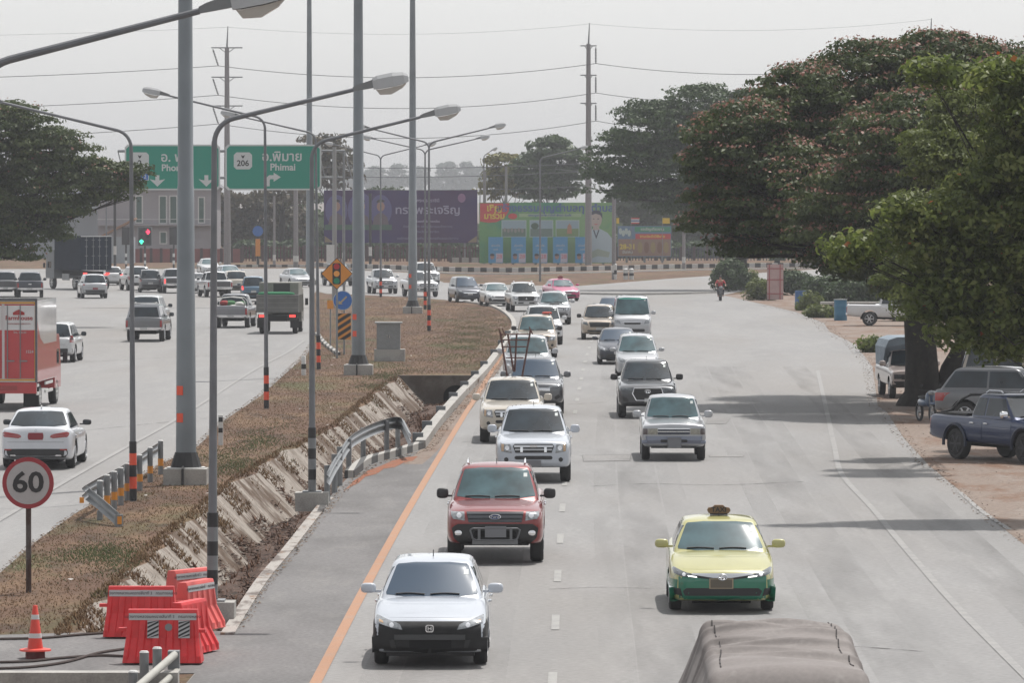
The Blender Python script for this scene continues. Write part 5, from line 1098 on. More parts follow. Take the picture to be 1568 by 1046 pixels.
# tall masts
MAST = mat('mast_galvanised', (.185,.205,.22), .45, .35, noise=.10, nscale=1.2)
def mast(px, py, r0, r1, h, label, near=True, fl=1):
    root = empty('lighting_mast', G(px, py)); tag(root, label, 'mast', 'tall lighting masts on the median')
    prof = [(r0*1.35, .38),(r0*1.0, .75)]
    MB().lathe([(r0,.6),(r0+(r1-r0)*.3,h*.3),(r0+(r1-r0)*.3-.012,h*.3+.02),(r0+(r1-r0)*.6,h*.6),(r1,h)], 16).build('shaft', MAST, root, True, 60)
    MB().lathe([(r0*1.55,.40),(r0*1.08,.78)], 12).build('foot_flare', mat('bitumen_black', (.02,.02,.022), .7), root)
    MB().box((0,0,.06), (r0*4.2,r0*4.0,.66)).build('concrete_base', CON2, root)
    MB().lathe([(r0*1.9,.385),(r0*1.9,.42)], 16).build('flange', WHT, root)
    MB().tube([(-.05,-r0*1.7,.45),(-.05,-r0*2.3,.40),(-.05,-r0*2.32,-.2)], .03, 6).build('cable_duct', BLK, root)
    for z in (1.62, 2.28) if fl else ():
        MB().box((-r0*.55,-r0*.80,z), (.17,.02,.22), rz=-.5).build('reflector', ORF, root)
    MB().lathe([(r1*4,h-.3),(r1*4.5,h),(r1*1.2,h+.3)], 16).build('lamp_ring', GALV, root)
    return root
mast(285, 742, .248, .10, 24, 'thickest tall grey mast on a concrete block beside the ditch')
mast(549, 574, .27, .12, 24, 'second tall grey mast on a concrete block at the head of the ditch')
mast(632, 480, .28, .13, 24, 'third tall grey mast near the tip of the median')
mast(474, 436, .30, .16, 28, 'farthest tall grey mast rising behind the green sign', fl=0)
# ---- gantry sign
GY = 334.0
gr = empty('road_sign_gantry', G(512, 471)); tag(gr, 'two green overhead direction boards with white Thai and English lettering and arrows', 'road sign')
o_ = Vector(gr.location)
def gl_(px, py, y=GY): p = D(px, py, y)-o_; return p
def board(x0, y0, x1, y1):
    a, b = gl_(x0, y1), gl_(x1, y0); r = .18
    pr = rrect(a.x, a.z, b.x, b.z, r); pr2 = rrect(a.x+.10, a.z+.10, b.x-.10, b.z-.10, r)
    bo = MB().prism(pr, a.y, a.y+.06).build('sign_board', SWH, gr); MB().prism(pr2, a.y-.006, a.y).build('sign_face', GRN, bo); return bo, a.y-.010
def S_(bd, poly, y, m, nm, th=.004):
    pts = [(gl_(*p).x, gl_(*p).z) for p in poly]; return MB().prism(pts, y-th, y+.004).build(nm, m, bd)
b1, yb = board(191, 221, 337, 291); b2, _ = board(345, 221, 492, 291)
def shield(bd, cx, cy, n, small=None):
    S_(bd, [(cx-14,cy-9),(cx-10,cy-13),(cx+10,cy-13),(cx+14,cy-9),(cx+14,cy+9),(cx+10,cy+13),(cx-10,cy+13),(cx-14,cy+9)], yb, SWH, 'route_shield')
    p = gl_(cx, cy+4); text('route_number', n, BKP, bd, (p.x, yb-.012, p.z), .52, bold=.012)
    S_(bd, [(cx-3,cy-9),(cx,cy-7.5),(cx+3,cy-9),(cx+1.5,cy-5),(cx,cy-3.5),(cx-1.5,cy-5)], yb-.006, BKP, 'route_emblem')
shield(b1, 214, 246, '2'); shield(b2, 372, 246, '206')
def tx(bd, cx, cy, s, size, bold=.014, sx=1.0): p = gl_(cx, cy); return text('lettering', s, SWH, bd, (p.x, yb-.006, p.z), size, bold=bold, sx=sx)
tx(b1, 269, 241, 'อ. พล', .82); tx(b1, 262, 257, 'Phon', .60); tx(b2, 432, 240, 'อ.พิมาย', .84); tx(b2, 433, 256, 'Phimai', .62)
S_(b1, [(201,265),(228,265),(228,276),(201,276)], yb, SWH, 'blue_plate_edge'); q_ = S_(b1, [(202,266),(227,266),(227,275),(202,275)], yb-.005, BLUE, 'blue_plate'); p = gl_(214.5, 270.5); text('lettering', 'AH12', SWH, q_, (p.x, yb-.014, p.z), .34, bold=.006)
def down(cx, cy): return [(cx-3,cy-9),(cx+3,cy-9),(cx+3,cy-1),(cx+12,cy-3),(cx,cy+8.5),(cx-12,cy-3),(cx-3,cy-1)]
S_(b1, down(241,277), yb, SWH, 'down_arrow'); S_(b1, down(316,277), yb, SWH, 'down_arrow')
S_(b2, [(408,285),(408,272),(412,268),(419,268),(419,264),(430,271),(419,278),(419,274),(414,274),(413,276),(413,285)], yb, SWH, 'right_arrow')
gm_ = MB()
for z in (-.0,):
    for py in (231, 272): a, b = gl_(180, py), gl_(528, py); gm_.tube([(a.x, a.y+.30, a.z), (b.x, b.y+.30, b.z)], .09, 8)
a = gl_(180, 231); b = gl_(528, 231); c = gl_(180, 272)
for k in range(18):
    x = a.x+(b.x-a.x)*k/17; x2 = a.x+(b.x-a.x)*(k+.5)/17; gm_.tube([(x, a.y+.30, a.z), (x2, a.y+.30, c.z)], .035, 6)
gm_.build('gantry_truss', GALV, gr)
h_ = gl_(512, 225).z; MB().tube([(0,.30,-.2),(0,.30,h_)], [.17,.12], 12).build('gantry_post', mat('post_grey', (.26,.26,.26), .6), gr, True)
MB().box((-.25,.2,3.4), (.5,.4,1.2)).build('control_box', WHT, gr)
x5 = gl_(527, 0).x; MB().tube([(x5,.6,-.2),(x5,.6,h_-.3)], .08, 10).build('stay_post', GALV, gr, True)
# ---- signs on the median
sg = empty('warning_sign', G(516, 549)); tag(sg, 'yellow diamond sign with a traffic light symbol on a post', 'road sign'); s = S(549)
hz = (549-419)/s; MB().tube([(0,0,-.1),(0,0,hz+.3)], .045, 8).build('post', GALV, sg, True)
w = 24.5/s; dm = MB().prism([(-w,hz),(0,hz-w),(w,hz),(0,hz+w)], -.06, -.04).build('sign_plate', BKP, sg)
w2 = w-.04; MB().prism([(-w2,hz),(0,hz-w2),(w2,hz),(0,hz+w2)], -.07, -.06).build('sign_face', YEL, dm)
MB().prism(rrect(-.19,hz-.46,.17,hz+.46,.05), -.08, -.07).build('light_symbol', BKP, dm)
for z, m in ((.31, mat('symbol_red', (.40,.01,.02), .5)), (0, mat('symbol_amber', (.75,.32,.06), .5)), (-.31, mat('symbol_green', (.0,.20,.11), .5))):
    MB().lathe([(.13,-.086),(.13,-.078)], 18, (-.01,0,hz+z), 'y').build('symbol_disc', m, dm)
sg = empty('direction_marker', G(527, 543)); tag(sg, 'blue round arrow sign above a yellow and black striped board on one post', 'road sign'); s = S(543)
MB().tube([(0,0,-.1),(0,0,2.6)], .04, 8).build('post', GALV, sg, True)
hz = (543-460)/s; r = 15/s
dp = MB().lathe([(r,-.07),(r,-.05)], 28, (-.06,0,hz), 'y').build('sign_disc', SWH, sg); MB().lathe([(r*.94,-.08),(r*.94,-.07)], 28, (-.06,0,hz), 'y').build('disc_face', BLUE, dp)
A = [(-.19,-.17),(.0,-.17),(-.06,-.11),(.20,.15),(.15,.20),(-.11,-.06),(-.18,.0)]; MB().prism([(a-.06,b+hz) for a, b in A], -.09, -.08).build('arrow', mat('arrow_tan', (.42,.33,.18), .6), dp)
z0, z1 = (543-520)/s, (543-480)/s; x0, x1 = -.36, .30
cb2 = MB().box((-.03,-.055,(z0+z1)/2), (.66,.02,z1-z0)).build('striped_board', YEL, sg)
n = 5
for k in range(n):
    c = z0-.25 + k*(z1-z0+.35)/n; pts = [(x0,c),(x0,c+.17),(x1,c+.17+.42),(x1,c+.42)]
    pts = [(a, min(max(b, z0), z1)) for a, b in pts]
    if max(b for _, b in pts) - min(b for _, b in pts) > .05:
        # clip properly
        poly = []
        for t in np.linspace(0,1,12):
            xx = x0+(x1-x0)*t; poly.append((xx, min(max(c+.17+.42*t, z0), z1)))
        for t in np.linspace(1,0,12):
            xx = x0+(x1-x0)*t; poly.append((xx, min(max(c+.42*t, z0)-.0005, z1-.0005)))
        MB().prism(poly, -.072, -.066).build('black_stripe', BKP, cb2)
sg = empty('direction_marker', G(506, 530)); tag(sg, 'small yellow plate behind the blue arrow sign', 'road sign'); MB().tube([(0,0,-.1),(0,0,2.1)], .035, 8).build('post', GALV, sg, True); MB().box((0,-.05,1.95), (.3,.02,.4)).build('sign_plate', YEL, sg)
# ---- control cabinet
cbn = empty('control_cabinet', G(595, 553)); tag(cbn, 'grey roadside control cabinet on a concrete plinth', 'cabinet'); s = S(553)
MB().box((.05,0,.2), (1.30,.8,.62)).build('plinth', CON2, cbn); bdy = MB().box((.0,-.0,1.05), (1.0,.55,1.12)).build('body', mat('cabinet_grey', (.21,.22,.225), .5, noise=.08), cbn)
MB().box((0,0,1.64), (1.16,.75,.07)).build('roof', mat('cabinet_roof', (.36,.37,.37), .5), cbn)
for sx in (-1,1): d_ = MB().box((sx*.245,-.285,1.05), (.47,.02,1.04)).build('door', mat('cabinet_grey'), bdy); MB().box((sx*.05,-.305,1.05), (.025,.03,.14)).build('handle', CHR, d_)
# ---- speed sign
sp = empty('speed_sign', G(44, 908)); tag(sp, 'round white speed sign with red rim reading 60 on a rusty post', 'road sign'); s = S(908)
MB().tube([(0,0,-.1),(0,0,2.2)], .048, 10).build('post', multi('rusty_post', [(.10,.085,.08),(.06,.035,.028),(.28,.26,.25)], [4.0,5.0], [(.45,.55),(.62,.66)], stretch=(1,1,.4)), sp, True)
hz = (908-739)/s; r = 39.5/s
dd = MB().lathe([(r,-.085),(r,-.065)], 40, (0,0,hz), 'y').build('sign_disc', mat('sign_red', (.30,.025,.035), .5), sp)
MB().lathe([(r*.83,-.092),(r*.83,-.085)], 40, (0,0,hz), 'y').build('sign_face', mat('sign_face_white', (.40,.385,.385), .55, noise=.06, nscale=6), dd)
text('speed_number', '60', BKP, dd, (0,-.096,hz-.005), .50, bold=.012, sx=1.12)
bl = MB()
for x, z in ((0,.30),(0,-.30),(0,.20),(.13,.22)): bl.lathe([(.012,-.10),(.012,-.09)], 8, (x,0,hz+z), 'y')
# ---- guardrails
def wbeam(root, pts, h=.31, name='rail', m=GALV):
    """W profile ribbon; pts world-relative at rail centre"""
    prof = [(0,-.5),(.03,-.42),(.075,-.30),(.075,-.20),(.012,-.05),(.012,.05),(.075,.20),(.075,.30),(.03,.42),(0,.5)]
    v = []; f = []; n = len(prof)
    for i, p in enumerate(pts):
        t = pts[min(i+1, len(pts)-1)]-pts[max(i-1, 0)]; t.z = 0; t.normalize(); nn = Vector((-t.y, t.x, 0))
        for k in (1, 0):
            for a, b in (prof if k else prof[::-1]): v.append(p + nn*(a + (0 if k else -.008)) + Vector((0,0,b*h)))
    N = 2*n
    for i in range(len(pts)-1):
        for j in range(N): f.append((i*N+j, i*N+(j+1)%N, (i+1)*N+(j+1)%N, (i+1)*N+j))
    f += [tuple(range(N)), tuple((len(pts)-1)*N+j for j in range(N))[::-1]]
    return MB().add(v, f).build(name, m, root)
def rail(label, railpx, posts, hrail=.68, post_m=GALV, pr=.06, caps=None, refl=False, flip=1):
    root = empty('guardrail', G(*posts[0])); tag(root, label, 'guardrail'); o = Vector(root.location)
    pts = []
    for (x, y, Y) in railpx: pts.append(D(x, y, Y)-o)
    wbeam(root, pts)
    for (x, y) in posts:
        g = G(x, y)-o; p = MB().tube([(g.x,g.y,-.2),(g.x,g.y,.86)], pr, 10).build('post', post_m, root, True)
        MB().lathe([(pr*1.05,.86),(pr*.8,.885)], 10, (g.x,g.y,0)).build('cap', WHT, p)
        if refl: MB().lathe([(pr*1.06,.28),(pr*1.06,.44)], 10, (g.x,g.y,0)).build('reflective_band', mat('band_amber', (.65,.25,.02), .4), p, True)
    return root
def onrail(px, py, hz=.60):  # rail centre above ground row: give ground pixel
    g = G(px, py); return (px, 0, g.y), g
def rail_g(label, gpx, posts, hz=.60, **k):
    """rail path given by ground pixels directly below it"""
    root = empty('guardrail', G(*posts[0])); tag(root, label, 'guardrail'); o = Vector(root.location)
    pts = [G(*p)-o+Vector((0,0,hz)) for p in gpx]; wbeam(root, pts)
    for i, (x, y) in enumerate(posts):
        g = G(x, y)-o; p = MB().tube([(g.x,g.y,-.2),(g.x,g.y,.84)], .065, 10).build('post', k.get('m', GALV), root, True)
        MB().lathe([(.068,.84),(.05,.865)], 10, (g.x,g.y,0)).build('cap', WHT, p)
        if k.get('refl'): MB().lathe([(.070,.22),(.070,.40)], 10, (g.x,g.y,0)).build('reflective_band', mat('band_amber', (.65,.25,.02), .4), p, True)
    return root
rl = rail_g('short galvanised guardrail with yellow banded posts left of the thickest mast', smoothpx([(131,797),(150,785),(172,773),(192,760),(212,746),(229,733),(246,722)]), [(153,797),(164,787),(175,781),(185,774.5),(195,767),(214,752),(230,739),(246,727)], refl=True)
g0 = G(182,807)-rl.location
wbeam(rl, [G(131,797)-rl.location+Vector((0,0,.60)), (G(148,801)-rl.location+Vector((0,0,.47))), g0+Vector((-.05,0,.18))], name='end_rail')
MB().box((g0.x-.78,g0.y,.56), (.09,.05,.12)).build('reflector', mat('band_amber'), rl); MB().box((g0.x+.02,g0.y-.08,.14), (.09,.05,.16)).build('reflector', mat('band_amber'), rl); MB().tube([(g0.x,g0.y,-.2),(g0.x,g0.y,.26)], .09, 10).build('post', GALV, rl, True)
# curved rail by the ditch (posts measured top and foot in the photo)
rc = empty('guardrail', G(501, 769)); tag(rc, 'curved galvanised guardrail bending round the end of the ditch', 'guardrail'); o = Vector(rc.location)
pp = [(505,785),(512,768),(523,748),(536,725),(552,712),(570,702),(590,694),(608,690),(618,694)]
cpts = [G(*p)-o+Vector((0,0,.76)) for p in smoothpx(pp, 3)]; cpts = cpts[:-1] + [G(626,706)-o+Vector((0,0,.58))]
wbeam(rc, cpts, .33)
for x, y, h in ((501,771,.86),(512,756,.92),(520,745,.95),(534,725,.86),(556,705,.86),(592,694,.88),(609,688,.66)):
    g = G(x, y)-o; p = MB().tube([(g.x,g.y+.06,-.3),(g.x,g.y+.06,h)], .07, 10).build('post', GALV, rc, True)
# foreground rail
rf = empty('guardrail', G(222, 1085)); tag(rf, 'worn white topped guardrail end in the bottom left corner by the red barriers', 'guardrail'); o = Vector(rf.location)
wr = mat('worn_cream_rail', (.34,.335,.305), .55, noise=.12, nscale=3)
P0, P1 = D(268,1003,73.2)-o, D(214,1050,70.6)-o; dv = P1-P0
MB().tube([P0, P0+dv*2.2], .055, 12).build('top_rail', wr, rf, True); MB().tube([P0+Vector((.03,0,-.23)), P0+dv*2.2+Vector((.03,0,-.23))], .05, 12).build('lower_rail', wr, rf, True)
MB().box((P0.x-.02,P0.y+.06,P0.z-.08), (.16,.22,.26)).build('rail_bracket', GALV, rf)
for x, yt, Y in ((240,995,72.8),(220,1001,72.2),(203,1031,71.2)):
    t = D(x, yt, Y)-o; p = MB().tube([(t.x,t.y+.1,-.2),(t.x,t.y+.1,t.z)], .065, 12).build('post', GALV, rf, True); MB().lathe([(.068,t.z),(.05,t.z+.025)], 12, (t.x,t.y+.1,0)).build('cap', WHT, p)
# ---- water barriers
BR = mat('barrier_red', (.60,.026,.03), .45, noise=.16, nscale=4); BR2 = mat('faded_barrier', (.62,.10,.09), .5, noise=.2, nscale=3)
def barrier(px, py, rz, label, m=BR, writing=True, deco=False):
    root = empty('water_barrier', G(px, py), rz); tag(root, label, 'barrier', 'red plastic barriers closing the crossing')
    prof = [(-.26,.04),(-.26,.14),(-.13,.40),(-.085,.78),(-.07,.82),(.07,.82),(.085,.78),(.13,.40),(.26,.14),(.26,.04)]
    xs = [-.57,-.555]; 
    for k in range(5): c = -.44+k*.22; xs += [c-.07, c-.045, c+.045, c+.07]
    xs += [.555,.57]
    v = []; f = []; n = len(prof)
    for x in sorted(xs):
        g = min(abs(x-(-.44+k*.22)) for k in range(5)); inn = .035 if g < .05 else 0; e = .93 if abs(x) > .56 else 1
        wide = x*(1.0)
        for a, b in prof: v.append((wide*(.90+.14*(1-b/.82)**1.5), (a-math.copysign(inn if .13 < b < .75 else 0, a))*e, b))
    K = len(xs)
    for i in range(K-1):
        for j in range(n): f.append((i*n+j, i*n+(j+1)%n, (i+1)*n+(j+1)%n, (i+1)*n+j))
    f += [tuple(range(n)), tuple((K-1)*n+j for j in range(n))[::-1]]
    b = MB().add(v, f).build('body', m, root)
    MB().box((-.57,0,.52), (.18,.12,.05)).build('hook', m, root); MB().box((.56,0,.50), (.14,.12,.05)).build('hook', m, root)
    if writing:
        s_ = MB().box((0,-.093,.715), (1.0,.012,.10), rx=-.06).build('notice_strip', mat('strip_white', (.45,.45,.46), .6), b)
        text('lettering', 'แขวงทางหลวงนครราชสีมาที่ 3   กรมทางหลวง', BKP, s_, (0,-.102,.715), .062, ext=.001)
    if deco:
        for cx_ in (-.14,.32):
            fy_ = lambda z, e: -.13+.118*(z-.40)-e
            so = MB().add([(cx_-.085,fy_(.40,.006),.40),(cx_+.085,fy_(.40,.006),.40),(cx_+.085,fy_(.66,.006),.66),(cx_-.085,fy_(.66,.006),.66),(cx_-.085,fy_(.40,-.01),.40),(cx_+.085,fy_(.40,-.01),.40),(cx_+.085,fy_(.66,-.01),.66),(cx_-.085,fy_(.66,-.01),.66)], [(0,1,2,3),(0,4,5,1),(1,5,6,2),(2,6,7,3),(3,7,4,0)]).build('striped_sticker', mat('strip_white'), b)
            sk_ = MB()
            for k in range(5):
                c = .385+k*.062; zz = [min(max(z, .401), .659) for z in (c-.03, c+.0, c+.085, c+.055)]
                if max(zz)-min(zz) > .01: sk_.add([(cx_-.083,fy_(zz[0],.010),zz[0]),(cx_-.083,fy_(zz[1],.010),zz[1]),(cx_+.083,fy_(zz[2],.010),zz[2]),(cx_+.083,fy_(zz[3],.010),zz[3])], [(0,1,2,3)])
            sk_.build('black_stripes', BKP, so)
        MB().lathe([(.055,-.125),(.055,-.105)], 18, (.09,0,.56), 'y').build('round_crest', mat('crest_grey', (.2,.2,.21), .5), b)
    return root
barrier(250, 1018, -.02, 'front red water barrier with two striped stickers and a Thai notice strip', deco=True)
barrier(217, 978, -.03, 'red water barrier standing in front of the pale ditch slope, left of the others')
barrier(290, 1003, 1.25, 'red water barrier turned end on at the right of the front one', BR, False)
barrier(300, 968, 1.2, 'faded red water barrier in the middle of the stack behind the front one', BR2, True)
barrier(291, 948, 1.0, 'farthest faded red water barrier beside the lamp post block', BR2, True)
# ---- cone
cn = empty('traffic_cone', G(54, 1010)); tag(cn, 'orange red traffic cone with two white bands on the crossing', 'traffic cone')
MB().lathe([(.135,.13),(.12,.14),(.035,.80),(.028,.81)], 24).build('body', mat('cone_red', (.62,.055,.035), .5), cn, True)
MB().lathe([(.24,.125),(.235,.15),(.15,.165)], 24).build('base_flange', mat('cone_red'), cn, True); MB().lathe([(.15,.0),(.145,.125)], 16).build('base_weight', mat('cone_dark', (.12,.02,.02), .7), cn, True)
for z, h in ((.60,.07),(.32,.07)):
    f_ = lambda q: .12+(.035-.12)*(q-.14)/.66
    MB().lathe([(f_(z)+.004,z),(f_(z+h)+.004,z+h)], 24).build('white_band', WHT, cn, True)
# ---- cables on the crossing
for k, P in enumerate(([(-40,983),(60,981),(120,976),(190,971)], [(-40,1019),(40,1017),(90,1012),(150,1008),(190,1009)], [(-40,1029),(40,1026),(100,1018),(150,1004),(195,997)])):
    pts = [G(*p)+Vector((0,0,.035)) for p in smoothpx(P, 6)]
    tag(MB().tube(pts, .022, 6).build('cable', mat('cable_brown', (.045,.03,.026), .7), None, True), ['brown cable along the upper edge of the crossing behind the cone', 'brown cable running past the foot of the cone', 'brown cable nearest the bottom edge crossing to the front barrier'][k], 'cable')
lw = MB().box((0,0,0), (2.6,.35,.5)).build('low_wall', CON2); lw.location = G(131,1062)+Vector((0,0,.05)); tag(lw, 'low grey concrete wall at the bottom edge under the cone', 'wall')
# marker posts
MKG = 'short marker posts'
def marker(px, py, label, h=.72, r=.09):
    root = empty('marker_post', G(px, py)); tag(root, label, 'marker post', MKG)
    MB().lathe([(r,0),(r,h),(r*.6,h+.06)], 12).build('post', WHT, root, True); MB().lathe([(r+.004,h*.35),(r+.004,h*.62)], 12).build('black_band', BKP, root, True)
marker(465, 575, 'short white marker post with a black band on the brown verge by the left carriageway')
marker(958, 428, 'left of the two short marker posts on the far verge', .9, .2); marker(967, 428, 'right of the two short marker posts on the far verge', .9, .2)
marker(941, 428, 'black and white marker at the foot of the pale post with the yellow flag', 1.3, .2)
km = empty('marker_post', G(338, 682)); tag(km, 'white square post with two black marks just right of the nearest banded lamp post', 'marker post', MKG); s=S(682)
MB().box((0,0,.42), (.13,.10,.85)).build('post', WHT, km)
for z in (.42,.72): MB().box((.0,-.055,z), (.12,.012,.13)).build('black_mark', BKP, km)
# ---- traffic lights at the junction
def tlight(px, py, hz, label, front=True, w=1.25, h=1.75):
    root = empty('traffic_light', G(px, py)); tag(root, label, 'traffic light', 'traffic lights at the junction')
    MB().tube([(0,0,-.2),(0,0,hz)], .09, 8).build('post', BLK, root, True)
    for k, m in enumerate((WHT,BKP,WHT)): MB().lathe([(.11,.5+k*.35),(.11,.85+k*.35)], 10).build('painted_band', m, root, True)
    hd = MB().box((0,-.12,hz+h/2), (w,.3,h)).build('signal_head', BLK, root)
    if front:
        MB().box((0,-.10,hz+h/2), (w+.14,.2,h+.14)).build('back_board', GALV, hd)
        r = mat('red_signal', (.5,.02,.04), .4, emit=(1,.03,.09), es=2.4); g = mat('green_signal', (.02,.5,.3), .4, emit=(.05,1,.55), es=2.0)
        MB().prism([(.12,hz+h-.50),(.30,hz+h-.50),(.22,hz+h-.66),(.34,hz+h-.66),(.54,hz+h-.42),(.34,hz+h-.18),(.22,hz+h-.18),(.30,hz+h-.34),(.12,hz+h-.34)], -.30, -.27).build('red_arrow', r, hd)
        c = hz+.36; MB().prism([(-.40,c-.22),(-.24,c-.22),(-.24,c+.0),(-.12,c-.06),(-.12,c+.06),(-.32,c+.24),(-.52,c+.06),(-.52,c-.06),(-.40,c+.0)], -.30, -.27).build('green_arrow', g, hd)
        for x, z in ((-.3,h-.35),(-.3,h-.88),(.3,h-.88),(.3,.36)): MB().lathe([(.17,-.285),(.17,-.27)], 14, (x,0,hz+z), 'y').build('dark_lens', DARK, hd)
    return root
tlight(222, 412, 2.35, 'traffic light with a red right arrow and a green straight arrow')
tlight(193, 412, 2.4, 'dark back of a traffic light just left of the lit one', False, .8); tlight(266, 412, 2.4, 'dark back of a traffic light left of the thickest mast', False, .8)
for px, py, hh, lb_ in ((176,408,7.0,'black and white banded post beside the container lorry'),(567,410,7.5,'thin black and white banded post under the purple billboard'),(395,407,3.6,'thin post carrying a blue round sign far beyond the queue')):
    root = empty('banded_post', G(px, py)); tag(root, lb_, 'post')
    MB().tube([(0,0,-.2),(0,0,hh)], .14, 8).build('post', BKP, root, True)
    MB().lathe([(.16,1.2),(.16,2.1)], 10).build('painted_band', WHT, root, True)
    if px == 395: MB().lathe([(.55,-.2),(.55,-.15)], 20, (0,0,3.6), 'y').build('sign_disc', BLUE, root); MB().box((0,-.15,1.9), (.5,.05,1.8)).build('striped_board', YEL, root)
# ---- power poles and wires
PC = mat('concrete_pole', (.22,.21,.215), .8, noise=.1); INS = mat('insulator', (.06,.065,.075), .4)
WT = []
def power(px, py, top, arms, side, label, aw=1.6, spike=2.2):
    root = empty('power_pole', G(px, py)); tag(root, label, 'power pole', 'tall concrete power poles beyond the junction'); s = S(py); H_ = (py-top)/s; att = []
    MB().tube([(0,0,-.2),(0,0,H_-spike)], [.38,.22], 10).build('pole', PC, root, True); MB().tube([(0,0,H_-spike),(.10,0,H_)], [.10,.04], 6).build('spike', GALV, root)
    for a in arms:
        z = (py-a)/s; ar = MB().box((0,0,z), (aw*2,.12,.12)).build('cross_arm', GALV, root)
        for sx in (-1,1): MB().tube([(sx*aw*.5,0,z),(0,0,z-.6)], .04, 5).build('brace', GALV, ar)
        p0 = Vector((side*aw*.9,0,z-.15)); p1 = p0+Vector((-side*.55 if aw > 1 else .0,0,-1.7))
        k = MB().tube([p0,p1], .05, 6); 
        for q in range(9): c = p0.lerp(p1, .12+.76*q/8); k.sell(tuple(c), (.13,.13,.05), 1, 8, 4)
        k.build('insulator_string', INS, root); att.append(Vector(root.location)+p1)
    att.append(Vector(root.location)+Vector((.10,0,H_-.1))); return att
a1 = power(348, 408, 40, (73,118,162), -1, 'tall concrete power pole rising behind the green signs')
a2 = power(901, 406, 35, (70,115,158), 1, 'tall concrete power pole between the green billboard and the trees', .85)
a3 = power(1424, 410, 28, (62,105,150), 1, 'power pole whose tip shows above the big flowering tree')
p0s = [p+Vector((-78,6,0)) for p in a1]; pls = [p+Vector((60,2,0)) for p in a3]
WIRE = mat('wire', (.07,.075,.085), .6)
def wire(a, b, sag, r, label):
    pts = [a.lerp(b, k/24)+Vector((0,0,-sag*4*(k/24)*(1-k/24))) for k in range(25)]; tag(MB().tube(pts, r, 5, False).build('power_line', WIRE), label, 'power line', 'power lines strung between the tall poles')
spans = [('left of the pole behind the green signs', p0s, a1), ('between the two tall poles', a1, a2), ('right of the tall pole by the billboard', a2, a3)]
lev = ['highest heavy power line ', 'middle heavy power line ', 'lowest heavy power line ', 'thin earth wire ']
for nm, A_, B_ in spans:
    for i in range(4): wire(A_[i], B_[i], 1.35+.15*i if i < 3 else .9, .034 if i < 3 else .012, lev[i]+nm)
for k, (x0,y0,x1,y1) in enumerate(((350,250,900,250),(355,266,900,262),(360,283,900,285),(850,259,1180,264))):
    wire(D(x0,y0,560), D(x1,y1,560), .5, .035, ['upper','middle','lower','short'][k]+' low cable crossing in front of the far trees')
# smaller poles
for px, py, top, r, lb_ in ((940,428,300,.16,'pale slim post with a yellow flag beside the green billboard'),(742,404,262,.16,'slim pole at the left end of the green billboard'),(775,404,255,.14,'slim pole behind the green billboard'),(453,410,290,.22,'stout pale concrete pole under the green sign'),(526,404,300,.12,'thin pale pole left of the second tall mast'),(420,408,300,.12,'thin leaning pole in front of the bare trees'),(1047,412,300,.14,'thin pole under the crown of the far tree')):
    root = empty('utility_pole', G(px, py)); tag(root, lb_, 'pole'); s = S(py); MB().tube([(0,0,-.2),(0,0,(py-top)/s)], [r*1.2,r], 8).build('pole', PC, root, True)
    MB().lathe([(r*1.25,.6),(r*1.25,1.2)], 8).build('painted_band', WHT, root, True)
# ---- billboards
def bill(px0, py0, px1, py1, Yg, name, label, base, frame=GALV, legs=5, h0=0):
    Y = YG(Yg); a, b = D(px0, py1, Y), D(px1, py0, Y); cx = (a.x+b.x)/2; root = empty('billboard', (cx, Y, 0)); tag(root, label, 'billboard')
    w = b.x-a.x; bo = MB().box((0,.15,(a.z+b.z)/2), (w,.25,b.z-a.z)).build('panel', base, root)
    for k in range(legs): x = -w/2+w*(k+.5)/legs; MB().box((x,.45,(b.z+h0)/2), (.25,.25,b.z)).build('leg', frame, root)
    return root, bo, Y, cx
def flatp(bd, Y, cx, poly, m, nm, lay=1):
    pts = [(D(x, y, Y).x-cx, D(x, y, Y).z) for x, y in poly]; return MB().prism(pts, .02-.012*lay, .03-.006*lay).build(nm, m, bd)
def flatt(bd, Y, cx, x, y, s, m, size, bold=.01, rot=0, sx=1, lay=2): p = D(x, y, Y); return text('lettering', s, m, bd, (p.x-cx, .02-.012*lay-.01, p.z), size, rot=(math.pi/2, rot, 0), bold=bold, sx=sx)
def ell(cx, cy, rx, ry, n=20, a0=0, a1=2*math.pi): return [(cx+rx*math.cos(a0+(a1-a0)*k/n), cy+ry*math.sin(a0+(a1-a0)*k/n)) for k in range(n)]
PUR = multi('purple_print', [(.030,.016,.11),(.048,.012,.075)], [.12], [(.4,.6)], fine=.05)
r_, bo, Y, cx = bill(496, 291, 731, 372, 399, 'b', 'wide dark purple billboard with pale Thai lettering and faint portraits', PUR, legs=6)
pt = mat('print_pale_violet', (.30,.28,.40), .6); pg = mat('print_glow', (.07,.06,.20), .6); skin = mat('print_skin', (.30,.17,.13), .6); hair = mat('print_hair', (.015,.012,.02), .6); cloth = mat('print_cloth', (.10,.07,.09), .6); grn_ = mat('print_leaf', (.03,.09,.06), .6)
for x, k in ((515,1.0),(552,1.15),(583,1.0)):
    flatp(bo, Y, cx, ell(x, 322, 17*k, 24*k), pg, 'portrait_glow', 1+ (x == 552)); flatp(bo, Y, cx, [(x-14*k,352),(x+14*k,352),(x+10*k,332),(x+3,326),(x-3,326),(x-10*k,332)], cloth, 'portrait_body', 3)
    flatp(bo, Y, cx, ell(x, 316, 6*k, 7.5*k), skin, 'portrait_face', 4); flatp(bo, Y, cx, ell(x, 310, 6.5*k, 5*k, 14, math.pi, 2*math.pi), hair, 'portrait_hair', 5)
flatp(bo, Y, cx, [(497,344),(600,344),(600,352),(497,352)], grn_, 'leaf_strip', 4)
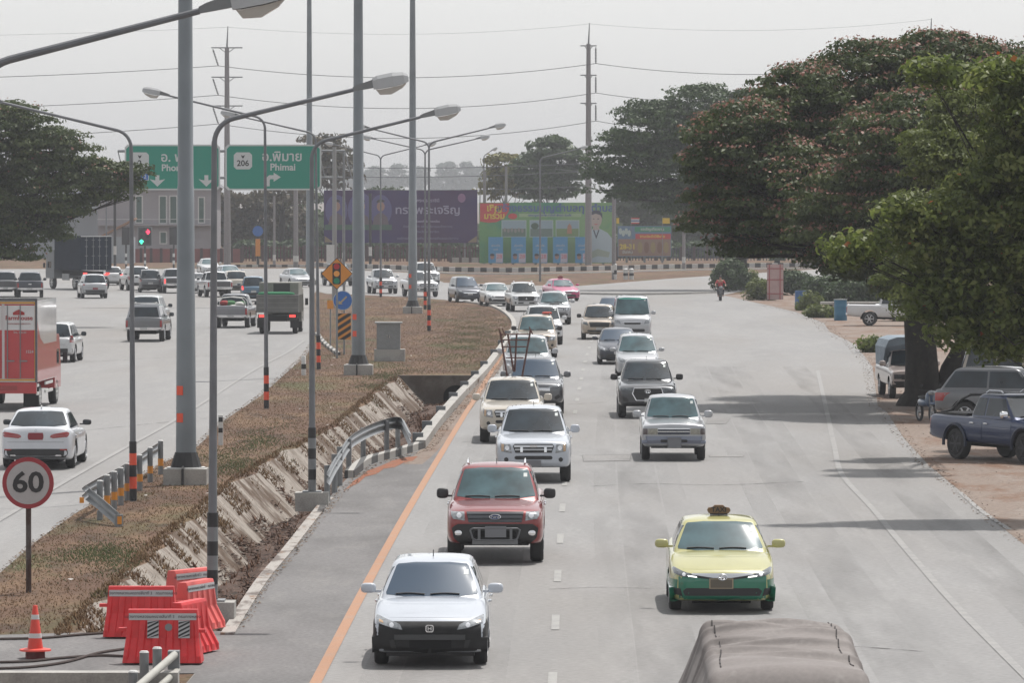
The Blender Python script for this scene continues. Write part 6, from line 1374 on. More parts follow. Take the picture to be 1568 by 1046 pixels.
flatt(bo, Y, cx, 655, 322, 'ทรงพระเจริญ', pt, 1.25, .02, sx=1.1); flatt(bo, Y, cx, 655, 307, 'พระบรมราชินี', pt, .5); flatt(bo, Y, cx, 655, 339, 'ด้วยเกล้าด้วยกระหม่อม', pt, .3)
for y, s_ in ((347,'ข้าพระพุทธเจ้า คณะผู้บริหารและข้าราชการ'),(355,'จังหวัดนครราชสีมา'),(365,'องค์การบริหารส่วนตำบล เทศบาลตำบลและประชาชน')): flatt(bo, Y, cx, 655, y, s_, mat('print_dim', (.13,.11,.2), .6), .34)
flatp(bo, Y, cx, ell(707, 303, 6, 7), mat('print_crest', (.22,.10,.22), .6), 'crest', 1)
for sx_, y in ((497,371),(730,371)): flatp(bo, Y, cx, [(sx_,y),(sx_+(14 if sx_ < 600 else -14),y),(sx_,y-10)], mat('print_gold', (.2,.15,.08), .6), 'gold_corner', 1)
GRP = multi('green_print', [(.13,.30,.12),(.21,.36,.17),(.05,.24,.16)], [.10,.25], [(.4,.6),(.5,.65)], fine=.06)
r_, bo, Y, cx = bill(734, 310, 941, 403, 405, 'b', 'bright green billboard with Thai slogan, three photos and a man with folded arms', GRP, legs=6)
rd = mat('print_red', (.50,.05,.05), .6); yl = mat('print_yellow', (.65,.50,.06), .6); nv = mat('print_navy', (.06,.11,.30), .6); lt = mat('print_pale', (.42,.50,.50), .6)
flatp(bo, Y, cx, [(735,311),(780,311),(779,324),(772,334),(760,340),(748,341),(735,339)], rd, 'red_banner', 1); flatt(bo, Y, cx, 757, 319, 'เชิญ', yl, .95, .03); flatt(bo, Y, cx, 757, 331, 'มาร่วม', yl, .85, .03)
flatp(bo, Y, cx, ell(785, 331, 7, 4.5), rd, 'red_oval', 1); flatt(bo, Y, cx, 850, 319, 'สร้างธรรมบุญตำบลทุกตำบล', nv, 1.02, .025, sx=1.08)
flatp(bo, Y, cx, [(795,327),(890,327),(890,332),(795,332)], mat('print_pale_green', (.30,.42,.25), .6), 'text_strip', 1); flatt(bo, Y, cx, 842, 329.5, 'ธรรมนูญสุขภาพ สามัคคี พัฒนา ร่วมใจ', nv, .3)
for k, (x0, x1) in enumerate(((768,806),(811,847),(851,887))):
    ph = flatp(bo, Y, cx, [(x0,337),(x1,337),(x1,363),(x0,363)], lt, 'photo_border', 1); flatp(ph, Y, cx, [(x0+1,338),(x1-1,338),(x1-1,350),(x0+1,350)], mat('print_sky', (.26,.36,.42), .6), 'photo_sky', 2)
    flatp(ph, Y, cx, [(x0+1,350),(x1-1,350),(x1-1,362),(x0+1,362)], mat('print_field'+str(k), ((.10,.16,.12),(.12,.18,.15),(.16,.25,.10))[k], .6), 'photo_field', 2)
    if k == 0:
        for j in range(6): flatp(ph, Y, cx, ell(x0+5+j*5.4, 352+(j % 2), 2, 3.4, 10), mat('print_group', (.25,.24,.23), .6), 'photo_figures', 3)
    if k == 1: flatp(ph, Y, cx, ell(x0+8, 346, 6, 5, 12), mat('print_tree', (.05,.10,.06), .6), 'photo_tree', 3)
    if k == 2: flatp(ph, Y, cx, [(x0+17,358),(x0+25,358),(x0+24,346),(x0+21,342),(x0+18,346)], mat('print_orange', (.4,.2,.12), .6), 'photo_figure', 3)
# man with folded arms: flat printed figure
sh = mat('print_shirt', (.38,.47,.52), .6); sk = mat('print_skin_light', (.42,.36,.33), .6); dk_ = mat('print_dark', (.05,.06,.09), .6)
bdm = flatp(bo, Y, cx, [(893,402),(890,384),(895,366),(900,356),(908,350),(918,350),(930,356),(938,366),(940,384),(936,402)], sh, 'printed_figure', 1)
flatp(bdm, Y, cx, [(908,352),(918,352),(916,340),(909,340)], sk, 'printed_neck', 2); flatp(bdm, Y, cx, ell(912.5, 336, 9, 13), sk, 'printed_face', 3); flatp(bdm, Y, cx, [(903,334),(904,326),(909,322),(917,322),(922,327),(922.5,335),(919,329),(912,327),(906,329)], dk_, 'printed_hair', 4)
for x in (909,916): flatp(bdm, Y, cx, ell(x, 335, 1.4, .8, 8), dk_, 'printed_eye', 4)
flatp(bdm, Y, cx, [(909,343),(916,343),(912.5,344.5)], rd, 'printed_mouth', 4); flatp(bdm, Y, cx, [(897,390),(915,381),(934,386),(932,394),(915,392),(902,397)], mat('print_forearm', (.30,.36,.30), .6), 'printed_arms', 2); flatp(bdm, Y, cx, [(908,352),(913,366),(918,352),(916,352),(913,361),(910,352)], dk_, 'printed_collar', 3)
pb = mat('poster_blue', (.05,.24,.46), .6)
for k, x in enumerate((748,783,816,847,881)):
    root = empty('campaign_poster', D(x+11, 404, Y-1.2)); root.location.z = 0; tag(root, ['leftmost','second from left','middle','second from right','rightmost'][k] + ' of the five blue posters standing in front of the green billboard', 'poster', 'blue posters below the green billboard')
    MB().box((0,0,1.55), (1.55,.05,2.75)).build('panel', pb, root); MB().box((.38,-.035,.72), (.72,.01,.95)).build('poster_block', mat('poster_pale', (.45,.42,.5), .6), root); text('poster_number', '28', mat('poster_red', (.5,.06,.1), .6), root, (.38,-.045,.85), .6)
    MB().sell((-.36,-.035,.85), (.22,.012,.30), 1).build('printed_face', skin, root); MB().sell((-.36,-.038,1.02), (.24,.012,.16), 1).build('printed_hair', hair, root); text('lettering', 'เลือกตั้ง', SWH, root, (0,-.03,2.0), .3); text('lettering', 'เบอร์', SWH, root, (0,-.03,1.6), .26)
    for sx in (-.6,.6): MB().box((sx,.04,.1), (.06,.06,.5)).build('stake', GALV, root)
r_, bo, Y, cx = bill(946, 346, 1028, 393, 402, 'b', 'lower banner in red blue and orange with numbers right of the green billboard', mat('banner_blue', (.12,.20,.32), .6), legs=3)
flatp(bo, Y, cx, [(947,366),(1027,366),(1027,392),(947,392)], mat('banner_orange', (.27,.17,.13), .6), 'orange_field', 1); flatp(bo, Y, cx, [(972,347),(1027,347),(1027,355),(972,355)], mat('banner_green', (.05,.25,.15), .6), 'green_strip', 1)
flatp(bo, Y, cx, [(973,358),(1027,358),(1027,366),(973,366)], rd, 'red_strip', 2); flatt(bo, Y, cx, 999, 362, 'งานประจำปีพิมาย', yl, .4); flatt(bo, Y, cx, 961, 378, '28-31', yl, .75, .02); flatt(bo, Y, cx, 961, 386, 'มีนาคม', SWH, .4); flatt(bo, Y, cx, 999, 351, 'ขอเชิญเที่ยวงาน', SWH, .4)
for k in range(5): flatp(bo, Y, cx, ell(980+k*10, 379, 4, 9, 10), mat('banner_fig'+str(k % 2), ((.3,.22,.1),(.2,.1,.07))[k % 2], .6), 'printed_shape', 2)
for k in range(4): flatp(bo, Y, cx, ell(950+k*4.5, 354+3*(k % 2), 2.6, 5, 10), mat('print_pale'), 'printed_shape', 1)
for k, (x, y, m, lb_) in enumerate(((646+300,338,mat('flag_yellow', (.65,.45,.03), .7),'small yellow flag hanging on the pale slim post'),(972,338,None,'striped red white and blue flag above the lower banner'),(1020,338,mat('flag_yellow'),'square yellow flag above the lower banner'))):
    Yf = YG(403)-1.0; p = D(x, y, Yf); root = empty('flag', (p.x, Yf, 0)); tag(root, lb_, 'flag'); MB().tube([(-.4,0,0),(-.4,0,p.z+.5)], .03, 6).build('flag_pole', GALV, root)
    if m: MB().box((0,0,p.z), (.8 if k else .3,.02,.6), rz=.2).build('cloth', m, root)
    else:
        for j, mm in enumerate((rd, SWH, nv, SWH, rd)): MB().box((.05,0,p.z+.26-j*.13), (.9,.02,.128), rz=.2).build('stripe', mm, root)
# ---- building, fences, walls on the far side
bw_ = multi('lilac_wall', [(.33,.315,.335),(.28,.265,.285)], [.4], [(.4,.7)]); Yb = YG(398)
a, b = D(150, 408, Yb), D(332, 288, Yb); bd_ = empty('two_storey_house', ((a.x+b.x)/2, Yb, 0)); tag(bd_, 'lilac grey two storey house with tall green windows behind the junction', 'house'); cx = bd_.location.x; w = b.x-a.x
wl = MB().box((0,4,b.z/2), (w,8,b.z)).build('wall', bw_, bd_); rf_ = MB().prism([(-w/2-.6,b.z),(w/2+.6,b.z),(w/2-1,b.z+1.2),(-w/2+1,b.z+1.2)], -.6, 8.6).build('roof', mat('roof_grey', (.12,.12,.13), .7), bd_)
MB().box((0,-.5,b.z*.5-.1), (w,1.2,.18)).build('balcony_slab', bw_, bd_); MB().box((0,-1.05,b.z*.5+.55), (w,.04,.06)).build('balcony_rail', WHT, bd_)
gw = mat('green_glass', (.04,.09,.075), .2)
for x0, x1, y0, y1 in ((209,217,301,340),(245,254,301,341),(261,270,301,341),(246,254,356,372),(305,312,303,340)):
    A, B = D(x0, y1, Yb), D(x1, y0, Yb); fr_ = MB().box(((A.x+B.x)/2-cx,-.02,(A.z+B.z)/2), (B.x-A.x+.3,.10,B.z-A.z+.3)).build('window', WHT, wl); MB().box(((A.x+B.x)/2-cx,-.07,(A.z+B.z)/2), (B.x-A.x,.06,B.z-A.z)).build('pane', gw, fr_)
Yb2 = YG(396); a, b = D(-60, 400, Yb2), D(178, 322, Yb2); bd_ = empty('warehouse', ((a.x+b.x)/2, Yb2, 0)); tag(bd_, 'long low warehouse with pale blue grey roof behind the dark tree', 'building'); cx = bd_.location.x; w = b.x-a.x
MB().box((0,5,b.z/2), (w,10,b.z)).build('wall', mat('warehouse_wall', (.30,.33,.36), .7), bd_); MB().prism([(-w/2-.5,b.z),(w/2+.5,b.z),(w/2-3,b.z+2.2),(-w/2+3,b.z+2.2)], -.8, 11).build('roof', mat('pale_roof', (.48,.52,.56), .5), bd_)
lt_ = empty('lean_to', G(172, 403)); tag(lt_, 'small lean to with a rusty slanting roof beside the lilac house', 'shed'); MB().prism([(-1.2,3.0),(2.4,4.9),(2.4,4.7),(-1.2,2.8)], 0, 4).build('roof', mat('rust_roof', (.30,.17,.10), .7), lt_); MB().box((.7,2,1.4), (3.0,3.6,2.8)).build('wall', mat('warehouse_wall'), lt_)
def fence(x0, x1, py, h, label, m, posts=24, solid=False, cat='fence'):
    A, B = G(x0, py), G(x1, py); root = empty('fence', A); tag(root, label, cat); d = B-A; L = d.length; ang = math.atan2(d.y, d.x); root.rotation_euler = (0,0,ang)
    if solid: MB().box((L/2,0,h/2), (L,.15,h)).build('panel', m, root)
    else:
        k = MB(); n = int(L/.35)
        for i in range(n): k.box((i*.35,0,h/2), (.12,.05,h))
        k.box((L/2,.05,h*.85), (L,.06,.1)); k.box((L/2,.05,h*.2), (L,.06,.1)); k.build('palings', m, root)
    for i in range(0, posts): MB().box((L*i/(posts-1),.0,h*.52), (.3,.3,h*1.06)).build('post', mat('fence_post', (.06,.035,.034), .8), root)
    return root
rf1 = mat('red_fence', (.22,.07,.065), .8, noise=.2, nscale=.5)
fence(170, 370, 402, 1.5, 'red and brown painted wall in front of the lilac house', rf1, 14, True, 'wall'); fence(372, 735, 400, 1.7, 'long dull red picket fence behind the junction below the purple billboard', mat('dark_red_fence', (.085,.025,.025), .8), 24)
fence(945, 1240, 399, 1.5, 'dark low picket fence right of the green billboard', mat('dark_fence', (.05,.055,.07), .8), 16)
fence(690, 735, 402, .55, 'short pale concrete rail under the gap between the two big billboards', CON2, 4, True, 'barrier')
# ---- right side small things
for k, (x, y, h, lb_) in enumerate(((1226,474,1.15,'blue barrel standing alone on the dirt verge near the bushes'),(1287,491,1.15,'blue green barrel touching the rear of the white parked pickup'))):
    root = empty('barrel', G(x, y)); tag(root, lb_, 'barrel', 'barrels on the dirt verge'); r = .36; MB().lathe([(r,0),(r*1.03,.03),(r,.3),(r*1.04,.38),(r,.42),(r,.75),(r*1.04,.8),(r,.84),(r,h),(r*1.03,h+.03)], 18).build('drum', mat('barrel_blue'+str(k), ((.03,.10,.25),(.03,.14,.24))[k], .5), root, True, 50)
    if k: MB().lathe([(r*1.1,h+.03),(r*1.1,h+.07)], 18).build('lid', mat('lid_grey', (.25,.27,.27), .6), root)
ps = empty('poster_stand', G(1187, 461)); tag(ps, 'pale pink upright banner framed with red bars at the edge of the dirt', 'banner stand'); s = S(461); h = 54/s
MB().box((0,.04,h/2+.1), (25/s,.05,h)).build('panel', mat('faded_pink', (.42,.30,.29), .7, noise=.12, nscale=1.5), ps)
rbm = mat('frame_red', (.32,.08,.09), .6)
for x in (-.40,.33): MB().box((x,-.01,h/2+.1), (.06,.05,h)).build('frame_bar', rbm, ps)
for z in (.5,1.45,2.2): MB().box((0,-.015,z), (25/s,.05,.06)).build('frame_bar', rbm, ps)
fb2 = mat('print_tree')
hh = empty('stone_slab', G(1345, 462+22)); tag(hh, 'pale concrete slab table behind the parked white pickup', 'table'); MB().box((-1.1,1,.75), (4.5,1.2,.14)).build('table_top', CON2, hh); MB().box((-2.4,1,.35), (.4,.8,.7)).build('leg', CON2, hh); MB().box((.4,1,.35), (.4,.8,.7)).build('leg', CON2, hh)
# ---- motorcyclist
def skin_body(name, joints, edges, m, parent, sub_=2):
    me = bpy.data.meshes.new(name); ks = list(joints); me.from_pydata([joints[k][0] for k in ks], [(ks.index(a), ks.index(b)) for a, b in edges], [])
    o = bpy.data.objects.new(name, me); col.objects.link(o); md = o.modifiers.new('s', 'SKIN'); md.use_smooth_shade = True
    for i, k in enumerate(ks): r = joints[k][1]; me.skin_vertices[0].data[i].radius = (r, r) if not isinstance(r, tuple) else r; me.skin_vertices[0].data[i].use_root = (i == 0)
    o.modifiers.new('u', 'SUBSURF').levels = sub_
    m2 = bpy.data.meshes.new_from_object(o.evaluated_get(bpy.context.evaluated_depsgraph_get())); bpy.data.objects.remove(o); m2.name = name; m2.materials.clear(); m2.materials.append(m)
    for p_ in m2.polygons: p_.use_smooth = True
    o = bpy.data.objects.new(name, m2); col.objects.link(o); o.parent = parent; return o
def motorbike(px, py, rz, label, bodym):
    mo = empty('motorbike', G(px, py), rz); tag(mo, label, 'motorbike'); 
    for y in (0, 1.24):
        w = MB(); t = np.linspace(0, 2*math.pi, 25); w.tube([(0, .27*math.cos(a), .27*math.sin(a)) for a in t], .045, 8, False); wh = w.build('wheel', RUB, mo, True); wh.location = (0,y,.31)
        rm = MB(); rm.tube([(0, .22*math.cos(a), .22*math.sin(a)) for a in t], .014, 5, False); rm.lathe([(.05,-.05),(.05,.05)], 10, (0,0,0), 'x')
        for k in range(8): rm.tube([(0,0,0),(0,.22*math.cos(k*.785),.22*math.sin(k*.785))], .006, 4)
        rm.build('rim', RIM, wh)
    MB().sell((0,.22,.72), (.16,.10,.24), .7).build('leg_shield', bodym, mo, True); MB().sell((0,.02,.60), (.07,.26,.05), .7).build('front_mudguard', bodym, mo, True)
    MB().sell((0,.85,.60), (.12,.42,.13), .8).build('body', bodym, mo, True); MB().sell((0,.80,.77), (.13,.38,.05), .7).build('seat', BLK, mo, True)
    MB().sell((0,.10,.93), (.12,.08,.08), .8).build('headlight', LMP, mo, True)
    fk = MB()
    for sx in (-.06,.06): fk.tube([(sx,0,.31),(sx,.18,.95)], .02, 6)
    fk.build('fork', GALV, mo); MB().tube([(-.34,.30,1.02),(-.12,.20,.99),(.12,.20,.99),(.34,.30,1.02)], .016, 6).build('handlebar', BLK, mo)
    for sx in (-1,1): MB().sell((sx*.30,.18,1.16), (.05,.015,.035), .8, 8, 6).build('mirror', BLK, mo, True)
    MB().box((0,.05,.50), (.14,.02,.10)).build('number_plate', PLT, mo); return mo
mo = motorbike(1104, 461, .03, 'dark motorbike coming towards the camera past the far tree trunk', mat('bike_dark', (.05,.05,.06), .35, coat=.8))
RDS = mat('red_shirt', (.36,.05,.055), .9); SKN = mat('skin', (.34,.19,.13), .55); TRS = mat('dark_trousers', (.03,.032,.04), .9)
pe = empty('person', mo.location, .03); tag(pe, 'person in a red shirt and dark trousers riding the motorbike, hands on the handlebar', 'person')
J = {'pel':((0,.72,.86),.15),'sp':((0,.68,1.08),.15),'ch':((0,.62,1.30),(.19,.13)),'nk':((0,.60,1.43),.07),'hd0':((0,.58,1.52),.075),'hd':((0,.575,1.61),(.082,.095)),'hd2':((0,.585,1.69),.06)}
E = [('pel','sp'),('sp','ch'),('ch','nk'),('nk','hd0'),('hd0','hd'),('hd','hd2')]
for s_, x in (('l',-1),('r',1)):
    J.update({s_+'sh':((x*.20,.62,1.36),.07), s_+'el':((x*.34,.52,1.14),.05), s_+'wr':((x*.33,.31,1.05),.034), s_+'ha':((x*.33,.26,1.03),.035), s_+'hp':((x*.10,.68,.84),.11), s_+'kn':((x*.20,.30,.80),.075), s_+'an':((x*.16,.42,.38),.05), s_+'ft':((x*.17,.28,.31),.05)})
    E += [('ch',s_+'sh'),(s_+'sh',s_+'el'),(s_+'el',s_+'wr'),(s_+'wr',s_+'ha'),('pel',s_+'hp'),(s_+'hp',s_+'kn'),(s_+'kn',s_+'an'),(s_+'an',s_+'ft')]
body = skin_body('body', J, E, SKN, pe)
def wrap(name, keys, edges, m, infl):
    K = {k: (J[k][0], tuple(a*infl for a in (J[k][1] if isinstance(J[k][1], tuple) else (J[k][1],)*2))) for k in keys}; return skin_body(name, K, edges, m, pe)
wrap('shirt', ['ch','sp','pel','lsh','rsh','lel','rel'], [('ch','sp'),('sp','pel'),('ch','lsh'),('ch','rsh'),('lsh','lel'),('rsh','rel')], RDS, 1.14)
wrap('trousers', ['pel','lhp','rhp','lkn','rkn','lan','ran'], [('pel','lhp'),('pel','rhp'),('lhp','lkn'),('rhp','rkn'),('lkn','lan'),('rkn','ran')], TRS, 1.12)
MB().sell((0,.60,1.66), (.10,.12,.10), .95).build('hair', mat('black_hair', (.012,.01,.01), .7), pe, True)
fce = MB()
for sx in (-.035,.035): fce.sell((sx,.478,1.615), (.014,.008,.008), 1, 8, 6)
fce.sell((0,.47,1.59), (.012,.018,.02), 1, 8, 6); fce.sell((0,.482,1.555), (.025,.008,.007), 1, 8, 6); fce.build('face', mat('face_features', (.10,.04,.03), .6), pe)
for sx in (-1,1):
    for k in range(4): MB().tube([(sx*(.315+k*.017),.255,1.045),(sx*(.315+k*.017),.225,1.03),(sx*(.315+k*.017),.235,1.005-.003*k),(sx*(.315+k*.017),.26,1.0)], .0095, 6).build('finger', SKN, pe, True)
    MB().tube([(sx*.31,.27,1.04),(sx*.295,.26,1.015),(sx*.30,.245,1.0)], .011, 6).build('thumb', SKN, pe, True)
motorbike(1428, 648, .25, 'motorbike parked in deep shade against the big tree trunk', mat('bike_blue', (.05,.09,.16), .35, coat=.8))
# small cones far right
for x, y in ((1219,436),(1227,437)):
    r_ = empty('traffic_cone', G(x, y)); tag(r_, ['left','right'][x > 1222] + ' of two distant dark red cones beyond the bushes', 'traffic cone', 'distant cones beyond the bushes'); MB().lathe([(.22,0),(.2,.05),(.04,.95)], 12).build('body', mat('cone_far', (.22,.03,.03), .6), r_, True); MB().box((0,0,.02), (.5,.5,.04)).build('base_flange', BKP, r_)
# ================================================================ TREES
def leafmat(key, cs, trans=.25, rough=.55):
    if key in _M: return _M[key]
    m = bpy.data.materials.new(key); m.use_nodes = True; n = m.node_tree.nodes; l = m.node_tree.links; b = n['Principled BSDF']; out = n['Material Output']
    at = n.new('ShaderNodeAttribute'); at.attribute_name = 'v'; cr = n.new('ShaderNodeValToRGB'); el = cr.color_ramp.elements
    el[0].color = (*cs[0], 1); el[1].color = (*cs[-1], 1)
    for i, c in enumerate(cs[1:-1]): e = el.new((i+1)/(len(cs)-1)); e.color = (*c, 1)
    l.new(at.outputs['Fac'], cr.inputs[0]); l.new(cr.outputs[0], b.inputs['Base Color']); b.inputs['Roughness'].default_value = rough; b.inputs['Specular IOR Level'].default_value = .35
    tr = n.new('ShaderNodeBsdfTranslucent'); mx = n.new('ShaderNodeMixShader'); mx.inputs[0].default_value = trans; l.new(cr.outputs[0], tr.inputs[0]); l.new(b.outputs[0], mx.inputs[1]); l.new(tr.outputs[0], mx.inputs[2]); l.new(mx.outputs[0], out.inputs[0])
    _M[key] = m; return m
def quads(name, C, U, V, val, m, parent, bend=0.25):
    """diamond leaves: centre C, half axes U, V"""
    n = len(C); N = np.cross(U, V); N /= (np.linalg.norm(N, axis=1)[:,None]+1e-9); ln = np.linalg.norm(U, axis=1)[:,None]
    P = np.stack([C-U, C-V*1.0+N*ln*bend, C+U, C+V+N*ln*bend], axis=1).reshape(-1, 3)
    me = bpy.data.meshes.new(name); me.vertices.add(4*n); me.vertices.foreach_set('co', P.astype(np.float32).ravel()); me.loops.add(4*n); me.loops.foreach_set('vertex_index', np.arange(4*n, dtype=np.int32))
    me.polygons.add(n); me.polygons.foreach_set('loop_start', np.arange(0, 4*n, 4, dtype=np.int32)); me.polygons.foreach_set('loop_total', np.full(n, 4, dtype=np.int32)); me.update(calc_edges=True)
    a = me.attributes.new('v', 'FLOAT', 'POINT'); a.data.foreach_set('value', np.repeat(val, 4).astype(np.float32)); me.materials.append(m)
    o = bpy.data.objects.new(name, me); col.objects.link(o); o.parent = parent; return o
def rdir(n): d = rng.normal(size=(n, 3)); return d/np.linalg.norm(d, axis=1)[:,None]
def tree(name, label, cat, base, Y, blobs, leaf, dens, m, clump=.7, flat=.5, trunk=None, flowers=None, group=None, shell=.78, depth=.9, umbrella=True, bark=None, outlier=.1, maxleaf=90000):
    """blobs: (px,py,rx,ry) in photo pixels (+ optional depth offset m) at depth Y; base: trunk foot pixel x at ground"""
    s = FPX/Y; bx = (base-784)/s; root = empty(name, (bx, Y, 0)); tag(root, label, cat, group); o = np.array([bx, Y, 0])
    Cs = []; cents = []
    for bl in blobs:
        px, py, rx, ry = bl[:4]; dy = bl[4] if len(bl) > 4 else 0
        c = D(px, py, Y+dy); R3 = np.array([rx/s, (rx+ry)/2/s*depth, ry/s]); cents.append((np.array(c)-o, R3))
        area = 4*math.pi*((R3[0]*R3[1])**1.6/3+(R3[0]*R3[2])**1.6/3+(R3[1]*R3[2])**1.6/3)**(1/1.6)*1.6
        n = max(6, int(area/(clump*clump*2.0)))
        d = rdir(n); d[:,2] = np.where(d[:,2] < -.55, -d[:,2], d[:,2]); d /= np.linalg.norm(d, axis=1)[:,None]
        rad = shell+(1.02-shell)*rng.random(n)**.6; k = rng.random(n) < outlier; rad = np.where(k, rad+.10*rng.random(n), rad)
        Cs.append(np.array(c)-o + d*R3*rad[:,None])
        n2 = n//3; d = rdir(n2); Cs.append(np.array(c)-o + d*R3*(.35+.4*rng.random(n2))[:,None])
    K = np.concatenate(Cs); nc = len(K); cr = clump*(.6+.8*rng.random(nc)); per = int(max(8, min(dens, maxleaf/nc)))
    idx = np.repeat(np.arange(nc), per); n = len(idx); d = rdir(n)
    if umbrella: d[:,2] = np.abs(d[:,2])*.9-.12
    rr = (.55+.5*rng.random(n))[:,None]; P = K[idx] + d*rr*cr[idx][:,None]*np.array([1,1,flat])
    nrm = d*np.array([1,1,1.6]) + rng.normal(size=(n,3))*.55; nrm /= np.linalg.norm(nrm, axis=1)[:,None]
    t = np.cross(nrm, rng.normal(size=(n,3))); t /= np.linalg.norm(t, axis=1)[:,None]; b = np.cross(nrm, t); sz = leaf*(.6+.8*rng.random(n))[:,None]
    cv = rng.random(nc); val = np.clip(cv[idx]*.6+rng.random(n)*.4, 0, 1); quads('crown', P, t*sz, b*sz*.5, val, m, root)
    if flowers:
        fm, frac, fs, fn = flowers; kk = np.where(rng.random(nc) < frac)[0]; idx = np.repeat(kk, fn); n = len(idx)
        # flowers cluster where clumps face the open air
        cc = np.mean([c for c, _ in cents], axis=0); d = rdir(n); d[:,2] = np.abs(d[:,2])*.5+.6; d /= np.linalg.norm(d, axis=1)[:,None]; P = K[idx]+d*cr[idx][:,None]*np.array([1,1,flat])*1.08
        nrm = d+rng.normal(size=(n,3))*.5; nrm /= np.linalg.norm(nrm, axis=1)[:,None]; t = np.cross(nrm, rng.normal(size=(n,3))); t /= np.linalg.norm(t, axis=1)[:,None]; b = np.cross(nrm, t); sz = fs*(.6+.8*rng.random(n))[:,None]
        quads('flowers', P, t*sz, b*sz*.8, rng.random(n), fm, root)
    bk = bark or BARK
    if trunk:
        r0, hz, lean = trunk; mb = MB(); top = Vector((lean, 0, hz))
        mb.tube([(-.04,0,-.3),(0,0,.12),(lean*.08+.03,0,.5),(lean*.2,0,hz*.3),(lean*.42-.06,.05,hz*.5),(lean*.66+.04,.05,hz*.75),top], [r0*1.75,r0*1.5,r0*1.12,r0*.98,r0*.92,r0*.86,r0*.7], 12); mb.build('trunk', bk, root, True, 60)
        lm = MB()
        for c, R3 in cents:
            for j in range(3):
                e = Vector(c)+Vector((rng.uniform(-.55,.55)*R3[0], rng.uniform(-.55,.55)*R3[1], rng.uniform(-.5,.3)*R3[2])); mid = top.lerp(e, .5)+Vector((rng.normal()*.3,rng.normal()*.3,-abs(rng.normal())*.4))
                lm.tube([top-Vector((0,0,.1)), top.lerp(mid,.5)+Vector((0,0,.25)), mid, e], [r0*.34,r0*.24,r0*.14,r0*.03], 6)
                for q in range(3): e2 = e+Vector((rng.uniform(-.3,.3)*R3[0], rng.uniform(-.3,.3)*R3[1], rng.uniform(-.3,.3)*R3[2])); lm.tube([mid.lerp(e,.4+.2*q), e2], [r0*.06,r0*.015], 4)
        lm.build('branches', bk, root, True, 60)
    return root
BARK = multi('bark', [(.018,.015,.013),(.030,.026,.022)], [3.0], [(.45,.6)], bump=.6, stretch=(1,1,.3), fine=.3, finescale=6)
LRT = leafmat('leaf_dark', [(.032,.050,.016),(.050,.074,.022),(.075,.102,.030),(.105,.125,.042)], .3); FLW = leafmat('flower_pink', [(.24,.11,.08),(.32,.165,.13),(.17,.11,.06)], .3)
LAL = leafmat('leaf_glossy', [(.05,.075,.018),(.10,.135,.03),(.16,.20,.05),(.23,.25,.085)], .5, .5); ORL = leafmat('leaf_orange', [(.40,.07,.02),(.30,.12,.03)], .3)
LFE = leafmat('leaf_feathery', [(.085,.11,.028),(.12,.15,.038),(.16,.19,.055)], .4); LBK = leafmat('leaf_far_green', [(.032,.058,.022),(.05,.085,.03),(.08,.125,.042)]); LBR = leafmat('leaf_sparse_brown', [(.07,.06,.035),(.10,.08,.045),(.05,.06,.03)]); LEU = leafmat('leaf_blue_green', [(.05,.08,.06),(.07,.10,.075)])
LYG = leafmat('leaf_yellow_green', [(.12,.13,.035),(.20,.18,.05),(.06,.09,.03)])
YT = YG(622)
RT = tree('rain_tree', 'huge spreading dark tree with pinkish flowers over the right side of the road', 'tree', 1412, YT,
    [(1105,335,62,48),(1085,255,38,42),(1150,235,95,75),(1240,190,100,85,2),(1345,150,115,82,3),(1440,120,110,66,3),(1530,150,90,75,3),(1230,310,120,90,-1),(1350,280,130,110,0),(1460,300,120,120,2),(1330,400,62,42,0),(1130,385,40,16,0),(1180,360,60,30,1),(1560,280,90,120,3),(1440,400,90,50,2),(1290,403,50,30,-1),(1330,415,46,28,1),(1405,440,52,38,2),(1570,330,100,70,-10),(1540,230,80,60,-8),(1250,380,60,30,5),(1300,230,120,100,9),(1420,250,120,100,-8),(1330,330,110,80,-7),(1400,430,60,40,0)],  # lower right blob set nearer, added to shade the parked off-roader and van
    .088, 110, LRT, .62, .5, (.54, 5.7, -.1), (FLW, .72, .055, 18), maxleaf=330000, depth=1.35)
MB().tube([(.6,.1,-.2),(1.0,.3,1.2),(1.8,.5,2.6),(3.0,.6,4.4)], [.45,.36,.30,.22], 10).build('leaning_stem', BARK, RT, True, 60)
tree('feathery_tree', 'light yellow green feathery tree between the flowering tree and the glossy leaved one', 'tree', 1710, YG(700),
    [(1470,195,52,50,-6),(1430,245,52,42,-7),(1480,260,60,50,-7),(1400,330,50,30,-5),(1470,330,50,40,-5),(1395,440,48,55,-1),(1440,460,60,60),(1600,310,120,66,0),(1630,270,110,70,5),(1580,390,80,46,2)], .06, 110, LFE, .42, .5, (.13, 5.5, -3.6), shell=.7, maxleaf=150000, outlier=.25)  # rightmost crown blobs, mostly out of view, added to shade the blue pickup
tree('almond_tree', 'bright green tree with large glossy leaves and scattered orange leaves at the right edge', 'tree', 1770, YG(795),
    [(1555,140,62,48),(1480,118,50,18,1),(1420,112,26,10,1),(1610,230,85,110),(1545,215,40,40,.5),(1400,340,50,30,-.3),(1320,378,40,16,-.5),(1430,380,70,50),(1520,340,100,90),(1600,400,90,110),(1500,460,90,60),(1440,440,50,40,0),(1570,500,80,60),(1300,395,16,8,-.5),(1480,515,48,26,0),(1545,530,50,24,0),(1425,465,38,32,.5)], .082, 60, LAL, .42, .6, (.13, 4.0, -1.6), (ORL, .09, .075, 2), shell=.72, outlier=.3, umbrella=False, maxleaf=120000)
Y4 = YG(444)
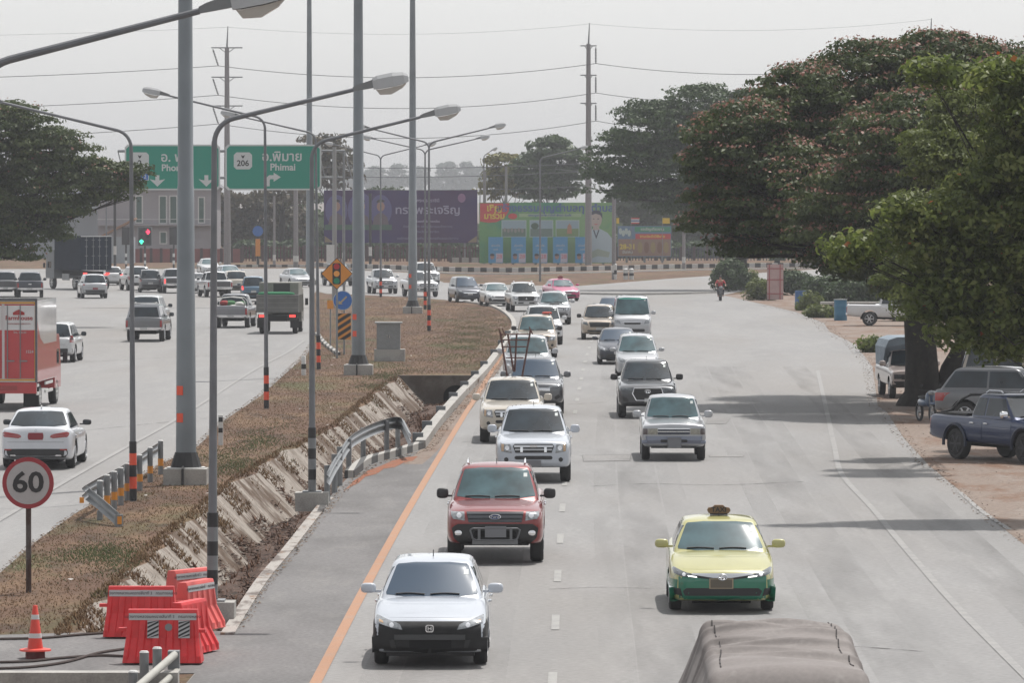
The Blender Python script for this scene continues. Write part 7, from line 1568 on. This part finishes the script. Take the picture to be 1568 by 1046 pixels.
tree('rain_tree', 'rounded hazy green tree with a thick dark trunk beyond the flowering tree', 'tree', 1128, Y4, [(960,250,52,48),(1010,205,70,48),(1080,190,80,55),(1150,200,70,60),(1000,270,70,45),(1090,270,90,60),(1170,280,60,70),(930,285,32,22),(1060,320,60,28),(985,300,40,16)], .15, 90, LBK, 1.15, .45, (.85, 7.5, -.3), maxleaf=130000, outlier=.25)
tree('rain_tree', 'dark spreading tree filling the left edge above the black pickup', 'tree', -60, YG(500), [(20,215,70,55),(85,240,60,40),(-20,260,100,100),(60,300,80,55),(140,275,60,28),(175,285,40,20),(50,350,62,36),(20,385,40,26),(110,320,36,20),(185,300,26,16),(-60,330,90,90),(195,262,28,10)], .11, 80, LRT, .75, .5, (.5, 4.5, .5), (FLW, .15, .07, 8), maxleaf=150000)
BG = 'trees standing beyond the junction'
def bgt(label, base, Y, blobs, m=LBK, leaf=.30, dens=45, tr=(.3,5,0), clump=1.1, name='tree', **k): return tree(name, label, 'tree', base, Y, blobs, leaf, dens, m, clump, .6, tr, group=BG, maxleaf=k.pop('maxleaf', 26000), **k)
bgt('layered green tree behind the tall power pole by the billboard', 842, 610, [(842,235,30,22),(820,262,30,24),(868,258,34,28),(840,290,46,26)], LBK)
bgt('light green loose tree above the left part of the green billboard', 775, 620, [(768,252,24,16),(780,280,34,24),(755,290,24,20),(800,285,25,22)], LYG, dens=26)
bgt('dusty brown sparse tree right of the green signs', 508, 600, [(500,232,34,20),(520,262,30,30),(495,275,34,28),(478,215,20,9)], LBR, dens=16)
bgt('spreading leafy tree below the right green sign', 390, 615, [(375,325,34,26),(355,350,26,26),(410,320,36,24),(440,350,36,34),(395,365,40,24),(330,322,26,30),(338,362,28,26)], LBR, dens=22, tr=(.35,3.2,.3))
bgt('dark tree under the right end of the green sign', 470, 618, [(465,325,28,34),(455,370,30,24),(490,375,26,24)], LBK, dens=20, tr=(.35,3.2,-.8))
bgt('tree with forked trunk left of the purple billboard', 430, 610, [(425,300,28,14),(455,305,26,14)], LBR, dens=14, tr=(.4,5.5,.2))
bgt('yellow green bushes glowing under the purple billboard', 640, 640, [(600,385,26,14),(630,382,24,14),(670,385,24,14),(705,384,26,14)], LYG, dens=20, tr=None)
bgt('dark hedge like tree behind the gap between the billboards', 560, 650, [(540,385,40,18),(590,300,0.1+30,10)], LBK, dens=18, tr=None)
bgt('low dark hedge running behind the red picket fence', 560, 606, [(x, 386+3*(k%2), 26, 15) for k, x in enumerate(range(385, 741, 34))], LBK, dens=40, tr=None, clump=.8)
bgt('low dark hedge behind the dark picket fence on the right', 1090, 612, [(x, 388, 28, 14) for x in range(955, 1241, 38)], LBK, dens=40, tr=None, clump=.8)
bgt('dark green tree behind the lower banner', 985, 640, [(960,320,34,30),(1000,315,34,34),(975,350,30,24)], LBK)
bgt('dark green tree right of the lower banner under the far crown', 1060, 650, [(1045,330,40,40),(1090,340,40,40),(1060,375,40,24)], LBK)
bgt('dim hazy tree farther right behind the thick trunk', 1150, 650, [(1140,350,40,40),(1190,350,50,50),(1240,350,50,50)], LBK)
bgt('small round tree seen beneath the flowering crown above the pink banner', 1190, 560, [(1190,385,26,24),(1215,372,24,20)], LBK, dens=26, tr=(.22,2.5,0))
for k, (cx0, w, h) in enumerate(((575,26,18),(610,22,20),(685,26,24),(715,18,24),(735,14,16),(150,16,28),(170,14,24),(195,16,24),(540,20,16),(645,18,18))):
    Yf = 2400; py = 272-h*.3
    bgt(['pale far eucalyptus left of the second mast','pale far eucalyptus between the masts','tall pale far eucalyptus right of the third mast','slim pale far eucalyptus above the purple billboard','small pale far eucalyptus near the slim pole','pale blue far tree tip above the left dark tree','pale blue far tree beside the left lamp arm','pale blue far tree at the left end of the green sign','faint far eucalyptus just right of the green sign','faint far eucalyptus left of the third mast'][k], cx0, Yf, [(cx0,py,w*.55,h*.6),(cx0-w*.3,py+h*.9,w*.7,h*.7),(cx0+w*.5,py+h*.7,w*.4,h*.5)], LEU, .8, 20, (.5,12,0), 2.2, maxleaf=8000)
# bushes on the right verge
def bush(px, py, w, h, label, m=LBK, leaf=.12, dens=40, clump=.4):
    Y = YG(py); s = FPX/Y; return tree('bush', label, 'bush', px, Y, [(px,py-h/2,w/2,h/2),(px-w*.25,py-h*.35,w*.3,h*.35),(px+w*.25,py-h*.35,w*.3,h*.35)], leaf, dens, m, clump, .8, None, group='bushes along the dirt verge', umbrella=False, maxleaf=9000)
bush(1118, 447, 46, 46, 'spiky dark bush at the foot of the far thick trunk'); bush(1165, 460, 40, 30, 'low green bush left of the pink banner', LFE); bush(1212, 452, 60, 34, 'dark bush just right of the pink banner'); bush(1265, 470, 70, 44, 'dark green bush above the lone blue barrel')
bush(1240, 476, 28, 22, 'small weed clump beside the lone blue barrel', LFE); bush(1318, 474, 100, 44, 'wide dark bush behind the white parked pickup'); bush(1380, 492, 60, 36, 'dark bush hiding the cab of the white parked pickup'); bush(1336, 540, 26, 18, 'light green weeds at the asphalt edge near the canopy pickup', LAL); bush(1255, 487, 36, 14, 'pale dry weeds between the two barrels', LFE)
bush(1150, 441, 18, 22, 'small bush right of the far thick trunk', LFE)
# long dim tree line closing the horizon
V = []
P = []; vals = []
for k in range(26000):
    x = rng.uniform(-1, 1); Yd = 760+rng.random()*90; X = x*170; top = 3.6+1.4*math.sin(X*.08)+1.6*math.sin(X*.21+1)+.9*math.sin(X*.55)
    P.append((X, Yd, rng.random()*top))
P = np.array(P); n = len(P); nrm = rdir(n); t = np.cross(nrm, rdir(n)); t /= np.linalg.norm(t, axis=1)[:,None]; b = np.cross(nrm, t); o = quads('far_treeline', P, t*.9, b*.6, rng.random(n), LBK, None); o['kind'] = 'stuff'; o['label'] = 'far off belt of trees merging into haze along the horizon'
# ---- haze
hz_ = MB().box((-20, 1500, 24), (2400, 3100, 50)).build('haze', None); hz_['kind'] = 'stuff'
mh = bpy.data.materials.new('haze_air'); mh.use_nodes = True; n = mh.node_tree.nodes; l = mh.node_tree.links; n.remove(n['Principled BSDF']); pv = n.new('ShaderNodeVolumePrincipled')
pv.inputs['Color'].default_value = (.93,.95,1,1); pv.inputs['Density'].default_value = .00024; pv.inputs['Anisotropy'].default_value = .0; l.new(pv.outputs[0], n['Material Output'].inputs['Volume']); hz_.data.materials.append(mh)
